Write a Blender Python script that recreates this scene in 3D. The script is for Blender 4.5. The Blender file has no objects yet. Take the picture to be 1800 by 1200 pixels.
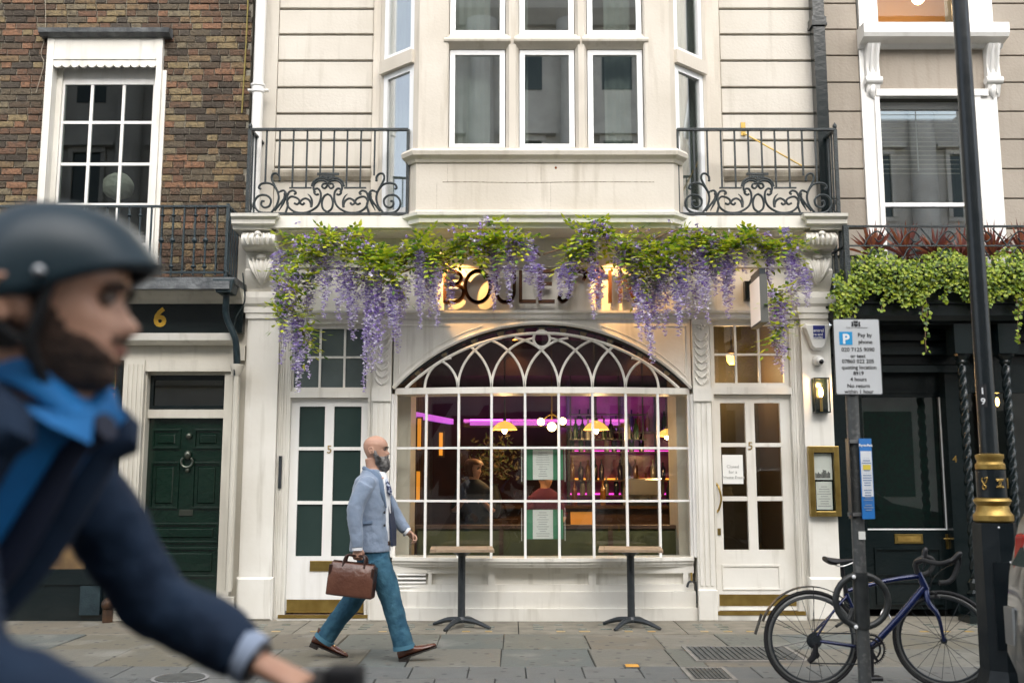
import bpy, bmesh, math, random
from mathutils import Vector, Matrix
random.seed(7)
PI = math.pi
sc = bpy.context.scene
COL = sc.collection
# ------------------------------------------------------------------ camera
F, CU, CV = 1750.0, 900.0, 600.0          # focal length and centre in photo pixels (1800 x 1200)
H = 1.40                                   # eye height above the pavement
PITCH = math.atan(240.0 / F)
SP, CP = math.sin(PITCH), math.cos(PITCH)
cd = bpy.data.cameras.new('camera'); cam = bpy.data.objects.new('camera', cd); COL.objects.link(cam)
cd.sensor_width = 36.0; cd.lens = 36.0 * F / 1800.0; cd.clip_end = 600; cd.clip_start = 0.05
cam.location = (0, 0, H); cam.rotation_euler = (PI / 2 + PITCH, 0, 0)
cd.dof.use_dof = True; cd.dof.focus_distance = 9.4; cd.dof.aperture_fstop = 2.0
sc.camera = cam
# ------------------------------------------------------------------ sky and sun (bright overcast street)
SUN_EL, SUN_AZ = math.radians(38), math.radians(172)
wd = bpy.data.worlds.new('World'); sc.world = wd; wd.use_nodes = True
nt = wd.node_tree; bg = nt.nodes['Background']
sky = nt.nodes.new('ShaderNodeTexSky'); sky.sky_type = 'NISHITA'; sky.sun_disc = False
sky.sun_elevation = SUN_EL; sky.sun_rotation = SUN_AZ; sky.dust_density = 3.0; sky.air_density = 1.0
hs = nt.nodes.new('ShaderNodeHueSaturation'); hs.inputs['Saturation'].default_value = 0.45
nt.links.new(sky.outputs[0], hs.inputs['Color']); nt.links.new(hs.outputs[0], bg.inputs[0]); bg.inputs[1].default_value = 0.15
sl = bpy.data.lights.new('sun', 'SUN'); sl.energy = 1.5; sl.angle = math.radians(95); sl.color = (1.0, 0.97, 0.92)
so = bpy.data.objects.new('sun', sl); COL.objects.link(so)
sdir = Vector((math.sin(SUN_AZ) * math.cos(SUN_EL), math.cos(SUN_AZ) * math.cos(SUN_EL), math.sin(SUN_EL)))
so.rotation_euler = sdir.to_track_quat('Z', 'Y').to_euler()
vs = sc.view_settings; vs.view_transform = 'Standard'; vs.look = 'None'; vs.gamma = 1.0; vs.use_curve_mapping = False
vs.exposure = 1.3
sc.cycles.use_denoising = True
sc.cycles.max_bounces = 8; sc.cycles.transparent_max_bounces = 16; sc.cycles.caustics_reflective = False; sc.cycles.caustics_refractive = False
sc.cycles.sample_clamp_indirect = 6.0

# ------------------------------------------------------------------ pixel helpers: a pixel is a direction, Y is the depth of the plane it lies on
def W(u, v, Y):
    q = (CV - v) / F; yy = CP - SP * q; zz = SP + CP * q
    return ((u - CU) / F * Y / yy, H + zz / yy * Y)
def X(u, v, Y): return W(u, v, Y)[0]
def Z(v, Y): return W(0, v, Y)[1]
def P3(u, v, Y): x, z = W(u, v, Y); return Vector((x, Y, z))
def GY(v, z=0.0):                          # depth of the ground seen at image row v
    q = (CV - v) / F; return (z - H) * (CP - SP * q) / (SP + CP * q)

# ------------------------------------------------------------------ mesh helpers
class MB:
    def __init__(s): s.v = []; s.f = []
    def add(s, vs_, fs):
        o = len(s.v); s.v += [tuple(p) for p in vs_]; s.f += [tuple(i + o for i in f) for f in fs]; return s
    def box(s, x0, y0, z0, x1, y1, z1):
        if x0 > x1: x0, x1 = x1, x0
        if y0 > y1: y0, y1 = y1, y0
        if z0 > z1: z0, z1 = z1, z0
        return s.add([(x0,y0,z0),(x1,y0,z0),(x1,y1,z0),(x0,y1,z0),(x0,y0,z1),(x1,y0,z1),(x1,y1,z1),(x0,y1,z1)],
                     [(0,3,2,1),(4,5,6,7),(0,1,5,4),(1,2,6,5),(2,3,7,6),(3,0,4,7)])
    def cbox(s, x0, y0, z0, x1, y1, z1, c):   # box with its front (-Y) edges chamfered
        return s.add([(x0,y1,z0),(x1,y1,z0),(x1,y1,z1),(x0,y1,z1),(x0,y0+c,z0),(x1,y0+c,z0),(x1,y0+c,z1),(x0,y0+c,z1),
                      (x0+c,y0,z0+c),(x1-c,y0,z0+c),(x1-c,y0,z1-c),(x0+c,y0,z1-c)],
                     [(0,3,2,1),(0,1,5,4),(1,2,6,5),(2,3,7,6),(3,0,4,7),(4,5,9,8),(5,6,10,9),(6,7,11,10),(7,4,8,11),(8,9,10,11)])
    def obox(s, c, ax, ay, az, hx, hy, hz):   # oriented box
        c = Vector(c); ax, ay, az = Vector(ax).normalized()*hx, Vector(ay).normalized()*hy, Vector(az).normalized()*hz
        vv = [c + ax*i + ay*j + az*k for k in (-1,1) for j in (-1,1) for i in (-1,1)]
        return s.add(vv, [(0,2,3,1),(4,5,7,6),(0,1,5,4),(1,3,7,5),(3,2,6,7),(2,0,4,6)])
    def bar(s, a, b, w, d, up=(0,0,1)):       # rectangular bar from a to b
        a, b = Vector(a), Vector(b); t = (b-a); n = t.normalized(); upv = Vector(up)
        if abs(n.dot(upv)) > .99: upv = Vector((0,1,0))
        sd = n.cross(upv).normalized(); u2 = sd.cross(n)
        return s.obox((a+b)/2, n, sd, u2, t.length/2, w/2, d/2)
    def tube(s, pts, r, n=8, sm=0, closed=False, caps=True):
        pts = [Vector(p) for p in pts]
        rr = r if isinstance(r, (list, tuple)) else [r]*len(pts)
        if sm: pts, rr = catmull(pts, rr, sm, closed)
        m = len(pts); o = len(s.v); prev = None
        for i, p in enumerate(pts):
            a = pts[(i-1) % m] if (closed or i > 0) else p; b = pts[(i+1) % m] if (closed or i < m-1) else p
            t = (b-a).normalized()
            if prev is None:
                ref = Vector((0,0,1)) if abs(t.z) < .9 else Vector((0,1,0)); n1 = t.cross(ref).normalized()
            else:
                n1 = (prev - t*prev.dot(t)); n1 = n1.normalized() if n1.length > 1e-6 else t.orthogonal().normalized()
            prev = n1; n2 = t.cross(n1)
            for k in range(n):
                an = 2*PI*k/n; s.v.append(tuple(p + (n1*math.cos(an) + n2*math.sin(an))*rr[i]))
        for i in range(m if closed else m-1):
            j = (i+1) % m
            for k in range(n):
                k2 = (k+1) % n; s.f.append((o+i*n+k, o+i*n+k2, o+j*n+k2, o+j*n+k))
        if caps and not closed:
            s.f.append(tuple(o+k for k in range(n))[::-1]); s.f.append(tuple(o+(m-1)*n+k for k in range(n)))
        return s
    def lathe(s, prof, c=(0,0,0), n=16, axis='z', a0=0.0):   # prof: list of (r, h)
        o = len(s.v); m = len(prof)
        for r, h in prof:
            for k in range(n):
                a = 2*PI*k/n + a0; x, y = r*math.cos(a), r*math.sin(a)
                p = (x, y, h) if axis == 'z' else ((x, h, y) if axis == 'y' else (h, x, y))
                s.v.append((c[0]+p[0], c[1]+p[1], c[2]+p[2]))
        for i in range(m-1):
            for k in range(n):
                k2 = (k+1) % n; s.f.append((o+i*n+k, o+i*n+k2, o+(i+1)*n+k2, o+(i+1)*n+k))
        s.f.append(tuple(o+k for k in range(n))[::-1]); s.f.append(tuple(o+(m-1)*n+k for k in range(n)))
        return s
    def sphere(s, c, r, n=12, m=8):
        r = (r, r, r) if isinstance(r, (int, float)) else r
        o = len(s.v)
        for i in range(1, m):
            th = PI*i/m
            for k in range(n):
                a = 2*PI*k/n; s.v.append((c[0]+r[0]*math.sin(th)*math.cos(a), c[1]+r[1]*math.sin(th)*math.sin(a), c[2]+r[2]*math.cos(th)))
        t = len(s.v); s.v.append((c[0],c[1],c[2]+r[2])); s.v.append((c[0],c[1],c[2]-r[2]))
        for i in range(m-2):
            for k in range(n):
                k2=(k+1)%n; s.f.append((o+i*n+k, o+(i+1)*n+k, o+(i+1)*n+k2, o+i*n+k2))
        for k in range(n):
            k2=(k+1)%n; s.f.append((t, o+k, o+k2)); s.f.append((t+1, o+(m-2)*n+k2, o+(m-2)*n+k))
        return s
    def prism(s, poly, d0, d1, axis='y'):     # polygon extruded: axis y -> (x,z) poly, z -> (x,y) poly, x -> (y,z) poly
        n = len(poly); o = len(s.v)
        for d in (d0, d1):
            for a, b in poly:
                s.v.append((a, d, b) if axis == 'y' else ((a, b, d) if axis == 'z' else (d, a, b)))
        for i in range(n):
            j = (i+1) % n; s.f.append((o+i, o+j, o+n+j, o+n+i))
        s.f.append(tuple(o+i for i in range(n))[::-1]); s.f.append(tuple(o+n+i for i in range(n)))
        return s
    def strip(s, A, B):                       # quads between two equally long rows of points
        n = len(A); o = len(s.v); s.v += [tuple(p) for p in A] + [tuple(p) for p in B]
        for i in range(n-1): s.f.append((o+i, o+i+1, o+n+i+1, o+n+i))
        return s
    def slab(s, A, B, d):                     # like strip, with thickness vector d
        d = Vector(d); A2 = [Vector(p)+d for p in A]; B2 = [Vector(p)+d for p in B]
        s.strip(A, B); s.strip(A2, B2); s.strip(A, A2); s.strip(B, B2)
        s.strip([A[0], B[0]], [A2[0], B2[0]]); s.strip([A[-1], B[-1]], [A2[-1], B2[-1]]); return s
    def sweep(s, path, prof):                 # moulding: path [(x,y)], profile [(out, z)]; out = to the right of the path direction
        n = len(path); m = len(prof); o = len(s.v)
        ns = []
        for i in range(n-1):
            dx, dy = path[i+1][0]-path[i][0], path[i+1][1]-path[i][1]; l = math.hypot(dx, dy) or 1; ns.append((dy/l, -dx/l))
        for i in range(n):
            a = ns[max(0, i-1)]; b = ns[min(n-2, i)]; k = 1 + a[0]*b[0] + a[1]*b[1]
            nx, ny = (a[0]+b[0])/k, (a[1]+b[1])/k
            for d, z in prof: s.v.append((path[i][0]+nx*d, path[i][1]+ny*d, z))
        for i in range(n-1):
            for k in range(m):
                k2 = (k+1) % m; s.f.append((o+i*m+k, o+(i+1)*m+k, o+(i+1)*m+k2, o+i*m+k2))
        s.f.append(tuple(o+k for k in range(m))); s.f.append(tuple(o+(n-1)*m+k for k in range(m))[::-1])
        return s
    def loft(s, rings, caps=True, closed=True):
        n = len(rings[0]); o = len(s.v)
        for r in rings: s.v += [tuple(p) for p in r]
        for i in range(len(rings)-1):
            for k in range(n if closed else n-1):
                k2=(k+1)%n; s.f.append((o+i*n+k, o+i*n+k2, o+(i+1)*n+k2, o+(i+1)*n+k))
        if caps: s.f.append(tuple(o+k for k in range(n))[::-1]); s.f.append(tuple(o+(len(rings)-1)*n+k for k in range(n)))
        return s
    def mesh(s, name, mat=None, smooth=False):
        me = bpy.data.meshes.new(name); me.from_pydata(s.v, [], s.f); me.validate()
        bm = bmesh.new(); bm.from_mesh(me); bmesh.ops.recalc_face_normals(bm, faces=bm.faces); bm.to_mesh(me); bm.free()
        if mat is not None: me.materials.append(mat)
        if smooth:
            me.polygons.foreach_set('use_smooth', [True]*len(me.polygons))
            if smooth != 'all':
                try: me.set_sharp_from_angle(angle=math.radians(38))
                except Exception: pass
        me.update(); return me
def catmull(pts, rr, k, closed=False):
    n = len(pts); out = []; ro = []
    for i in range(n if closed else n-1):
        p1, p2 = pts[i], pts[(i+1) % n]
        p0 = pts[(i-1) % n] if (closed or i > 0) else p1 + (p1-p2); p3 = pts[(i+2) % n] if (closed or i < n-2) else p2 + (p2-p1)
        for j in range(k):
            t = j/k; out.append(.5*((2*p1) + (p2-p0)*t + (2*p0-5*p1+4*p2-p3)*t*t + (3*p1-p0-3*p2+p3)*t**3)); ro.append(rr[i]*(1-t)+rr[(i+1)%n]*t)
    if not closed: out.append(pts[-1]); ro.append(rr[-1])
    return out, ro
def lerp(tab, x):                              # piecewise linear table
    if x <= tab[0][0]: return tab[0][1]
    for (a, b), (c, d) in zip(tab, tab[1:]):
        if x <= c: return b + (d-b)*(x-a)/(c-a)
    return tab[-1][1]
def link(name, me, parent=None, kind=None):
    o = bpy.data.objects.new(name, me); COL.objects.link(o)
    if parent is not None:
        o.parent = parent; o.matrix_parent_inverse = wmat(parent).inverted()
    if kind: o['kind'] = kind
    return o
def wmat(o):
    m = Matrix.LocRotScale(o.location, o.rotation_euler, o.scale)
    return (wmat(o.parent) @ o.matrix_parent_inverse @ m) if o.parent else m
def part(name, mb, mat, parent, smooth=False, kind=None, bevel=0):
    o = link(name, mb.mesh(name, mat, smooth), parent, kind)
    if bevel:
        b = o.modifiers.new('bevel', 'BEVEL'); b.width = bevel; b.segments = 2; b.limit_method = 'ANGLE'; b.angle_limit = math.radians(40)
    return o
def place(name, me, loc, parent, scale=(1,1,1), rot=(0,0,0), kind=None):   # a shared mesh put somewhere in world space
    o = bpy.data.objects.new(name, me); COL.objects.link(o); o.location = loc; o.scale = scale; o.rotation_euler = rot
    if parent is not None: o.parent = parent; o.matrix_parent_inverse = wmat(parent).inverted()
    if kind: o['kind'] = kind
    return o
def tag(o, label, cat, group=None, kind=None):
    if label: o['label'] = label
    if cat: o['category'] = cat
    if group: o['group'] = group
    if kind: o['kind'] = kind
    return o
def thing(name, label, cat, loc=(0,0,0), group=None, rz=0.0):
    o = bpy.data.objects.new(name, None); COL.objects.link(o); o.location = loc; o.rotation_euler = (0,0,rz); o.empty_display_size = .2
    return tag(o, label, cat, group)
def structure(name, mb, mat, smooth=False):
    o = link(name, mb.mesh(name, mat, smooth)); o['kind'] = 'structure'; return o
def copy_tree(o, parent=None):
    kids = [c for c in COL.objects if c.parent == o]
    c = o.copy(); COL.objects.link(c)
    if parent is not None: c.parent = parent
    for k in kids: copy_tree(k, c)
    return c
def text_mb(body, size, loc, extrude=0.001, align='CENTER', bold=0.0, spacing=1.0):
    cu = bpy.data.curves.new('t', 'FONT'); cu.body = body; cu.size = size; cu.align_x = align; cu.extrude = extrude; cu.offset = bold; cu.space_character = spacing; cu.resolution_u = 3
    o = bpy.data.objects.new('t', cu); COL.objects.link(o)
    dg = bpy.context.evaluated_depsgraph_get(); dg.update()
    me = bpy.data.meshes.new_from_object(o.evaluated_get(dg))
    vv = [(loc[0]+v.co.x, loc[1]-v.co.z, loc[2]+v.co.y) for v in me.vertices]; ff = [tuple(p.vertices) for p in me.polygons]
    bpy.data.objects.remove(o); bpy.data.curves.remove(cu); bpy.data.meshes.remove(me)
    return MB().add(vv, ff)

# ------------------------------------------------------------------ materials
MATS = {}
def mat(name, c, rough=.6, c2=None, sc_=3.0, contrast=(.35, .65), bump=0.0, bs=60.0, metal=0.0, coat=0.0, c3=None, streak=False, emit=None, es=0.0, rnd=None, spec=.5, trans=0.0, sheen=0.0, spots=None):
    """c..c2 vary by world-space noise, c3 adds stains with a shape of their own, rnd = 'object' / 'island' ramps over a list of colours"""
    m = bpy.data.materials.new(name); m.use_nodes = True; t = m.node_tree; N = t.nodes; L = t.links; b = N['Principled BSDF']
    b.inputs['Roughness'].default_value = rough; b.inputs['Metallic'].default_value = metal; b.inputs['Specular IOR Level'].default_value = spec
    if coat: b.inputs['Coat Weight'].default_value = coat; b.inputs['Coat Roughness'].default_value = .08
    if trans: b.inputs['Transmission Weight'].default_value = trans
    if sheen: b.inputs['Sheen Weight'].default_value = sheen
    geo = N.new('ShaderNodeNewGeometry')
    col = None
    if rnd:
        ramp = N.new('ShaderNodeValToRGB'); ramp.color_ramp.interpolation = 'CONSTANT' if len(c) > 3 else 'LINEAR'
        while len(ramp.color_ramp.elements) < len(c): ramp.color_ramp.elements.new(.5)
        for i, cc in enumerate(c): e = ramp.color_ramp.elements[i]; e.position = i/len(c); e.color = (*cc, 1)
        if rnd == 'object': oi = N.new('ShaderNodeObjectInfo'); L.new(oi.outputs['Random'], ramp.inputs[0])
        else: L.new(geo.outputs['Random Per Island'], ramp.inputs[0])
        col = ramp.outputs[0]
    def noise(scale, detail=4.0, vec=None):
        n = N.new('ShaderNodeTexNoise'); n.inputs['Scale'].default_value = scale; n.inputs['Detail'].default_value = detail
        L.new(vec or geo.outputs['Position'], n.inputs['Vector']); return n.outputs['Fac']
    def mixc(fac, a, bcol):
        mx = N.new('ShaderNodeMix'); mx.data_type = 'RGBA'; L.new(fac, mx.inputs['Factor'])
        for s_, val in ((mx.inputs[6], a), (mx.inputs[7], bcol)):
            if isinstance(val, tuple): s_.default_value = (*val, 1)
            else: L.new(val, s_)
        return mx.outputs[2]
    def rng(fac, lo, hi, a=0.0, bb=1.0):
        r = N.new('ShaderNodeMapRange'); r.inputs[1].default_value = lo; r.inputs[2].default_value = hi; r.inputs[3].default_value = a; r.inputs[4].default_value = bb; L.new(fac, r.inputs[0]); return r.outputs[0]
    if c2 is not None: col = mixc(rng(noise(sc_, 6), *contrast), col if col is not None else c, c2)
    if c3 is not None:
        vec = None
        if streak:
            mp = N.new('ShaderNodeMapping'); mp.inputs['Scale'].default_value = (7, 7, .7); L.new(geo.outputs['Position'], mp.inputs[0]); vec = mp.outputs[0]
        f = rng(noise(1.6 if streak else sc_*.6, 8, vec), .55, .88 if streak else .80)
        col = mixc(f, col if col is not None else c, c3)
    if spots is not None:
        vo_ = N.new('ShaderNodeTexVoronoi'); vo_.voronoi_dimensions = '2D'; vo_.inputs['Scale'].default_value = 4.2; L.new(geo.outputs['Position'], vo_.inputs['Vector'])
        col = mixc(rng(vo_.outputs['Distance'], .075, .10, 1.0, 0.0), col if col is not None else c, spots)
    if col is None: b.inputs['Base Color'].default_value = (*c, 1)
    else: L.new(col, b.inputs['Base Color'])
    if bump:
        bp = N.new('ShaderNodeBump'); bp.inputs['Strength'].default_value = bump; bp.inputs['Distance'].default_value = .02
        L.new(noise(bs, 5), bp.inputs['Height']); L.new(bp.outputs[0], b.inputs['Normal'])
    if emit is not None: b.inputs['Emission Color'].default_value = (*emit, 1); b.inputs['Emission Strength'].default_value = es
    MATS[name] = m; return m
def glass(name, tint, f0, rough=0.0, tmix=1.0):
    m = bpy.data.materials.new(name); m.use_nodes = True; t = m.node_tree; N = t.nodes; L = t.links; N.remove(N['Principled BSDF'])
    tr = N.new('ShaderNodeBsdfTransparent'); tr.inputs[0].default_value = (*tint, 1)
    gl = N.new('ShaderNodeBsdfGlossy'); gl.inputs['Roughness'].default_value = rough; gl.inputs[0].default_value = (1,1,1,1)
    lw = N.new('ShaderNodeLayerWeight'); lw.inputs[0].default_value = .5
    pw = N.new('ShaderNodeMath'); pw.operation = 'POWER'; pw.inputs[1].default_value = 4.0; L.new(lw.outputs['Facing'], pw.inputs[0])
    mr = N.new('ShaderNodeMapRange'); mr.inputs[3].default_value = f0; mr.inputs[4].default_value = 1.0; L.new(pw.outputs[0], mr.inputs[0])
    mx = N.new('ShaderNodeMixShader'); L.new(mr.outputs[0], mx.inputs[0]); L.new(tr.outputs[0], mx.inputs[1]); L.new(gl.outputs[0], mx.inputs[2])
    L.new(mx.outputs[0], N['Material Output'].inputs[0]); MATS[name] = m; return m
def crease(o, strength=.02, scale=.09):        # soft folds in cloth
    tx = bpy.data.textures.new('folds', 'CLOUDS'); tx.noise_scale = scale; tx.noise_depth = 2
    d = o.modifiers.new('folds', 'DISPLACE'); d.texture = tx; d.texture_coords = 'GLOBAL'; d.strength = strength; d.mid_level = .5; return o
def leafmat(name, cols, rough=.5, tl=.25):    # leaves and petals: colour per leaf, some light passes through
    m = mat(name, cols, rough, rnd='island'); t = m.node_tree; N = t.nodes; L = t.links; b = N['Principled BSDF']
    src = b.inputs['Base Color'].links[0].from_socket
    tr = N.new('ShaderNodeBsdfTranslucent'); L.new(src, tr.inputs[0]); mx = N.new('ShaderNodeMixShader'); mx.inputs[0].default_value = tl
    L.new(b.outputs[0], mx.inputs[1]); L.new(tr.outputs[0], mx.inputs[2]); L.new(mx.outputs[0], N['Material Output'].inputs[0]); return m

white = mat('white_paint', (.80,.78,.72), .45, (.70,.67,.60), 1.5, bump=.16, bs=9, c3=(.47,.44,.37), streak=True)
white2 = mat('clean_white_paint', (.84,.83,.80), .35, (.78,.77,.74), 2, bump=.10, bs=9, c3=(.64,.62,.57), streak=True)
upvc = mat('white_window_frame', (.84,.85,.85), .3)
stone = mat('bay_stone', (.64,.59,.51), .75, (.55,.50,.42), 1.3, bump=.12, bs=40, c3=(.42,.37,.29), streak=True)
stone_d = mat('weathered_stone', (.46,.41,.33), .85, (.25,.22,.17), 5, bump=.3, bs=50)
render_c = mat('cream_render', (.63,.59,.52), .8, (.56,.52,.45), 1.2, bump=.15, bs=35, c3=(.45,.41,.34), streak=True)
groove = mat('groove_shadow_gap', (.10,.10,.08), .9)
taupe = mat('taupe_render', (.36,.315,.26), .8, (.31,.27,.22), 1.4, bump=.2, bs=35, c3=(.25,.21,.17), streak=True)
BR = [tuple(.68*q + .32*sum(c_)/3*w_ for q, w_ in zip(c_, (.90,.96,.80))) for c_ in [(.055,.037,.024),(.13,.062,.030),(.20,.115,.045),(.09,.055,.03),(.24,.16,.062),(.16,.068,.032),(.115,.08,.045),(.07,.05,.035),(.26,.105,.042),(.19,.14,.075),(.10,.05,.026)]]
brick_o = mat('brick', BR, .9, rnd='object', bump=.8, bs=45, c2=(.05,.04,.03), sc_=22, contrast=(.48,.75))
brick_i = mat('brick_joined', BR, .9, rnd='island', bump=.8, bs=45, c2=(.05,.04,.03), sc_=22, contrast=(.48,.75))
mortar = mat('mortar', (.27,.25,.20), .95, (.17,.155,.125), 9, bump=.5, bs=80)
iron = mat('black_iron', (.006,.013,.015), .42, (.018,.027,.029), 14, bump=.4, bs=70)
iron_b = mat('blue_black_iron', (.006,.018,.025), .42, (.016,.033,.04), 14, bump=.3, bs=70)
blackp = mat('black_gloss_paint', (.004,.009,.010), .24, (.008,.013,.014), 4, bump=.12, bs=18)
lead = mat('lead_sheet', (.05,.056,.06), .45, (.16,.17,.175), 7, bump=.5, bs=30)
greenp = mat('green_gloss_door', (.0025,.013,.008), .13, (.0035,.017,.010), 4, bump=.35, bs=14, coat=.6)
cream = mat('cream_paint', (.62,.59,.51), .5, (.52,.49,.42), 1.6, bump=.1, bs=25, c3=(.38,.35,.29), streak=True)
brass = mat('brass', (.52,.37,.12), .34, (.40,.27,.08), 9, metal=1.0)
goldp = mat('gold_paint', (.50,.34,.10), .42, (.36,.23,.06), 14, metal=.75, bump=.1)
goldleaf = mat('gold_leaf', (.85,.50,.06), .35, (.7,.4,.05), 20, metal=.3)
pane_clear = glass('window_glass', (.94,.95,.94), .045)
pane_bay = glass('bay_window_glass', (.84,.88,.86), .36)
pane_dark = glass('dark_window_glass', (.72,.76,.74), .085)
frosted = mat('dark_obscured_glass', (.022,.040,.036), .13, (.03,.05,.045), 2)
frosted_f = mat('grey_obscured_glass', (.10,.125,.12), .2, (.07,.09,.088), 3)
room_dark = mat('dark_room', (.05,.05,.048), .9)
curtain = mat('sheer_curtain', (.66,.70,.67), .9, (.56,.60,.57), 3)
wood_t = mat('weathered_teak', (.36,.27,.18), .6, (.24,.17,.11), 12, bump=.25, bs=60)
darkmetal = mat('dark_table_metal', (.020,.026,.030), .4, (.03,.035,.04), 20)
# ================================================================== ground
YF, YD, YW, YR, YB = 10.18, 10.30, 10.28, 9.85, 9.76
YKERB = 6.05
road = mat('asphalt', (.055,.055,.056), .85, (.075,.074,.072), 6, bump=.6, bs=90)
slab_cols = [(.135,.14,.118),(.165,.16,.135),(.115,.13,.118),(.155,.143,.108),(.18,.17,.14),(.12,.135,.127),(.165,.147,.113)]
slabm = mat('york_stone', slab_cols, .72, rnd='object', c2=(.13,.13,.115), sc_=3.5, contrast=(.52,.8), bump=.5, bs=25, c3=(.27,.265,.235), spots=(.075,.075,.07))
slabn = mat('concrete_flag', [(.135,.142,.136),(.153,.158,.15),(.122,.13,.127),(.144,.147,.138)], .75, rnd='object', c2=(.15,.155,.15), sc_=7, contrast=(.5,.8), bump=.4, bs=60, c3=(.12,.12,.115), spots=(.075,.077,.074))
joint = mat('slab_joint', (.045,.045,.04), .95)
kerbm = mat('granite_kerb', (.30,.30,.295), .7, (.2,.2,.2), 40, bump=.3, bs=80)
mb = MB(); n = 24
A = [(-40 + 0*i, YKERB - .3 - i*(YKERB+5.2)/n, -.11 + .07*math.sin(PI*i/n)) for i in range(n+1)]
mb.strip(A, [(45, y, z) for _, y, z in A]); structure('road', mb, road, True)
mb = MB(); mb.box(-40, -70, -.6, 45, 60, -.22); structure('ground', mb, road)
pave = structure('pavement', MB().box(-40, YKERB, -.2, 45, 18.0, -.018), joint)
for i in range(-6, 10):
    me = MB().cbox(0,0,0, .9,.29,.14, .012).mesh('kerb_stone', kerbm)
    break
for i in range(-7, 9): place('kerb_stone', me, (i*.91, YKERB-.295, -.135), pave)
far_pave = structure('far_pavement', MB().box(-40, -11.9, -.2, 45, -5.2, -.0), slabm)
# flagstones: rows given by their far and near edge, joints by hand where the photograph shows them
unit_flags = []
for q in range(5):
    r = random.Random(q); j = lambda: r.uniform(-.006, .006); c = .5
    mbq = MB()
    pts = [(-c+j(), -c+j()), (j(), -c+j()), (c+j(), -c+j()), (c+j(), j()), (c+j(), c+j()), (j(), c+j()), (-c+j(), c+j()), (-c+j(), j())]
    top = [(x*.985, y*.985) for x, y in pts]; o = 0
    mbq.add([(x, y, -.03) for x, y in pts] + [(x, y, -.006) for x, y in pts] + [(x, y, 0) for x, y in top],
            [(i, (i+1) % 8, 8+(i+1) % 8, 8+i) for i in range(8)] + [(8+i, 8+(i+1) % 8, 16+(i+1) % 8, 16+i) for i in range(8)] + [tuple(range(16, 24))])
    unit_flags.append((mbq.mesh('paving_slab', slabm), mbq.mesh('paving_slab', slabn)))
def flag(x0, x1, y0, y1, new=False, dz=0.0):
    g = .007; r = random.random
    place('paving_slab', random.choice(unit_flags)[1 if new else 0], ((x0+x1)/2, (y0+y1)/2, dz + (r()-.5)*.006), pave, (x1-x0-g, y1-y0-g, 1), ((r()-.5)*.006, (r()-.5)*.006, 0))
g0, g1, g2, g3 = GY(1114), GY(1140), GY(1171), GY(1191)
# the band of old pavement lights against the shopfront (a row of long panels set with glass prisms)
bandm = mat('pavement_light_concrete', (.25,.228,.18), .8, (.175,.16,.127), 7, bump=.4, bs=70, c3=(.16,.15,.125))
amber = mat('amber_glass_prism', (.55,.33,.06), .3, (.30,.25,.12), 9); tealg = mat('teal_glass_prism', (.06,.11,.10), .25, (.12,.15,.13), 9)
cuts = [-3.2, -2.0, -.6, .06, 1.6, 3.2, 4.6]
for a, b in zip(cuts, cuts[1:]):
    pl = part('pavement_light', MB().box(a+.005, g0+.004, -.03, b-.005, YF+.3, 0.0), bandm, pave)
    pr, pt = MB(), MB()
    for r_, (yy, m_) in enumerate(((g0+.16, pr), (g0+.30, pt), (g0+.44, pt), (g0+.58, pt))):
        x = a + .14
        while x < b - .2:
            if random.random() < .72: m_.box(x, yy-.022, -.01, x+.085+random.uniform(-.02,.02), yy+.022, .003)
            x += .21
    if pr.v: part('amber_prisms', pr, amber, pl, kind='stuff')
    if pt.v: part('teal_prisms', pt, tealg, pl, kind='stuff')
ys = [(g1, g0), (g2, g1)]
for (y0, y1), joints_px in zip(ys, [(-260,120,330,470,600,770,885,1032,1158,1270,1385,1530,1700,1900,2150), (-300,30,200,355,480,640,720,880,1040,1180,1228,1420,1560,1760,2000,2200)]):
    xs = [X(u, (1127 if y1 == g0 else 1156), (y0+y1)/2) for u in joints_px]
    for a, b in zip(xs, xs[1:]): flag(a, b, y0, y1)
yy = g2; k = 0
while yy > YKERB + .02:
    y2 = max(yy - .44, YKERB + .005)
    if y2 - YKERB < .2: y2 = YKERB + .005
    x = -6.2 + (k % 2)*.2
    while x < 7.5:
        w = .42; flag(x, x + w, y2, yy, True, .001); x += w
    yy = y2; k += 1
for a in range(-6, -3): flag(a*1.0, a+1.0, g0, YF+.3)
x = -7.2
for a, b, c, d in ((-7, -6.2, g2, g0), (-9, -7, g2, g0), (4.6, 5.9, g0, YF+.3), (5.9, 7.2, g0, YF+.3)): flag(a, b, c, d)
# iron covers set in the pavement: one wide grille by the bicycle, one small chequer plate, one oval lid
castm = mat('cast_iron_cover', (.10,.105,.10), .6, (.06,.065,.062), 12, bump=.3)
def cover(name, u0, u1, v0, v1, label, bars):
    y0, y1 = GY(v1), GY(v0); xa, xb = X(u0, (v0+v1)/2, (y0+y1)/2), X(u1, (v0+v1)/2, (y0+y1)/2)
    t = thing(name, label, 'drain cover', ((xa+xb)/2, (y0+y1)/2, 0))
    m = MB().box(xa, y0, -.01, xb, y0+.03, .012).box(xa, y1-.03, -.01, xb, y1, .012).box(xa, y0+.03, -.01, xa+.03, y1-.03, .012).box(xb-.03, y0+.03, -.01, xb, y1-.03, .012)
    part('frame', m, mat(name+'_frame', (.27,.25,.22), .8, (.2,.19,.17), 9), t); part('plate', MB().box(xa+.03, y0+.03, -.01, xb-.03, y1-.03, .006), castm, t)
    n = int((xb-xa-.08)/bars)
    for i in range(n): part('rib', MB().box(xa+.05+i*bars, y0+.045, .004, xa+.05+i*bars+bars*.5, y1-.045, .014), castm, t)
cover('drain_grille', 1210, 1402, 1137, 1163, 'wide ribbed iron grille in the pavement under the bicycle wheel', .045)
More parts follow.
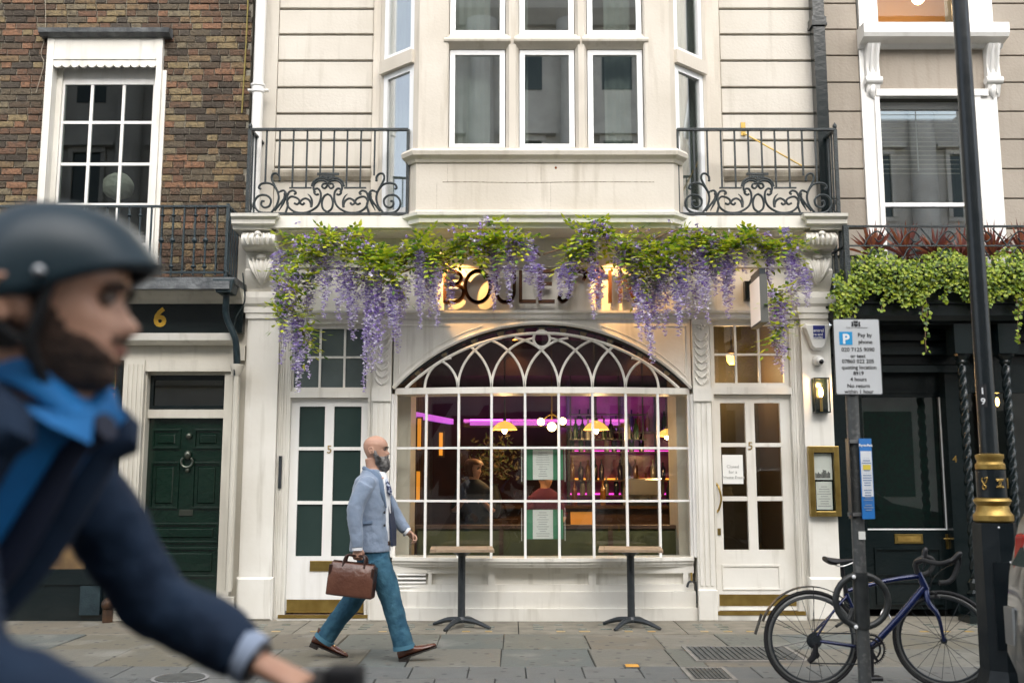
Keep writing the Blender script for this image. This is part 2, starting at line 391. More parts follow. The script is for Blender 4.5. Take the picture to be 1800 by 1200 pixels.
cover('inspection_cover', 1205, 1285, 1174, 1197, 'small square chequered iron cover beside amber reflector', .03)
t = thing('water_cover', 'oval iron water cover in the flagstones below the cyclist sleeve', 'drain cover', (X(318,1195,7.3), 7.3, 0))
cx = X(318, 1195, 7.3)
part('lid', MB().lathe([(.0,.0),(.17,.0),(.17,.012),(.0,.012)], (cx, 7.28, 0), 20), castm, t); part('rim', MB().lathe([(.19,-.005),(.2,.008),(.172,.008),(.172,-.005)], (cx, 7.28, 0), 20), kerbm, t)
t = thing('reflector_plate', 'amber reflector set in the kerbside flags', 'reflector', (X(1110,1176,7.75), 7.75, 0))
cx = X(1110, 1177, 7.75); part('base', MB().box(cx-.06, 7.66, 0, cx+.06, 7.78, .008), castm, t)
part('lens', MB().cbox(cx-.048, 7.675, .006, cx+.05, 7.765, .014, .003), mat('amber_lens', (.75,.36,.05), .4), t)

# ================================================================== restaurant building
RB = thing('restaurant_building', 'cream stone building with white bow window shopfront, bay above and two iron balconies', 'building', (.3, YF, 0))
def pb(mb_, u0, v0, u1, v1, Y0, Y1, vx=None, ch=0):
    vx = (v0+v1)/2 if vx is None else vx
    a, b = X(u0, vx, Y0), X(u1, vx, Y0)
    return mb_.cbox(a, Y0, Z(v1, Y0), b, Y1, Z(v0, Y0), ch) if ch else mb_.box(a, Y0, Z(v1, Y0), b, Y1, Z(v0, Y0))
xl0, xl1 = X(433,640,YF), X(489,640,YF)          # left pilaster
xr0, xr1 = X(1410,640,YF), X(1461,640,YF)        # right pilaster
zc1 = Z(381, YR); zc0 = Z(404, YR)               # cornice top, bottom
zcap0, zcap1 = Z(560, YF), Z(515, YF)
ZTOP = 8.3
# --- pilasters with plinth and capital
for (a, b) in ((xl0, xl1), (xr0, xr1)):
    p = part('pilaster', MB().box(a, YF, .30, b, YF+.4, zcap0), white, RB)
    part('plinth', MB().cbox(a-.02, YF-.025, 0, b+.02, YF+.4, .42, .02), white, p)
    part('capital', MB().sweep([(a, YF+.35), (a, YF), (b, YF), (b, YF+.35)], [(-.02,zcap0),(.02,zcap0),(.02,zcap0+.05),(.035,zcap0+.06),(.035,zcap0+.12),(.06,zcap0+.15),(.075,zcap0+.21),(.075,zcap1),(-.02,zcap1)]), white, p)
    # console bracket: S-shaped scroll block with acanthus leaf
    cxm = (a+b)/2; w = (b-a)/2+.005; zt, zb = zc0, zcap1; hh = zt - zb
    prof = [(YF+.1, zb), (YF-.02, zb)]
    for i in range(13):
        tt = i/12; y = YF - .03 - .13*tt - .06*math.sin(PI*tt)*(1 if tt < .6 else .2); prof.append((y, zb + hh*.60*tt))
    prof += [(YF-.14, zb+hh*.615), (YF-.15, zb+hh*.68)]
    for i in range(9):
        an = PI*(i/8); prof.append((YF-.27 - .08*math.sin(an), zb+hh*.70 + hh*.14*(1-math.cos(an))))
    prof += [(YF-.27, zt), (YF+.1, zt)]
    con = part('console', MB().prism(prof, cxm-w, cxm+w, 'x'), white, RB, smooth=True)
    lf = MB()
    for k in range(-3, 4):
        rr = []
        for i in range(6):
            tt = i/5; zz = zb + hh*(.12 + .44*tt); yb = YF - .03 - .13*(zz-zb)/(hh*.6) - .06*math.sin(PI*(zz-zb)/(hh*.6))
            rr.append((cxm + k*w*.27*(tt**.8), yb - .006 - .012*math.sin(PI*tt), zz))
        lf.tube(rr, [.012,.02,.024,.026,.024,.012], 6, 2)
    part('acanthus_leaf', lf, white, con, smooth=True); lf = MB()
    for k in range(-2, 3): lf.tube([(cxm+k*w*.3, YF-.34, zb+hh*.74), (cxm+k*w*.36, YF-.365, zb+hh*.84), (cxm+k*w*.3, YF-.345, zb+hh*.93)], [.012,.024,.012], 6, 3)
    part('scroll_ornament', lf, white, con, smooth=True)
    part('boss', MB().sphere((cxm, YF-.19, zb+hh*.585), (.05,.03,.028)), white, con, True); part('boss', MB().sphere((cxm, YF-.36, zb+hh*.93), (.035,.02,.025)), white, con, True)
# --- cornice with forward break under the bay and blocks over the consoles
prof = [(-.5,zc0),(.0-.10,zc0),(-.09,zc0+.035),(-.045,zc0+.045),(-.04,zc0+.085),(-.005,zc0+.11),(0,zc0+.14),(0,zc1),(-.5,zc1+.01)]
x1, x2, x3, x4 = X(700,390,YR), X(733,385,9.67), X(1188,385,9.67), X(1214,390,YR)
path = [(xl0-.09, YF+.3), (xl0-.09, 9.72), (xl1+.06, 9.72), (xl1+.06, YR), (x1, YR), (x2, 9.67), (x3, 9.67), (x4, YR), (xr0-.06, YR), (xr0-.06, 9.72), (xr1+.09, 9.72), (xr1+.09, YF+.3)]
part('cornice', MB().sweep(path[1:-1], prof), white, RB)
part('balcony_floor', MB().box(xl0-.09, YR-.03, zc1-.12, xr1+.09, YW+.3, zc1-.004), white, RB)
part('soffit', MB().box(xl1+.01, YR+.02, zc0+.004, xr0-.01, YF+.3, zc0+.05), white, RB)
# --- frieze wall behind the garlands, moulding strip
zs1, zs0 = Z(468, YF), Z(548, YF)
part('frieze', MB().box(xl1, YF+.04, zs1, xr0, YF+.3, zc0+.01), white, RB)
part('sign_band', MB().box(xl1, YF+.07, zs0, xr0, YF+.3, zs1-.001), white, RB)
part('architrave_moulding', MB().sweep([(xl1, YF+.05), (xr0, YF+.05)], [(-.1,zs0-.07),(.02,zs0-.07),(.03,zs0-.05),(.03,zs0-.02),(.06,zs0-.01),(.065,zs0+.015),(-.1,zs0+.02)]), white, RB)
bl = MB().box(X(960,425,YF), YF+.02, Z(455,YF), X(970,425,YF), YF+.04, Z(404,YF)); part('conduit_cover', bl, white, RB)
# --- door bays ------------------------------------------------------------
def glazed_door(name, u0, u1, cols, rows, vtop, vbot, glassm, framem, kick, YD_=YD):
    vm = 700
    xa, xb = X(u0, vm, YD_), X(u1, vm, YD_); z1 = Z(vtop, YD_); z0 = Z(vbot, YD_)
    d = link(name, bpy.data.meshes.new(name), RB)  # replaced by the leaf mesh below
    xc = [(X(a, vm, YD_), X(b, vm, YD_)) for a, b in cols]; zr = [(Z(b, YD_), Z(a, YD_)) for a, b in rows]
    m = MB()
    edges = [xa] + [e for c in xc for e in c] + [xb]
    for i in range(0, len(edges), 2): m.box(edges[i], YD_, z0, edges[i+1], YD_+.05, z1)
    for c in xc:
        zz = [z1] + [e for r in zr for e in (r[1], r[0])] + [z0]
        for i in range(0, len(zz), 2):
            thin = 0.006 if 0 < i < len(zz)-2 else 0
            m.box(c[0], YD_+thin, zz[i+1], c[1], YD_+.05, zz[i])
    d.data = m.mesh(name, framem)
    for c in xc:
        for r in zr: part('pane', MB().box(c[0]-.003, YD_+.025, r[0]-.003, c[1]+.003, YD_+.031, r[1]+.003), glassm, d)
    kz0, kz1 = Z(kick[1], YD_), Z(kick[0], YD_)
    part('kick_plate', MB().box(xa+.01, YD_-.006, kz0, xb-.01, YD_-.0005, kz1), brass, d)
    return d, xa, xb, z0, z1
doorL, *dl = glazed_door('door', 513, 648, [(527,572),(588,636)], [(714,785),(791,880),(886,977)], 700, 1078, frosted, white2, (1053,1076))
doorR, *dr = glazed_door('door', 1253, 1388, [(1265,1309),(1325,1370)], [(708,778),(785,872),(880,966)], 694, 1072, pane_clear, white, (1044,1064))
part('letterbox', MB().cbox(X(545,990,YD), YD-.014, Z(1003,YD), X(597,990,YD), YD-.0005, Z(985,YD), .004).box(X(552,990,YD), YD-.018, Z(999,YD), X(590,990,YD), YD-.0145, Z(990,YD)), brass, doorL)
five = text_mb('5', .115, (X(579,790,YD), YD-.003, Z(796,YD)), .003); part('house_number', five, goldp, doorL)
five = text_mb('5', .115, (X(1319,790,YD), YD-.003, Z(790,YD)), .003); part('house_number', five, goldp, doorR)
xa, xb = X(1270,1015,YD), X(1372,1015,YD)
part('panel_moulding', MB().sweep([(xa,YD),(xb,YD)], [(0,Z(1036,YD)),(.01,Z(1036,YD)),(.01,Z(1033,YD)),(0,Z(1033,YD))]).sweep([(xa,YD),(xb,YD)], [(0,Z(995,YD)),(.01,Z(995,YD)),(.01,Z(992,YD)),(0,Z(992,YD))])
     .box(xa, YD-.01, Z(1033,YD), xa+.015, YD-.0005, Z(995,YD)).box(xb-.015, YD-.01, Z(1033,YD), xb, YD-.0005, Z(995,YD)), white, doorR)
hx = X(1262, 880, YD)
part('pull_handle', MB().tube([(hx-.01, YD-.0, Z(850,YD)), (hx+.0, YD-.055, Z(856,YD)), (hx+.02, YD-.07, Z(875,YD)), (hx, YD-.055, Z(893,YD)), (hx-.01, YD, Z(899,YD))], .011, 8, 4).sphere((hx-.02, YD-.03, Z(851,YD)), .018).sphere((hx-.02, YD-.03, Z(898,YD)), .018), brass, doorR, True)
part('keyhole_plate', MB().box(X(1259,935,YD), YD-.008, Z(940,YD), X(1267,935,YD), YD-.0005, Z(928,YD)), brass, doorR)
notice = part('closed_notice', MB().box(X(1270,825,YD), YD-.004, Z(850,YD), X(1306,825,YD), YD-.001, Z(799,YD)), mat('notice_paper', (.80,.80,.76), .7), doorR)
ink = mat('grey_ink', (.32,.32,.32), .8); black_ink = mat('black_ink', (.015,.015,.017), .6)
tm = MB()
for i, s_ in enumerate(('Closed', 'for a', 'Private Event')):
    t_ = text_mb(s_, .045, (X(1288,825,YD), YD-.0065, Z(822+i*9.5,YD)), .0008); part('text_line', t_, MATS.get('pale_ink') or mat('pale_ink', (.42,.42,.40), .8), notice)
# frames, transom lights over the doors
def surround(xa, xb, u0, u1, rows, cols, vt0, vt1, glassm, z1):
    s_ = MB(); zt = Z(vt0, YD) + .045
    s_.box(xa-.065, YD-.06, 0, xa-.002, YD+.06, zt+.06).box(xb+.002, YD-.06, 0, xb+.065, YD+.06, zt+.06)
    s_.box(xa-.002, YD-.06, z1+.004, xb+.002, YD+.06, Z(vt1, YD)-.03)
    s_.box(xa-.002, YD-.06, zt, xb+.002, YD+.06, zt+.06)
    for dx in (-.05, -.028): s_.box(xa+dx, YD-.072, .0, xa+dx+.012, YD-.0601, zt+.05); s_.box(xb-dx-.012, YD-.072, .0, xb-dx, YD-.0601, zt+.05)
    part('door_frame', s_, white, RB)
    w = link('transom_window', bpy.data.meshes.new('x'), RB); m = MB()
    xs_ = [X(u, 630, YD) for u in cols]; zs_ = [Z(v, YD) for v in rows]
    ztop, zbot, xL, xR = zt-.001, Z(vt1,YD)-.029, xa+.0, xb-.0
    m.box(xL, YD-.02, zbot, xs_[0][0] if 0 else xs_[0], YD+.03, ztop).box(xs_[-1], YD-.02, zbot, xR, YD+.03, ztop)
    m.box(xs_[0], YD-.02, zbot, xs_[-1], YD+.03, zs_[-1]).box(xs_[0], YD-.02, zs_[0], xs_[-1], YD+.03, ztop)
    for u in xs_[1:-1]: m.box(u-.011, YD-.012, zs_[-1], u+.011, YD+.025, zs_[0])
    for z in zs_[1:-1]: m.box(xs_[0], YD-.008, z-.011, xs_[-1], YD+.021, z+.011)
    w.data = m.mesh('transom_window', white)
    for i in range(len(xs_)-1):
        for j in range(len(zs_)-1): part('pane', MB().box(xs_[i], YD+.004, zs_[j+1], xs_[i+1], YD+.009, zs_[j]), glassm, w)
surround(dl[0], dl[1], 513, 650, [578, 628, 681], [518, 563, 606, 645], 578, 683, frosted_f, dl[3])
surround(dr[0], dr[1], 1253, 1388, [573, 623, 673], [1255, 1293, 1334, 1376], 573, 676, pane_clear, dr[3])
# returns between pilaster and door frame, with reeded edges
for a, b in ((xl1, dl[0]-.066), (dr[1]+.066, xr0)):
    m = MB().box(a, YF+.06, 0, b, YF+.4, zs0-.06); n = 3
    for i in range(n): x = a + (b-a)*(i+.3)/n; m.box(x, YF+.045, 0, x+(b-a)/n*.45, YF+.0599, zs0-.07)
    part('reeded_jamb', m, white, RB)
sill_m = mat('painted_step', (.70,.68,.62), .6, (.5,.48,.43), 5)
part('door_step', MB().box(dl[0]-.06, YD-.11, 0, dl[1]+.06, YD+.1, Z(1079,YD)-.003), sill_m, RB); part('step_plate', MB().box(dl[0]-.05, YD-.116, .02, dl[1]+.05, YD-.1102, .055), brass, RB)
part('door_step', MB().box(dr[0]-.06, YD-.11, 0, dr[1]+.06, YD+.1, Z(1073,YD)-.003), sill_m, RB); part('step_plate', MB().box(dr[0]-.05, YD-.116, .05, dr[1]+.05, YD-.1102, .09), brass, RB)
meter = part('intercom_strip', MB().box(X(489,860,YF+.05), YF+.03, Z(858,YF+.05), X(494,860,YF+.05), YF+.06, Z(801,YF+.05)), darkmetal, RB)
# --- thin carved and fluted pilasters each side of the bow window
for u0, u1 in ((656, 687), (1219, 1249)):
    a, b = X(u0, 690, YF), X(u1, 690, YF); Yp = YF - .01; zk1, zk0 = Z(682, YF), Z(700, YF)
    p = part('fluted_pilaster', MB().box(a, Yp, 0, b, Yp+.3, zs0-.08), white, RB)
    m = MB(); w = (b-a)
    for i in range(3): x = a + w*(.2 + .3*i) - w*.08; m.box(x, Yp-.012, .34, x+w*.16, Yp-.0005, zk0-.05)
    m.cbox(a-.008, Yp-.03, 0, b+.008, Yp-.0005, .30, .008).box(a-.006, Yp-.025, zk0-.03, b+.006, Yp-.0005, zk1).box(a-.004, Yp-.02, zs0-.14, b+.004, Yp-.0005, zs0-.081)
    part('fluting', m, white, p)
    m = MB(); zA, zB = zk1+.03, Z(600, YF); nn = 7
    for i in range(nn):
        z = zA + (zB-zA)*i/(nn-1)
        for s_ in (-1, 1): m.tube([((a+b)/2, Yp-.004, z), ((a+b)/2+s_*w*.22, Yp-.012, z+.03), ((a+b)/2+s_*w*.36, Yp-.006, z+.075), ((a+b)/2+s_*w*.24, Yp-.004, z+.085)], [.008,.013,.011,.004], 5, 2)
    for i in range(5): an = 2*PI*i/5; m.sphere(((a+b)/2+.03*math.cos(an), Yp-.01, Z(572,YF)+.03*math.sin(an)), (.022,.012,.022), 8, 5)
    m.sphere(((a+b)/2, Yp-.018, Z(572,YF)), .014, 8, 5)
    part('carved_ornament', m, white, p, True)
# --- arched fanlight ---------------------------------------------------------
ax0, ax1 = X(690, 682, YF), X(1217, 682, YF); zA = Z(683, YF); zApex = Z(568, YF)
acx = (ax0+ax1)/2; hw = (ax1-ax0)/2; rise = zApex - zA; AR = (hw*hw + rise*rise)/(2*rise); acz = zApex - AR
def arcz(x, R=AR, cz=acz): return cz + math.sqrt(max(0, R*R - (x-acx)**2))
nA = 40; xsA = [ax0 + (ax1-ax0)*i/nA for i in range(nA+1)]
zsp = zs0 - .0705
m = MB(); m.slab([(x, YF+.05, arcz(x)) for x in xsA], [(x, YF+.05, zsp) for x in xsA], (0, .2, 0)); part('spandrel', m, white, RB)
# raised panel lines on the spandrels and arch moulding
m = MB()
m.tube([(x, YF+.045, arcz(x)+.012) for x in xsA], .022, 6)
for s_ in (-1, 1):
    pts = [(acx+s_*(hw-.06), YF+.047, zA+.16), (acx+s_*(hw-.06), YF+.047, zsp-.07), (acx+s_*hw*.62, YF+.047, zsp-.07)]
    m.tube(pts, .007, 5); m.tube([(acx+s_*hw*q, YF+.047, arcz(acx+s_*hw*q)+.075) for q in (.97,.9,.8,.7,.6,.5,.4)], .006, 5)
part('arch_moulding', m, white, RB)
fan = link('fanlight', bpy.data.meshes.new('x'), RB)
m = MB(); Yg = YF + .08
izA = zA + .01; iap = Z(584, YF); ihw = hw - .13; ir = iap - izA; IR = (ihw*ihw+ir*ir)/(2*ir); icz = iap - IR
inner = [(acx - ihw + 2*ihw*i/40, Yg-.02, icz + math.sqrt(IR*IR - (-ihw + 2*ihw*i/40)**2)) for i in range(41)]
m.tube(inner, .017, 6)
feet_px = [747, 805, 864, 922, 982, 1041, 1099, 1157]; feet = [X(u, 680, Yg) for u in feet_px]; bay = (feet[-1]-feet[0])/7
def inside(x, z): return (x-acx)**2 + (z-icz)**2 < IR*IR
for i, fx in enumerate(feet):
    for s_ in (-1, 1):
        small = (i == 0) or (i == 7) or (i == 1 and s_ < 0) or (i == 6 and s_ > 0)
        R_ = bay*(.9 if small else 1.5); pts = []
        if (i == 0 and s_ < 0) or (i == 7 and s_ > 0): continue
        for k_ in range(30):
            an = k_/29*1.45; x = fx + s_*(R_ - R_*math.cos(an)); z = izA + R_*math.sin(an)*1.02
            if not inside(x, z): break
            if math.hypot(x-X(952,595,Yg), z-Z(596,Yg)) < .085: break
            pts.append((x, Yg-.02, z))
        if len(pts) > 2: m.tube(pts, .0135, 6)
ccx, ccz = X(952,595,Yg), Z(596,Yg)
m.tube([(ccx+.085*math.cos(2*PI*k_/24), Yg-.02, ccz+.085*math.sin(2*PI*k_/24)) for k_ in range(24)], .014, 6, closed=True)
fan.data = m.mesh('fanlight', white, True)
part('pane', MB().slab([(x, Yg, zA) for x in xsA], [(x, Yg, arcz(x)-.002) for x in xsA], (0,.006,0)), glass('fanlight_glass', (.5,.44,.40), .045), fan)
leadm = mat('leaded_band', (.02,.025,.028), .5)
m = MB(); m.tube([(x, Yg-.012, arcz(x)-.025) for x in xsA[1:-1]], .012, 5)
for q in (-.84,-.66,-.46,-.28,-.145,0,.145,.28,.46,.66,.84):
    x = acx + q*hw; zc_ = (arcz(x) + (icz + math.sqrt(max(0, IR*IR-(x-acx)**2)) if abs(x-acx) < ihw else izA))/2; rr = .036 if abs(q) > .3 else .042
    m.tube([(x+rr*math.cos(2*PI*k_/14), Yg-.012, zc_+rr*math.sin(2*PI*k_/14)) for k_ in range(14)], .007, 5, closed=True)
    part('roundel', MB().lathe([(.0,Yg-.014),(rr*.8,Yg-.014),(rr*.8,Yg-.004),(0,Yg-.004)], (x,0,zc_), 14, 'y'), mat('amber_roundel', (.22,.16,.08), .3, (.10,.08,.05), 40) if 'amber_roundel' not in MATS else MATS['amber_roundel'], fan)
part('leading', m, leadm, fan)
# --- bow window -------------------------------------------------------------
bx0, bx1 = X(693, 690, YF), X(1214, 690, YF); BOW = .17
def bowY(x): return YF + .10 - BOW*(1 - ((x-acx)/((bx1-bx0)/2))**2)
zt0, zt1 = Z(692, YF), Z(681, YF); zsill = Z(979, YF)
xsB = [bx0 + (bx1-bx0)*i/24 for i in range(25)]
m = MB(); m.slab([(x, bowY(x)-.03, zt0) for x in xsB], [(x, bowY(x)-.03, zt1) for x in xsB], (0,.36,0)); part('window_transom', m, white, RB)
bw = link('bow_window', bpy.data.meshes.new('x'), RB); m = MB()
bars_x = [X(u, 830, YF-.0) for u in (748, 806, 864, 923, 982, 1042, 1101, 1159)]
zrows = [zt0, Z(787,YF), Z(880,YF), zsill]
for x in [bx0+.012] + bars_x + [bx1-.012]: m.box(x-.0125, bowY(x)-.024, zsill, x+.0125, bowY(x)+.02, zt0)
for z in zrows[1:3]: m.slab([(x, bowY(x)-.018, z-.011) for x in xsB], [(x, bowY(x)-.018, z+.011) for x in xsB], (0,.034,0))
m.box(bx0-.03, YF+.02, zsill, bx0, YF+.3, zt0).box(bx1, YF+.02, zsill, bx1+.03, YF+.3, zt0)
bw.data = m.mesh('bow_window', white2)
ex = [bx0] + bars_x + [bx1]
for a, b in zip(ex, ex[1:]):
    for z1_, z0_ in zip(zrows, zrows[1:]):
        dy = random.uniform(-.004,.004); part('pane', MB().slab([(a, bowY(a)+dy, z0_), (b, bowY(b)-dy, z0_)], [(a, bowY(a)+random.uniform(-.003,.003), z1_), (b, bowY(b), z1_)], (0,.005,0)), pane_clear, bw)
m = MB()
for d0, d1, za, zb in ((-.07,.5,zsill-.035,zsill), (-.05,.5,zsill-.065,zsill-.0352), (-.03,.5,zsill-.09,zsill-.0652)):
    m.slab([(x, bowY(x)+d0, za) for x in xsB], [(x, bowY(x)+d0, zb) for x in xsB], (0, .35, 0))
part('window_sill', m, white, RB)
zst = zsill - .0902; ri = .055
m = MB(); m.slab([(x, bowY(x)*.35+YF*.65+.03+ri, 0) for x in xsB], [(x, bowY(x)*.35+YF*.65+.03+ri, zst) for x in xsB], (0,.25,0)); stall = part('stall_riser', m, white, RB)
def sY(x): return bowY(x)*.35+YF*.65+.03
m = MB(); sxs = [X(u,1030,YF) for u in (693, 752, 758, 858, 870, 1035, 1048, 1212)]
def rail(xa, xb, za, zb, off=0.0):
    q = [xa+(xb-xa)*i/8 for i in range(9)]; m.slab([(x, sY(x)-off, za) for x in q], [(x, sY(x)-off, zb) for x in q], (0,.07+off,0))
rail(bx0, bx1, .28, .345); rail(bx0, bx1, zst-.07, zst-.001); rail(bx0-.02, bx1+.02, .0, .12, .06); rail(bx0-.01, bx1+.01, .1201, .2799, .03)
for a, b in ((sxs[0]-.0, sxs[0]+.03), (sxs[1], sxs[2]), (sxs[3], sxs[4]), (sxs[5], sxs[6]), (sxs[7]-.05, sxs[7])): m.box(a, sY((a+b)/2), .345, b, sY((a+b)/2)+.07, zst-.07)
part('panel_rails', m, white, stall)
vg = part('vent_grille', MB().box(X(697,1030,YF), sY(sxs[0])+.006, Z(1056,YF), X(748,1030,YF), sY(sxs[0])+.02, Z(1003,YF)), groove, stall)
for i in range(7):
    z = Z(1053,YF) + i*(Z(1008,YF)-Z(1053,YF))/6.3; m = MB().obox((X(722,1030,YF), sY(sxs[0])-.004, z), (1,0,0), (0,1,.55), (0,-.55,1), .145, .014, .006); part('slat', m, white2, vg)
# garden tap on the stall riser
tp = thing('water_tap', 'small dark garden tap on the white panel beside the right door', 'tap', (X(1216,1022,YF), YF, Z(1080,YF)))
tx, tz = X(1216,1022,YF), Z(1022,YF)
part('spout', MB().tube([(tx+.03, sY(tx), tz), (tx, sY(tx)-.06, tz+.005), (tx-.035, sY(tx)-.08, tz-.005), (tx-.05, sY(tx)-.08, tz-.05)], .012, 8, 3), darkmetal, tp, True)
part('handle', MB().box(tx-.012, sY(tx)-.075, tz+.01, tx+.006, sY(tx)-.055, tz+.09), goldp, tp); part('supply_pipe', MB().tube([(tx+.05, sY(tx)-.02, tz), (tx+.052, sY(tx)-.02, .16)], .008, 6), darkmetal, tp)

# ================================================================== upper floors of the restaurant building
zfl = zc1
gv = [16, 61, 107, 154, 200, 247, 294]
part('wall_core', MB().box(xl0-.02, YW+.035, zfl-.1, X(690,100,YW), YW+.5, ZTOP), groove, RB); part('wall_core', MB().box(X(1228,100,YW), YW+.035, zfl-.1, xr1+.06, YW+.5, ZTOP), groove, RB)
def blocks(ua, ub, edge_u):
    a, b = X(ua,100,YW), X(ub,100,YW); e = X(edge_u,100,YW)
    zz = [zfl + .02] + sorted(Z(v, YW) for v in gv)
    while zz[-1] < ZTOP: zz.append(zz[-1] + .272)
    for z0_, z1_ in zip(zz, zz[1:]): part('stone_block', MB().cbox(a, YW, z0_+.012, b, YW+.034, z1_-.012, .006), render_c, RB)
    return a, b
la, lb = blocks(489, 656, 470); ra, rb_ = blocks(1266, 1432, 1440)
part('quoin_strip', MB().box(xl0-.02, YW-.004, zfl-.05, la-.004, YW+.034, ZTOP), render_c, RB); part('quoin_strip', MB().box(rb_+.004, YW-.004, zfl-.05, xr1+.06, YW+.034, ZTOP), render_c, RB)
for a, b in ((la, lb), (ra, rb_)): part('wall_ledge', MB().sweep([(a-.01, YW), (b+.01, YW)], [(-.02,Z(318,YW)),(.02,Z(318,YW)),(.05,Z(312,YW)),(.06,Z(306,YW)),(.06,Z(302,YW)),(-.02,Z(300,YW))]), stone_d, RB)
# --- canted bay
bxa, bxb = X(733,200,YB), X(1182,200,YB); cdx = .40; YC = YB + .42
lw_, rw_ = X(657,100,YW), X(1264,100,YW)
bay_path = [(lw_, YC+.1), (bxa-cdx-.06, YC+.02), (bxa, YB), (bxb, YB), (bxb+cdx+.06, YC+.02), (rw_, YC+.1)]
zsl1, zsl0 = Z(264, YB), Z(286, YB)
ap = part('bay_apron', MB().sweep([(bxa-cdx*.3, YB+.15), (bxa, YB+.002), (bxb, YB+.002), (bxb+cdx*.3, YB+.15)], [(-.12,zfl-.02),(.03,zfl-.02),(.0,zfl+.05),(0,zsl0),(-.12,zsl0)]), stone, RB)
part('bay_sill', MB().sweep([(bxa-.10, YB+.11), (bxa, YB), (bxb, YB), (bxb+.10, YB+.11)], [(-.14,zsl0),(.015,zsl0),(.03,zsl0+.03),(.075,zsl0+.06),(.085,zsl0+.10),(.06,zsl1),(-.14,zsl1+.01)]), stone, RB)
jm_ = mat('open_joint', (.17,.14,.10), .95, (.45,.40,.32), 30, contrast=(.45,.6))
zj = Z(320, YB)
part('open_joint', MB().tube([(X(u,320,YB), YB+.0015, zj+dz) for u, dz in ((778,0),(830,.002),(880,-.004),(925,-.006),(960,-.004),(1000,.0),(1060,.002),(1150,0))], .0032, 4), jm_, ap)
for u, v0, v1 in ((787,287,320),(951,287,320),(768,320,368),(968,320,368)): part('open_joint', MB().box(X(u,v0,YB)-.0012, YB+.0005, Z(v1,YB), X(u,v0,YB)+.0012, YB+.006, Z(v0,YB)), jm_, ap)
part('rust_spot', MB().sphere((X(977,295,YB), YB+.001, Z(295,YB)), (.012,.004,.014), 8, 6), mat('rust', (.22,.07,.02), .9), ap)
cols_b = [(788,889),(912,1012),(1033,1133)]
cxs = [(X(a,170,YB), X(b,170,YB)) for a, b in cols_b]
zl0, zl1, zu0 = Z(258,YB), Z(82,YB), Z(58,YB); zu1 = ZTOP - .3
m = MB()
m.add([], []); ex = [bxa] + [e for c in cxs for e in c] + [bxb]
piers = [(ex[0], ex[1]), (ex[2], ex[3]), (ex[4], ex[5]), (ex[6], ex[7])]
for i, (a, b) in enumerate(piers):
    if i in (0, 3):
        p = MB().cbox(a, YB, zsl1, b-.0, YB+.22, ZTOP, .015); part('bay_pier', p, stone, RB)
    else: part('bay_mullion', MB().prism([(a,YB+.2),(a,YB+.07),((a*.75+b*.25),YB+.015),((a*.25+b*.75),YB+.015),(b,YB+.07),(b,YB+.2)], zsl1, ZTOP, 'z'), stone, RB)
for a, b in cxs:
    part('bay_transom', MB().sweep([(a-.05, YB+.06), (b+.05, YB+.06)], [(-.12,zl1),(.0,zl1),(.04,zl1+.03),(.075,zl1+.055),(.08,zl1+.075),(.02,zu0),(-.12,zu0)]), stone, RB)
    part('bay_head', MB().box(a, YB+.05, zu1, b, YB+.2, ZTOP), stone, RB)
    part('bay_stool', MB().box(a, YB+.02, zsl1-.01, b, YB+.2, zl0), stone, RB)
def casement(parent, A, B, z0_, z1_, nrm, gm, fw=.055, dp=.05, framem=None):
    """frame and pane between ground points A, B (x, y); nrm points outward"""
    A, B = Vector((*A, 0)), Vector((*B, 0)); t_ = (B-A); l = t_.length; t_ = t_.normalized(); n_ = Vector((*nrm, 0)).normalized()
    w = link('window', bpy.data.meshes.new('x'), parent); m = MB(); zc_ = (z0_+z1_)/2; up = (0,0,1)
    for q in (fw/2, l-fw/2): m.obox(A + t_*q + Vector((0,0,zc_)), t_, n_, up, fw/2, dp/2, (z1_-z0_)/2)
    for z in (z0_+fw/2, z1_-fw/2): m.obox((A+B)/2 + Vector((0,0,z)), t_, n_, up, l/2-fw, dp/2, fw/2)
    w.data = m.mesh('window', framem or upvc)
    part('pane', MB().obox((A+B)/2 + Vector((0,0,zc_)), t_, n_, up, l/2-fw+.004, .004, (z1_-z0_)/2-fw+.004), gm, w)
    return w
for a, b in cxs:
    casement(RB, (a+.008, YB+.1), (b-.008, YB+.1), zl0+.002, zl1-.003, (0,-1), pane_bay); casement(RB, (a+.008, YB+.1), (b-.008, YB+.1), zu0+.006, zu1-.003, (0,-1), pane_bay)
